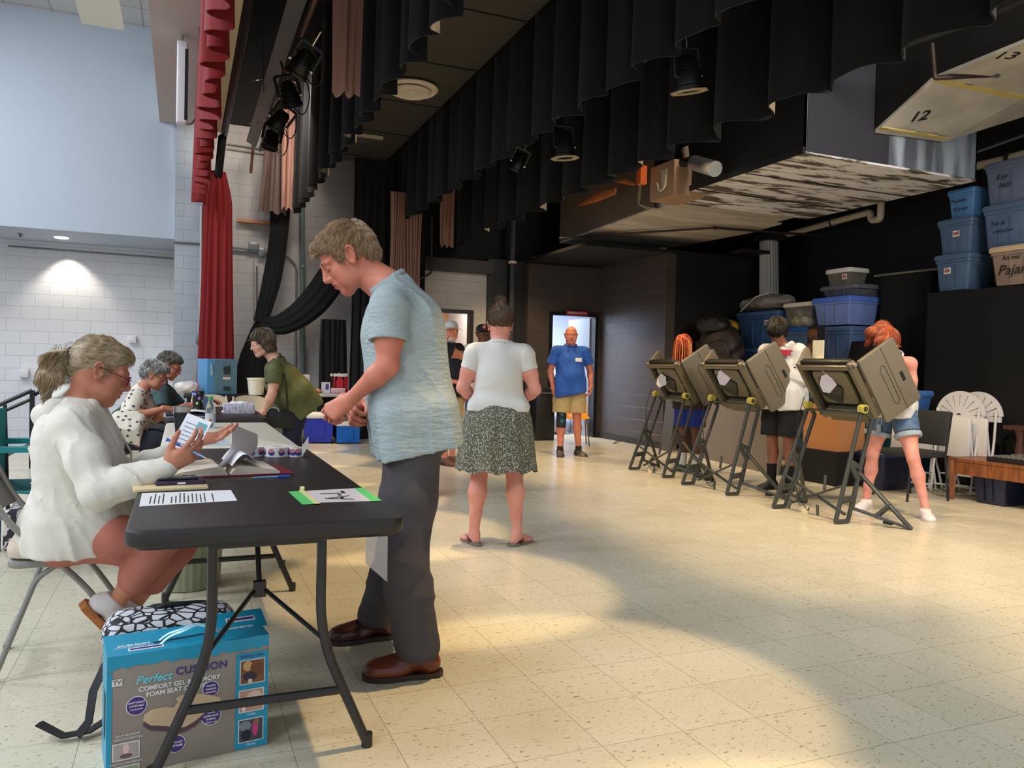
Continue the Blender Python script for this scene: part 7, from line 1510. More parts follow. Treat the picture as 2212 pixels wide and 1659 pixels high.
    h = hair_cap(T, R, s, [((-.014, 0, .044), (.1015, .0805, .086), .03), ((-.048, 0, .008), (.066, .070, .078), .03), ((.052, 0, .078), (.044, .057, .028), .03), ((.01, 0, .012), (.06, .0785, .035), .02)], HM, 'hair', root, .0036, (.003, 60), cuts=[((.096, 0, -.014), (.066, .12, .082), .010), ((-.004, .09, -.025), (.024, .018, .04), .006), ((-.004, -.09, -.025), (.024, .018, .04), .006), ((.02, 0, -.090), (.085, .12, .060), .01)], M=M, extra=ex)
    off_ = np.array(M.translation); tie = T(-.118, 0, .012)+off_; Ri = R.T; c_ = T(0, 0, 0)+off_
    def isp(p): x = Ri @ (p-c_); return x[0] < -.122 or (x[0] < -.108 and x[2] < -.03)
    def step(p, n, i, sd):
        t = nrm(tie-p); t = t-n*(t @ n); return p+(nrm(t)+n*(.05-.06*i))*.0068
    def step2(p, n, i, sd):
        t = V3(0, 0, -1)-R[:, 0]*.12+R[:, 1]*.5*math.sin(p[2]*45+sd*2)+R[:, 0]*.35*math.cos(p[2]*60+sd*3); t = t-n*(t @ n)*.8; return p+(nrm(t)+n*(.10-.06*i)*sd)*.009
    SM = [mat('strand_ash', (130, 106, 78), .4), mat('strand_grey2', (192, 178, 152), .4), mat('strand_gold', (170, 140, 98), .4)]
    hair_from_surface(h, 5500, step, 5, .0008, SM, lambda p: not isp(p)); hair_from_surface(h, 3200, step2, 6, .0009, SM, isp, 'ponytail_strands', 4)
    mb = MB(); tx = R; mb.tube([T(-.124, .024*math.cos(a), .010+.024*math.sin(a)) for a in [2*PI*i/12 for i in range(13)]], .0075, 8); mb.build('hair_tie', mat('tie_plum', (54, 34, 46), .6), h).matrix_basis = M
    g_ = glasses(T, root, mat('red_frame', (120, 26, 46), .3)); g_.matrix_basis = M
    return root, J, M
hw_root, hwJ, hwM = hoodie_woman()
# the card and the pen she holds: things of their own
c0 = [Vector(PD(362, 968, 2.93)), Vector(PD(387, 976, 2.93)), Vector(PD(456, 920, 2.96)), Vector(PD(418, 897, 2.96))]
c0 = [Vector(PD(368, 962, 2.93)), Vector(PD(421, 983, 2.90)), Vector(PD(456, 925, 2.93)), Vector(PD(417, 898, 2.96))]
def quadM(P): return frame(P[0], P[1]-P[0], P[3]-P[0])
cardM = quadM(c0); cw = (c0[1]-c0[0]).length; chh = (c0[3]-c0[0]).length
o = MB().prism([(0, 0), (cw, 0), (cw, chh), (0, chh)], .001, cardM).build('voter_card', mat('card_white', (222, 222, 230), .5), smooth=False); tag(o, 'white photo card held up by the woman in the white hoodie', 'card')
MB().prism([(cw*.55, chh*.55), (cw*.92, chh*.55), (cw*.92, chh*.88), (cw*.55, chh*.88)], .0006, cardM @ Matrix.Translation((0, 0, .001))).build('photo', mat('card_teal', (90, 160, 170), .5), o, smooth=False); MB().prism([(cw*(.74+.07*math.cos(a)), chh*(.72+.08*math.sin(a))) for a in [2*PI*i/12 for i in range(12)]], .0004, cardM @ Matrix.Translation((0, 0, .0016))).build('portrait', mat('card_pink', (214, 120, 100), .5), o, smooth=False)
mb = MB()
for r_ in range(6): mb.prism([(cw*.12, chh*(.14+.12*r_)), (cw*(.5+.04*(r_ % 3)), chh*(.14+.12*r_)), (cw*(.5+.04*(r_ % 3)), chh*(.165+.12*r_)), (cw*.12, chh*(.165+.12*r_))], .0003, cardM @ Matrix.Translation((0, 0, .001)))
mb.build('printed_lines', mat('card_print', (120, 130, 140), .6), o, smooth=False)
pen(PD(450, 992, 2.80), PD(361, 949, 2.86), 'blue pen held in the right hand of the woman in the white hoodie', .0045)
# ---------------------------------------------------------------- person behind her: only grey hair and a bit of clothing show
J = J_stand(1.62); 
def seat(J, dx=.0, kneez=.47, reach=.42):
    for k in ('pel', 'che', 'nek', 'hed', 'shL', 'shR', 'elL', 'elR', 'wrL', 'wrR', 'hiL', 'hiR'): J[k] = J[k]-V3(0, 0, J['pel'][2]-.53) if k != 'pel' else J[k]
    J['pel'] = V3(J['pel'][0], J['pel'][1], .53)
    for sd, sg in (('L', 1), ('R', -1)):
        J['kn'+sd] = J['hi'+sd]*V3(1, 1, 0)+V3(reach, .03*sg, kneez); J['an'+sd] = J['kn'+sd]*V3(1, 1, 0)+V3(-.05, 0, .10); J['to'+sd] = V3(1, .1*sg, 0)
    return J
J = seat(J_stand(1.62, lean=.05)); J['elL'] = J['shL']+V3(-.02, .06, -.27); J['elR'] = J['shR']+V3(-.02, -.06, -.27); J['wrL'] = J['elL']+V3(.16, -.08, -.14); J['wrR'] = J['elR']+V3(.16, .08, -.14)
root, T = person('person with straight grey hair seated behind the woman in the white hoodie', (-.66, 5.45, 0), J, .1, SK_LIGHT, .98, 1.0, hands=dict(L=dict(d=V3(1,0,-.1), n=V3(0,0,1), curl=(.4,.4,.4,.4)), R=dict(d=V3(1,0,-.1), n=V3(0,0,1), curl=(.4,.4,.4,.4))), female=True)
clothes_top(root, J, fabric('pale_shirt', (206, 208, 196)), g=1.0, female=True, hem=-.06); clothes_bot(root, J, fabric('grey_pants', (90, 90, 96)), frac=1.9)
hair_cap(T, J['R'], .98, [((-.022, 0, .046), (.112, .094, .096), .03), ((-.045, .0, -.03), (.085, .098, .11), .04)], hairm('hair_silver', (150, 148, 142), (190, 188, 180)), 'hair', root, .006, (.004, 70), cuts=[((.095, 0, -.03), (.066, .066, .085), .01)], fz=(1500, .0016, .010, 1, ((176, 174, 166), (206, 204, 198))))
for sd in ('L', 'R'): shoe('shoe', J['an'+sd], J['to'+sd], BDU, root, BDU, .95)

# ---------------------------------------------------------------- woman in the star shirt, writing
STAR = bpy.data.materials.new('star_print'); STAR.use_nodes = True; nt = STAR.node_tree; p = nt.nodes['Principled BSDF']; p.inputs['Base Color'].default_value = C3(222, 212, 196); p.inputs['Roughness'].default_value = .85
def star_shirt(root, ob, n, size, seed):
    """star appliques laid on the cloth, one mesh per colour"""
    rs = random.Random(seed); me = ob.data; co = [v.co.copy() for v in me.vertices]; P = [f for f in me.polygons]; chosen = []; mbs = (MB(), MB())
    tries = 0
    while len(chosen) < n and tries < 60000:
        tries += 1; f = P[rs.randrange(len(P))]; c = f.center
        if all((c-d).length > size*1.75 for d in chosen):
            chosen.append(c.copy()); nn_ = f.normal; a0 = rs.uniform(0, 2*PI); x_ = nn_.orthogonal().normalized(); y_ = nn_.cross(x_); vs = []
            for k in range(10): r_ = size*(1 if k % 2 == 0 else .42); a = a0+k*PI/5; vs.append(c+nn_*.0035+x_*r_*math.cos(a)+y_*r_*math.sin(a))
            vs.append(c+nn_*.0055); mbs[0 if rs.random() > .14 else 1].add(vs, [(k, (k+1) % 10, 10) for k in range(10)])
    for m_, c_ in zip(mbs, ((40, 40, 66), (150, 40, 46))):
        if m_.v: o = m_.build('star_print', mat('star_%d' % c_[0], c_, .85), ob); o['kind'] = 'stuff'
X0, Y0 = -.40, 7.42; J = dict(fwd=V3(1, .1, 0), R=rotz(-.28) @ roty(.42), hed=PD(334, 810, 6.98), nek=PD(306, 842, 7.0), che=PD(297, 888, 7.02), pel=V3(-.42, 7.40, .55), shR=PD(296, 858, 6.85), elR=PD(280, 902, 6.72), wrR=PD(358, 882, 6.82), shL=PD(308, 858, 7.15), elL=PD(335, 905, 7.1), wrL=PD(375, 888, 7.02))
for sd, sg in (('L', 1), ('R', -1)): J['hi'+sd] = J['pel']+V3(0, .09*sg, -.03); J['kn'+sd] = J['hi'+sd]+V3(.42, .02*sg, -.05); J['an'+sd] = J['kn'+sd]*V3(1, 1, 0)+V3(-.1, 0, .1); J['to'+sd] = V3(1, .1*sg, 0)
J = {k: (v-V3(X0, Y0, 0) if k not in ('fwd', 'R', 'toL', 'toR') else v) for k, v in J.items()}
root, T = person('woman with short grey hair and round glasses in a cream shirt printed with stars', (X0, Y0, 0), J, 0, SK_TAN, .98, 1.05, .009, .0045, female=True, age=1, lip=LIP,
    hands=dict(R=dict(d=V3(.96, .2, -.12), n=V3(0, -.4, .9), curl=(.15,.2,.25,.35), thumb=(.3,.2)), L=dict(d=V3(.9, -.2, -.1), n=V3(0, .3, .95), curl=(.2,.2,.3,.35), thumb=(.3,.2))))
ob, _ = clothes_top(root, J, STAR, 'star_blouse', .008, g=1.04, female=True, bust=.8, sleeve=.85, hem=-.19, loose=.006, belly=.01); star_shirt(root, ob, 230, .017, 3)
clothes_bot(root, J, fabric('navy_pants', (36, 38, 52)), frac=1.9)
hair_cap(T, J['R'], 1.0, SHORT+[((.05, 0, .085), (.05, .06, .035), .02)], hairm('hair_salt', (112, 110, 106), (170, 168, 162)), 'hair', root, .005, (.006, 90), cuts=CUT_FACE, fz=(2200, .0013, .007, 1, ((96, 94, 90), (176, 174, 168), (130, 128, 124))))
glasses(T, root, mat('tortoise_frame', (110, 60, 44), .3)); eyes(T, J['R'], EYE, root)
MB().tube([T(-.005+.012*math.cos(a), -.092, -.055+.018*math.sin(a)) for a in [2*PI*i/14 for i in range(15)]], .002, 5).build('earring', CHROME, root)
for sd in ('L', 'R'): shoe('shoe', J['an'+sd], J['to'+sd], BDU, root, BDU, .95)
# ---------------------------------------------------------------- seated man with glasses behind her
X0, Y0 = -.38, 8.25; J = dict(fwd=V3(1, 0, 0), R=rotz(-.25) @ roty(.45), hed=PD(366, 790, 7.75), nek=PD(347, 824, 7.8), che=PD(345, 880, 7.85), pel=V3(-.42, 8.25, .55), shR=PD(348, 846, 7.62), elR=PD(352, 892, 7.5), wrR=PD(400, 878, 7.55), shL=PD(358, 846, 7.95), elL=PD(392, 885, 7.95), wrL=PD(438, 866, 7.85))
for sd, sg in (('L', 1), ('R', -1)): J['hi'+sd] = J['pel']+V3(0, .09*sg, -.03); J['kn'+sd] = J['hi'+sd]+V3(.44, .02*sg, -.05); J['an'+sd] = J['kn'+sd]*V3(1, 1, 0)+V3(-.1, 0, .1); J['to'+sd] = V3(1, .1*sg, 0)
J = {k: (v-V3(X0, Y0, 0) if k not in ('fwd', 'R', 'toL', 'toR') else v) for k, v in J.items()}
root, T = person('seated man with dark red glasses and a dark teal shirt leaning over the papers', (X0, Y0, 0), J, 0, SK_RED, 1.04, 1.08, .010, .0048, age=1, lip=LIP,
    hands=dict(R=dict(d=V3(1, .1, -.1), n=V3(0, -.3, .95), curl=(.4,.4,.5,.5)), L=dict(d=V3(.95, -.2, .1), n=V3(0, .3, .95), curl=(.3,.3,.4,.4))))
clothes_top(root, J, fabric('teal_shirt', (62, 84, 86)), g=1.12, sleeve=.8, hem=-.10, loose=.02); clothes_bot(root, J, fabric('grey_pants', (0,0,0)), frac=1.9)
hair_cap(T, J['R'], 1.04, SHORT, hairm('hair_dark_grey', (74, 68, 60), (120, 112, 100)), 'hair', root, .005, (.004, 100), cuts=CUT_FACE, fz=(1800, .0013, .006, 1, ((60, 54, 48), (116, 108, 96)))); glasses(T, root, mat('maroon_frame', (70, 20, 34), .3), rx=.026, rz=.014); eyes(T, J['R'], EYE, root)
MB().tube([J['che']+V3(.14, -.03, .12), J['che']+V3(.17, -.04, -.1), J['pel']+V3(.2, -.04, .2)], .006, 6, sc=(.4, 1.6)).build('lanyard', BKW, root)
for sd in ('L', 'R'): shoe('shoe', J['an'+sd], J['to'+sd], BDU, root, BDU, 1.0)
o = MB().box(PD(440, 868, 7.75), (.16, .01, .12), (.3, .5, .2)).build('blue_paper', mat('blue_paper', (130, 150, 200), .6)); tag(o, 'crumpled blue and white paper in the hand of the seated man', 'paper')
# ---------------------------------------------------------------- leaning woman in the green shirt
X0, Y0 = 1.02, 7.62; R = rotz(PI+.35) @ roty(.30)
J = dict(fwd=nrm(V3(-1, -.15, 0)), R=R, hed=PD(566, 741, 7.35), nek=PD(597, 778, 7.4), che=PD(612, 822, 7.42), pel=PD(636, 925, 7.5), shL=PD(596, 800, 7.25), elL=PD(588, 850, 7.2), wrL=PD(571, 888, 7.2), shR=PD(596, 800, 7.62), elR=PD(590, 848, 7.72), wrR=PD(577, 885, 7.75))
J['pel'][2] = .88
for sd, sg in (('L', -1), ('R', 1)): J['hi'+sd] = J['pel']+V3(0, .10*sg, -.03); J['an'+sd] = V3(J['pel'][0]+(.06 if sd == 'R' else -.03), J['pel'][1]+.11*sg, .09); J['kn'+sd] = (J['hi'+sd]+J['an'+sd])/2+V3(-.03, 0, 0); J['to'+sd] = V3(-1, .1*sg, 0)
J = {k: (v-V3(X0, Y0, 0) if k not in ('fwd', 'R', 'toL', 'toR') else v) for k, v in J.items()}
root, T = person('woman in an olive green t-shirt leaning on the second black table', (X0, Y0, 0), J, 0, SK_LIGHT, .98, 1.12, .009, .0045, female=True, lip=LIP, bust=.9,
    hands=dict(L=dict(d=V3(-.7, -.2, -.7), n=V3(-.7, -.3, .6), curl=(.5,.5,.5,.6), thumb=(.3,.2)), R=dict(d=V3(-.9, 0, -.3), n=V3(-.3, 0, .95), curl=(.3,.3,.3,.4))))
clothes_top(root, J, fabric('olive_shirt', (92, 96, 56), c2=(80, 82, 48), cscale=4), g=1.12, female=True, bust=.9, sleeve=.62, hem=-.16, loose=.02, belly=.03, drape=.03, folds=(.008, (18, 18, 7)), hips=1.2)
clothes_bot(root, J, fabric('navy_jeans', (26, 32, 58)), 'jeans', frac=1.97, g=1.1)
hair_cap(T, R, 1.0, [((-.022, 0, .046), (.110, .092, .096), .03), ((-.035, .0, -.02), (.085, .094, .098), .04), ((-.05, 0, -.07), (.06, .075, .06), .03)], hairm('hair_brown_grey', (96, 78, 62), (140, 126, 110)), 'hair', root, .005, (.006, 60), cuts=[((.095, 0, -.03), (.070, .072, .088), .01)], fz=(2400, .0013, .010, 1, ((84, 66, 50), (126, 110, 92), (70, 54, 42)))); eyes(T, R, EYE, root)
for sd in ('L', 'R'): shoe('shoe', J['an'+sd], J['to'+sd], BDU, root, BDU, .98)
bg = Vector(PD(606, 905, 7.28)); t = thing('shoulder_bag', 'black shoulder bag hanging at the side of the woman in green', 'bag', tuple(bg)); MB().rbox((0, 0, 0), (.26, .09, .17), .03, (0, .12, 0)).build('bag', mat('bag_black', (24, 24, 26), .6), t)
sp_ = [Vector(PD(606, 785, 7.26)), Vector(PD(618, 830, 7.19)), Vector(PD(622, 890, 7.2))]; MB().tube([q-bg for q in sp_], .012, 6, sc=(.3, 1)).build('strap', BKW, t); MB().tube([Vector((-.07+.05*math.cos(a), -.05, .07+.04*math.sin(a))) for a in [PI*i/8 for i in range(9)]], .006, 6).build('key_ring', CHROME, t)

# ---------------------------------------------------------------- woman with her back turned: white shirt, patterned skirt, flip-flops
J = J_stand(1.60, stance=.145, headpitch=.12, hip_w=.10, sh_w=.175); 
J['elL'] = J['shL']+V3(-.0, .085, -.24); J['elR'] = J['shR']+V3(-.0, -.085, -.24); J['wrL'] = J['elL']+V3(.15, -.10, -.10); J['wrR'] = J['elR']+V3(.15, .10, -.10); J['toL'] = nrm(V3(1, .55, 0)); J['toR'] = nrm(V3(1, -.75, 0))
yb = math.atan2(5.0, 2.1); root, T = person('woman seen from behind in a white t-shirt, patterned grey skirt and flip-flops', (1.97, 4.93, 0), J, yb, SK_PINK, .97, 1.18, .009, .0045, female=True, fat=.6, hips=1.12, neck=1.1,
    hands=dict(L=dict(d=V3(.9, -.3, .1), n=V3(.2, .3, .9), curl=(.6,.6,.6,.6)), R=dict(d=V3(.9, .3, .1), n=V3(.2, -.3, .9), curl=(.6,.6,.6,.6))))
clothes_top(root, J, fabric('white_tee', (214, 212, 208), bscale=9), 't_shirt', .008, g=1.18, female=True, bust=.9, sleeve=.48, hem=.035, off=.008, neck=1.12, hips=1.06, folds=(.005, (3, 3, 16)))
FLO = bpy.data.materials.new('skirt_print'); FLO.use_nodes = True; nt = FLO.node_tree; p = nt.nodes['Principled BSDF']; tcn = N(nt, 'ShaderNodeTexCoord'); vo = N(nt, 'ShaderNodeTexVoronoi', Scale=105.0); rp = N(nt, 'ShaderNodeValToRGB'); nt.links.new(tcn.outputs['Object'], vo.inputs['Vector']); nt.links.new(vo.outputs['Distance'], rp.inputs[0]); e = rp.color_ramp.elements; e[0].position = .26; e[0].color = C3(206, 198, 184); e[1].position = .40; e[1].color = C3(84, 86, 72); nt.links.new(rp.outputs[0], p.inputs['Base Color']); p.inputs['Roughness'].default_value = .8
def skirt(u, v):
    a = u*2*PI; w1, d1 = (.214+.048*v-.017*max(0, .22-v)*4.5), (.174+.038*v-.043*max(0, .22-v)*4.5); fo = 1+(.012+.05*v**1.5)*math.sin(a*9+.5*math.sin(3*v))+.02*v*math.sin(a*17+1); return (-.01+d1*math.cos(a)*fo, w1*math.sin(a)*fo, .945-.435*v+(.012*math.sin(a*9+1) if v > .95 else 0))
MB().sheet(skirt, 160, 18, .006).build('skirt', FLO, root, ang=70)
TONG = mat('thong_plum', (100, 46, 54), .5); RUB = mat('sandal_grey', (120, 112, 96), .7)
for sd in ('L', 'R'):
    d, an = J['to'+sd], J['an'+sd]; l = np.cross(V3(0, 0, 1), d); pr = [(-.085, .014), (-.06, .036), (0, .034), (.08, .045), (.13, .042), (.165, .015)]; poly = [(a, -b) for a, b in pr]+[(a, b) for a, b in reversed(pr)]; Mx = frame((an[0], an[1], .002), d, l)
    so = MB().prism(poly, .014, Mx).build('flip_flop', RUB, root); P_ = lambda a, b, c: an*V3(1, 1, 0)+d*a+l*b+V3(0, 0, c); MB().tube([P_(-.0, -.038, .014), P_(.05, -.022, .052), P_(.10, .006, .045), P_(.11, .008, .014)], .005, 6).tube([P_(-.0, .038, .014), P_(.05, .028, .05), P_(.10, .006, .045)], .005, 6).build('strap', TONG, so)
HB = hairm('hair_brown_up', (84, 62, 46), (116, 92, 70), (1, 1, .3)); hair_cap(T, J['R'], .97, [((-.022, 0, .046), (.103, .081, .088), .03), ((-.062, 0, .04), (.072, .070, .080), .03)], HB, 'hair', root, .0045, (.006, 70), cuts=[((.095, 0, -.0), (.066, .12, .088), .01), ((0, 0, -.085), (.12, .12, .055), .01), ((-.0, .095, -.03), (.035, .025, .05), .008), ((-.0, -.095, -.03), (.035, .025, .05), .008)], extra=lambda f: (f.rc(T(-.105, 0, .01), T(-.085, .0, .125), .026, .034, .02), f.rc(T(-.085, 0, .125), T(-.06, .02, .155), .024, .010, .02), f.rc(T(-.085, 0, .125), T(-.075, -.03, .14), .02, .008, .02)), fz=(2200, .0011, .009, -1, ((70, 50, 36), (110, 84, 60), (88, 66, 48))))
st = [T(-.085+.03*(random.random()-.5), .05*(random.random()-.5), .10+.02*random.random()) for _ in range(200)]
strands('loose_strands', st, lambda p, i, sd: p+J['R'] @ V3(.006*(sd-.3), .010*(math.sin(sd*50)), .012-.005*i), 4, .0009, [HB], root)

# ---------------------------------------------------------------- man in the blue polo shirt
J = J_stand(1.80, stance=.12, headyaw=-.12, hip_w=.095, sh_w=.185); J['elR'] = J['shR']+V3(-.05, -.075, -.28); J['wrR'] = J['elR']+V3(.06, .03, -.24); J['elL'] = J['shL']+V3(-.04, .10, -.27); J['wrL'] = J['elL']+V3(.08, .0, -.22); J['toL'] = nrm(V3(1, .35, 0)); J['toR'] = nrm(V3(1, -.12, 0)); J['anR'] = V3(.05, -.12, .09); J['anL'] = V3(-.02, .15, .09)
yb = math.atan2(-9.75, -4.95)+.18; root, T = person('bald man in a royal blue polo shirt and khaki shorts, black knee brace', (4.95, 9.75, 0), J, yb, SK_RED, 1.04, 1.18, .010, .0048, age=1, fat=.8, lip=LIP, belly=.07, jaw=1.05, neck=1.15,
    hands=dict(L=dict(d=V3(.35, -.1, -.93), n=V3(.1, 1, .1), curl=(.55,.6,.7,.7), thumb=(.3,.2)), R=dict(d=V3(.1, .15, -.95), n=V3(.1, -1, 0), curl=(.4,.4,.4,.4))))
POL = fabric('polo_blue', (44, 92, 180), c2=(38, 82, 166), cscale=3, bscale=12)
ob, (B, up, lf, f2) = clothes_top(root, J, POL, 'polo_shirt', .008, g=1.18, belly=.08, sleeve=.66, hem=-.13, loose=.016, neck=1.12, slv=1.15, drape=.02, folds=(.010, (9, 9, 7)), hemn=nrm(V3(0, .22, -1)))
nk = J['nek']; cb = Fld()
for sg in (1, -1): cb.chain([nk-f2*.065+up*.05, nk+lf*.075*sg+up*.03, nk+f2*.075+lf*.035*sg-up*.035, nk+f2*.105+lf*.06*sg-up*.07], [.014, .014, .013, .006], .012)
fld_obj('collar', [(cb, .005)], mat('polo_navy', (24, 50, 118), .8), ob)
MB().rbox(J['che']+f2*.165+lf*.085+up*.045, (.006, .095, .055), .004, rot=(0, -.12, .25)).build('name_badge', PAPER, root)
KH = fabric('khaki', (196, 172, 124), c2=(182, 156, 108), cscale=4); clothes_bot(root, J, KH, 'khaki_shorts', frac=.86, g=1.12, off=.02, flare=.035)
f = Fld(); a, k, h = J['anR'], J['knR'], J['hiR']; f.chain([k+(h-k)*.26, k, k+(a-k)*.32], [.073, .066, .066], .02); f.cut(k+(a-k)*.32, a-k); f.cut(k+(h-k)*.26, h-k); o = fld_obj('knee_brace', [(f, .006)], mat('brace_black', (28, 34, 38), .6), root); 
for dz in (.05, -.05): MB().lathe([(.001, 0), (.030, 0), (.024, .006), (.001, .007)], 18, k+V3(.068, 0, dz), (0, PI/2, 0)).build('brace_pad', mat('brace_teal', (30, 96, 110), .5), o)
SNE = mat('sneaker_tan', (120, 106, 84), .6, c2=(60, 56, 54), cscale=12, contrast=(.48, .52)); SOW = mat('sneaker_sole', (206, 200, 196), .6)
for sd in ('L', 'R'):
    shoe('sneaker', J['an'+sd], J['to'+sd], SNE, root, SOW, 1.12, lace=PAPER); MB().cyl(J['an'+sd]-V3(0,0,.02), J['an'+sd]+V3(0,0,.05), .046, .044, 16).build('sock', mat('sock_dark', (40, 38, 42), .9), root)
hair_cap(T, J['R'], 1.04, [((-.06, 0, .0), (.062, .0800, .052), .02)], mat('hair_white', (206, 196, 186), .6), 'hair', root, .005, (.002, 80), cuts=[((.05, 0, 0), (.06, .12, .1), .02)]); glasses(T, root, mat('gold_frame', (150, 120, 90), .3, metal=.5), rx=.026, rz=.013); eyes(T, J['R'], EYE, root)

# ---------------------------------------------------------------- group at the grey door
def hat(T, R, m, root, s=1.0, brim=.075, logo=None, yaw_=0):
    f = Fld(); f.el(T(-.015, 0, .062), V3(.108, .087, .072)*s, R, .01); f.cut(T(0, 0, .048), -R[:, 2]); f.el(T(-.015, 0, .045), V3(.098, .077, .065)*s, R, .002, -1)
    o = fld_obj('cap', [(f, .005)], m, root)
    def bf(u, v): a = (u-.5)*2.0; r = .088+brim*v; return T(-.0+math.cos(a)*r*1.02, math.sin(a)*r*.86, .052-.012*v-.028*abs(a/1.0)**2*v)
    MB().sheet(bf, 14, 5, .004).build('brim', m, o)
    if logo: MB().lathe([(.001, 0), (.022, 0), (.018, .004), (.001, .005)], 16, T(.090, 0, .085), Matrix([[R[i][1], R[i][2], R[i][0]] for i in range(3)])).build('emblem', logo, o)
    return o
J = J_stand(1.76, stance=.11, headyaw=-.75, headpitch=.05, fwd_feet=(.0, .05)); J['elR'] = J['shR']+V3(.02, -.06, -.28); J['wrR'] = J['elR']+V3(.18, .04, -.12); J['toR'] = nrm(V3(1, -.3, 0))
c = PG(985, 1003); root, T = person('white-bearded man in a white cap, black shirt and khaki shorts', (c[0]-.10, c[1]+.05, 0), J, math.atan2(-c[1], -c[0])+.95, SK_RED, 1.03, 1.18, .011, .0055, belly=.05, age=1, hands=dict(L=dict(d=V3(.2,0,-1), n=V3(0,1,0)), R=dict(d=V3(.9,.3,0), n=V3(0,-.3,.9))))
clothes_top(root, J, fabric('charcoal_shirt', (32, 34, 42)), g=1.18, belly=.06, sleeve=.6, hem=-.13, loose=.02, drape=.03); clothes_bot(root, J, KH, 'khaki_shorts', frac=.86, g=1.12, off=.02, flare=.03)
hat(T, J['R'], mat('cap_white', (206, 204, 196), .8), root); f = Fld(); f.el(T(.045, 0, -.085), V3(.058, .052, .05), J['R'], .02); f.el(T(.02, 0, -.06), V3(.05, .062, .05), J['R'], .02); f.noise(.004, 90, 1); fld_obj('beard', [(f, .005)], mat('beard_white', (196, 180, 168), .8), root); hair_cap(T, J['R'], 1.03, [((-.05, 0, -.0), (.064, .078, .05), .02)], MATS['beard_white'], 'hair', root, .006, (.003, 60), cuts=[((.06, 0, 0), (.06, .12, .1), .02)]); eyes(T, J['R'], EYE, root)
LOA = mat('loafer_brown', (98, 62, 46), .6)
for sd in ('L', 'R'): shoe('loafer', J['an'+sd], J['to'+sd], LOA, root, LOA, 1.05)
# woman between them and the tall man: jeans, hand on his shoulder
J = J_stand(1.66, stance=.08, headyaw=-.3); J['shR'] = J['shR']+V3(.02, 0, .02); J['elR'] = J['shR']+V3(.16, -.16, -.06); J['wrR'] = J['elR']+V3(.20, -.10, .03); 
c = PG(950, 1085); root, T = person('woman in jeans and heeled boots mostly hidden behind the tall man', (c[0]-.07, c[1]+.45, 0), J, math.atan2(c[1], c[0])-.35, SK_TAN, .97, 1.0, .011, .006, female=True, hands=dict(L=dict(d=V3(.2,0,-1), n=V3(0,1,0)), R=dict(d=V3(.9,-.2,-.3), n=V3(0,-.2,1), curl=(.3,.3,.3,.3))))
clothes_top(root, J, fabric('black_blouse', (26, 28, 34)), g=1.0, female=True, sleeve=.5, hem=-.08); clothes_bot(root, J, fabric('blue_jeans', (62, 96, 140), c2=(90, 122, 160), cscale=8), 'jeans', frac=1.88, g=1.02, flare=.012)
hair_cap(T, J['R'], 1.0, [((-.022, 0, .046), (.112, .094, .096), .03), ((-.05, .0, -.06), (.075, .095, .13), .04)], hairm('hair_dark_blonde', (110, 88, 60), (150, 126, 92)), 'hair', root, .006, (.005, 60), cuts=[((.10, 0, -.03), (.066, .066, .085), .01)], fz=(1200, .0015, .012, 1, ((110, 88, 60), (150, 126, 92))))
for sd in ('L', 'R'): o = shoe('ankle_boot', J['an'+sd]+V3(0,0,.03), J['to'+sd], mat('boot_tan', (134, 98, 66), .6), root, None, .98, low=False); MB().cyl(J['an'+sd]+V3(-.035, 0, .0), J['an'+sd]+V3(-.035, 0, -.088), .028, .022, 12).build('heel', mat('boot_heel', (110, 78, 50), .5), o)
# man in the black cap
J = J_stand(1.78, stance=.1, headyaw=.1); J['elR'] = J['shR']+V3(.02, -.06, -.28); J['wrR'] = J['elR']+V3(.2, .04, -.1); J['elL'] = J['shL']+V3(.06, .04, -.26); J['wrL'] = J['elL']+V3(.16, -.05, .24)
c = PD(1042, 735, 10.6); root, T = person('man in a black cap and pale striped t-shirt facing the camera', (c[0], c[1], 0), J, math.atan2(-c[1], -c[0])+.1, SK_DARK, 1.03, 1.08, .011, .0055, lip=LIPD, hands=dict(L=dict(d=V3(.3,-.4,.9), n=V3(.5,.8,.1), curl=(.7,.7,.7,.7)), R=dict(d=V3(.9,.2,0), n=V3(0,-.3,.9))))
STR = bpy.data.materials.new('striped_tee'); STR.use_nodes = True; nt = STR.node_tree; p = nt.nodes['Principled BSDF']; tcn = N(nt, 'ShaderNodeTexCoord'); wv = N(nt, 'ShaderNodeTexWave', Scale=3.2, bands_direction='Z'); rp = N(nt, 'ShaderNodeValToRGB'); nt.links.new(tcn.outputs['Object'], wv.inputs['Vector']); nt.links.new(wv.outputs['Fac'], rp.inputs[0]); e = rp.color_ramp.elements; e[0].position = .78; e[0].color = C3(206, 202, 204); e[1].position = .84; e[1].color = C3(226, 150, 130); nt.links.new(rp.outputs[0], p.inputs['Base Color']); p.inputs['Roughness'].default_value = .85
clothes_top(root, J, STR, 't_shirt', g=1.1, sleeve=.6, hem=-.12, loose=.015); clothes_bot(root, J, fabric('dark_shorts', (60, 84, 110)), 'shorts', frac=.9, flare=.03)
hat(T, J['R'], mat('cap_black', (24, 24, 26), .8), root, logo=mat('emblem_coral', (214, 110, 96), .6)); glasses(T, root, mat('smoke_frame', (24, 20, 20), .3)); eyes(T, J['R'], EYE, root)
for sd in ('L', 'R'): shoe('shoe', J['an'+sd], J['to'+sd], PAPER, root, PAPER, 1.08)
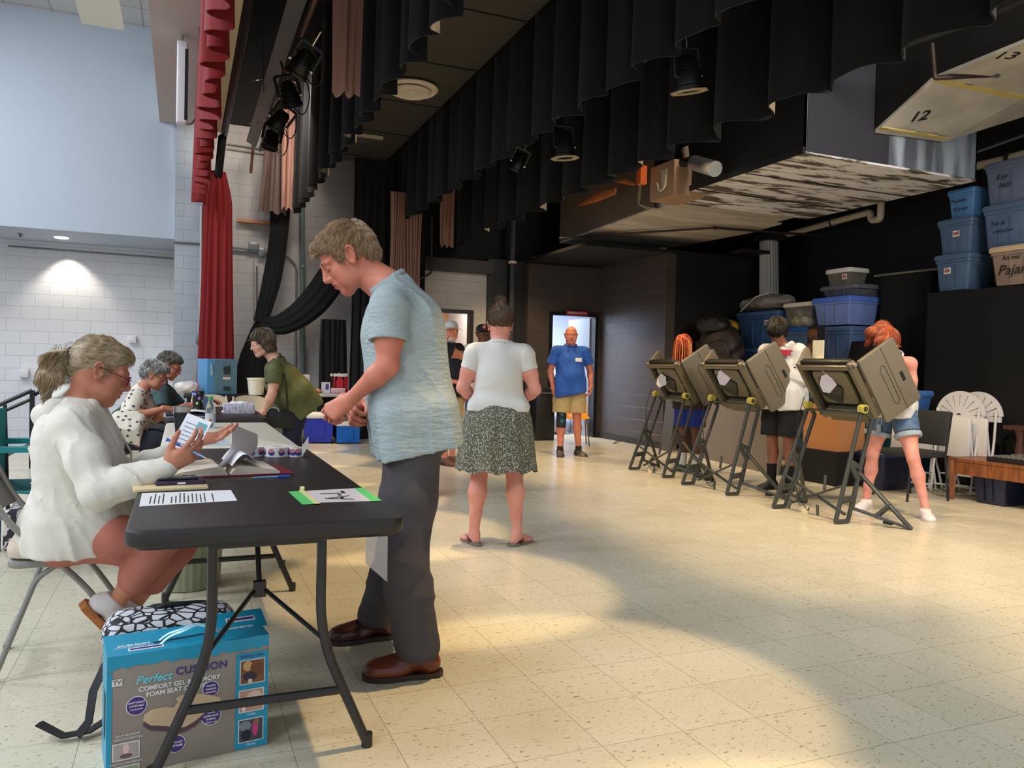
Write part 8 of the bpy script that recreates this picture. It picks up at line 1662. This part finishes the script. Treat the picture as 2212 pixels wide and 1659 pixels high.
# lobby beyond the grey door: a poster and a bright panel
o = MB().box((4.2, 15.36, 1.95), (.5, .03, .35)).build('wall_poster', PAPER); tag(o, 'white and orange poster seen through the grey door', 'poster'); MB().box((.1+4.2, 15.34, 1.86), (.22, .02, .14)).build('orange_print', mat('orange_print', (226, 120, 70), .5), o)
o = MB().rbox((4.48, 14.9, 1.35), (.35, .1, 1.2), .01).build('orange_banner', mat('banner_coral', (214, 130, 92), .6)); tag(o, 'coral banner standing in the corridor beyond the grey door', 'banner'); 
tag(MB().box((4.48, 14.9, .375), (.5, .4, .748)).build('corridor_cabinet', MATS['door_leaf_grey']), 'low cabinet under the coral banner in the corridor', 'cabinet')

# ---------------------------------------------------------------- voters
# orange braids
J = J_stand(1.66, stance=.10, headpitch=.75, lean=.08, bend=.15); 
for sd, sg in (('L', 1), ('R', -1)): J['el'+sd] = J['sh'+sd]+V3(.0, .05*sg, -.27); J['wr'+sd] = J['el'+sd]+V3(.15, -.06*sg, .06)
root, T = person('voter with long orange-red braids, dark shirt and blue shorts at the farthest booth', (5.62, 7.86, 0), J, PI+.30, SK_DARK, .97, 1.05, .010, .005, female=True, lip=LIPD, hands=dict(L=dict(d=V3(1,0,-.2), n=V3(.2,0,1)), R=dict(d=V3(1,0,-.2), n=V3(.2,0,1))))
clothes_top(root, J, fabric('mauve_black_top', (70, 52, 54), c2=(26, 24, 28), cscale=3), g=1.08, sleeve=.9, hem=-.14, loose=.02, female=True, bust=.8)
BS = fabric('blue_athletic', (24, 46, 130)); o = clothes_bot(root, J, BS, 'athletic_shorts', frac=.88, g=1.05, flare=.03, folds=None)
text('shorts_lettering', '22', .07, frame(J['knR']*.35+J['hiR']*.65+V3(.03, -.125, 0), (1, -.2, 0), (0, -.2, 1)), WH, o, bold=.002)
HO = mat('hair_orange', (206, 92, 50), .5, c2=(160, 50, 36), cscale=30, bump=.8, bscale=120); h = hair_cap(T, J['R'], .97, [((-.022, 0, .05), (.106, .086, .090), .03), ((-.05, 0, .01), (.08, .08, .09), .03)], MATS['hair_orange'], 'hair', root, .005, (.004, 90), cuts=[((.095, 0, -.03), (.06, .066, .09), .01)])
k = 0
for ring_ in range(3):
    for i in range(15):
        a = -2.2+4.4*i/14+.1*ring_; c = T(-.02+.098*math.cos(a)*(1-.12*ring_), .090*math.sin(a), .075-.03*ring_); dr = J['R'] @ V3(math.cos(a), math.sin(a), 0); L_ = .22+.10*random.random(); pts = [T(-.02+.05*math.cos(a), .045*math.sin(a), .13), c+dr*.006, c+dr*.018+V3(0, 0, -L_*.5), c+dr*.012+V3(.01*math.sin(k), .008*math.cos(k), -L_)]
        MB().tube(fillet(pts, .03, 4), [.0075]*10+[.0085]*2 if len(fillet(pts, .03, 4)) == 12 else .0075, 6).build('braid', (HO if k % 3 else mat('hair_gold', (222, 150, 80), .5)), h); k += 1
for sd in ('L', 'R'): shoe('sneaker', J['an'+sd], J['to'+sd], mat('sneaker_grey', (96, 92, 88), .7), root, SOW, 1.02, lace=PAPER); MB().cyl(J['an'+sd]-V3(0,0,.02), J['an'+sd]+V3(.0,0,.14), .044, .05, 16).build('sock', mat('sock_white', (222, 214, 206), .9), root)
# boy in the white hoodie
J = J_stand(1.78, stance=.10, headpitch=.60, headyaw=.35, lean=.04, bend=.12); 
for sd, sg in (('L', 1), ('R', -1)): J['el'+sd] = J['sh'+sd]+V3(-.03, .03*sg, -.27); J['wr'+sd] = J['el'+sd]+V3(.13, -.13*sg, .05)
root, T = person('boy with dark hair in a white hoodie with red lettering at the middle booth', (5.72, 6.42, 0), J, PI+.30, SK_BROWN, 1.0, 1.08, .009, .0045, lip=LIPD, hands=dict(L=dict(d=V3(1,0,-.4), n=V3(.3,.2,1)), R=dict(d=V3(1,0,-.4), n=V3(.3,-.2,1))))
SPK = fabric('splatter_hoodie', (214, 214, 214), c2=(24, 24, 28), cscale=9, contrast=(.665, .675), detail=2)
ob, (B, up, lf, f2) = clothes_top(root, J, SPK, 'hoodie', .008, g=1.12, off=.02, loose=.035, sleeve=.99, long=True, hem=-.13, collar=False, drape=.03, folds=(.011, (9, 9, 8)))
nk = J['nek']; h_ = Fld(); h_.chain([nk+lf*.075+f2*.04, nk+lf*.075-f2*.06+up*.02, nk-f2*.10, nk-lf*.075-f2*.06+up*.02, nk-lf*.075+f2*.04], [.02, .028, .034, .028, .02], .02); h_.el(nk-f2*.10-up*.05, V3(.045, .09, .055), B, .03); fld_obj('hood', [(h_, .007)], SPK, ob)
RD = mat('hoodie_red', (190, 40, 66), .7); text('lettering', 'SPACE WEST', .070, frame(J['che']+f2*.185+up*.15, lf*1.0, up-f2*.16), RD, ob, bold=.004, depth=.012, space=.85, bend=1.5)
clothes_bot(root, J, fabric('black_shorts', (20, 20, 22)), 'shorts', frac=.95, g=1.1, flare=.04, folds=(.009, (6, 6, 4)))
HK = mat('hair_black', (30, 24, 22), .45, c2=(54, 42, 36), cscale=30, bump=.9, bscale=80, stretch=(1, 1, .25), bdist=.006); hair_cap(T, J['R'], 1.0, [((-.018, 0, .052), (.118, .100, .094), .03), ((-.045, 0, .0), (.09, .094, .09), .03), ((.075, 0, .075), (.045, .078, .045), .03), ((.10, 0, .045), (.022, .06, .035), .02)], HK, 'hair', root, .0045, (.003, 80), cuts=[((.10, 0, -.035), (.05, .075, .062), .008), ((.02, 0, -.1), (.12, .12, .055), .01)], fz=(2400, .0013, .010, 1, ((12, 9, 9), (26, 19, 16))))
for sd in ('L', 'R'): shoe('slide_sandal', J['an'+sd], J['to'+sd], BDU, root, BDU, 1.08); a, k = J['an'+sd], J['kn'+sd]; f = Fld(); f.rc(a-V3(0,0,.02), a+(k-a)*.42, .042, .053, .01); f.cut(a+(k-a)*.40, k-a); fld_obj('sock', [(f, .007)], mat('sock_black', (18, 18, 20), .9), root)
# red-haired girl
J = J_stand(1.63, stance=.21, headpitch=.55, headyaw=-.1, lean=.10, bend=.2, sh_w=.165)
J['pel'][2] = .90; J['anL'] = V3(.10, .32, .09); J['anR'] = V3(.0, -.20, .09); J['hiL'] = J['pel']+V3(0, .09, -.03); J['hiR'] = J['pel']+V3(0, -.09, -.03)
for sd, sg in (('L', 1), ('R', -1)): J['kn'+sd] = (J['hi'+sd]+J['an'+sd])/2+V3(.03, 0, .02); J['el'+sd] = J['sh'+sd]+V3(-.02, .02*sg, -.26); J['wr'+sd] = J['el'+sd]+V3(.12, -.10*sg, .08)
J['toL'] = nrm(V3(.8, .45, 0)); J['toR'] = nrm(V3(1, -.1, 0))
root, T = person('red-haired girl in a white top and rolled denim shorts', (5.77, 5.10, 0), J, PI+.42, SK_PINK, .97, .96, .009, .0045, female=True, lip=LIP, hands=dict(L=dict(d=V3(1,0,-.2), n=V3(.2,0,1)), R=dict(d=V3(1,0,-.2), n=V3(.2,0,1))))
clothes_top(root, J, fabric('white_tank', (222, 220, 222)), 'tank_top', g=.98, female=True, bust=.9, sleeve=0, hem=-.05, loose=.01, neck=1.5)
DN = fabric('denim', (70, 96, 130), c2=(92, 118, 150), cscale=14); f0 = None; o = clothes_bot(root, J, DN, 'denim_shorts', frac=.42, g=1.0, off=.014, flare=.012, folds=(.003, (9, 9, 9)))
for sd in ('L', 'R'):
    hi, kn = J['hi'+sd], J['kn'+sd]; d = nrm(kn-hi); f = Fld(); f.rc(hi+(kn-hi)*.40, hi+(kn-hi)*.52, .112, .110, .01); f.cut(hi+(kn-hi)*.54, d); f.cut(hi+(kn-hi)*.43, -d); f.rc(hi+(kn-hi)*.45, hi+(kn-hi)*.7, .080, .095, .002, -1); fld_obj('rolled_cuff', [(f, .006)], fabric('denim_light', (150, 164, 180)), o)
HR = mat('hair_red', (160, 74, 44), .4, c2=(186, 98, 62), cscale=30, cstretch=(.5, 3, 3), bump=.9, bscale=70, stretch=(.3, 2, 2), bdist=.006); h = hair_cap(T, J['R'], .98, [((-.018, 0, .050), (.110, .090, .092), .03), ((-.05, 0, .01), (.082, .084, .088), .03), ((.06, 0, .07), (.05, .07, .04), .02)], HR, 'hair', root, .0045, (.0015, 70), cuts=[((.095, 0, -.02), (.072, .078, .088), .01), ((.02, 0, -.1), (.12, .12, .055), .01)],
    extra=lambda f: (f.rc(T(-.10, 0, .05), T(-.10, -.06, .11), .045, .055, .03), f.rc(T(-.10, -.06, .11), T(-.05, -.13, .09), .055, .05, .03), f.rc(T(-.05, -.13, .09), T(.0, -.17, .02), .05, .022, .03)), fz=(2400, .0013, .009, 1, ((150, 66, 38), (190, 104, 64), (120, 50, 34))))
WSN = mat('sneaker_white', (226, 216, 216), .5)
for sd in ('L', 'R'): shoe('sneaker', J['an'+sd], J['to'+sd], WSN, root, SOW, 1.02, lace=PAPER)
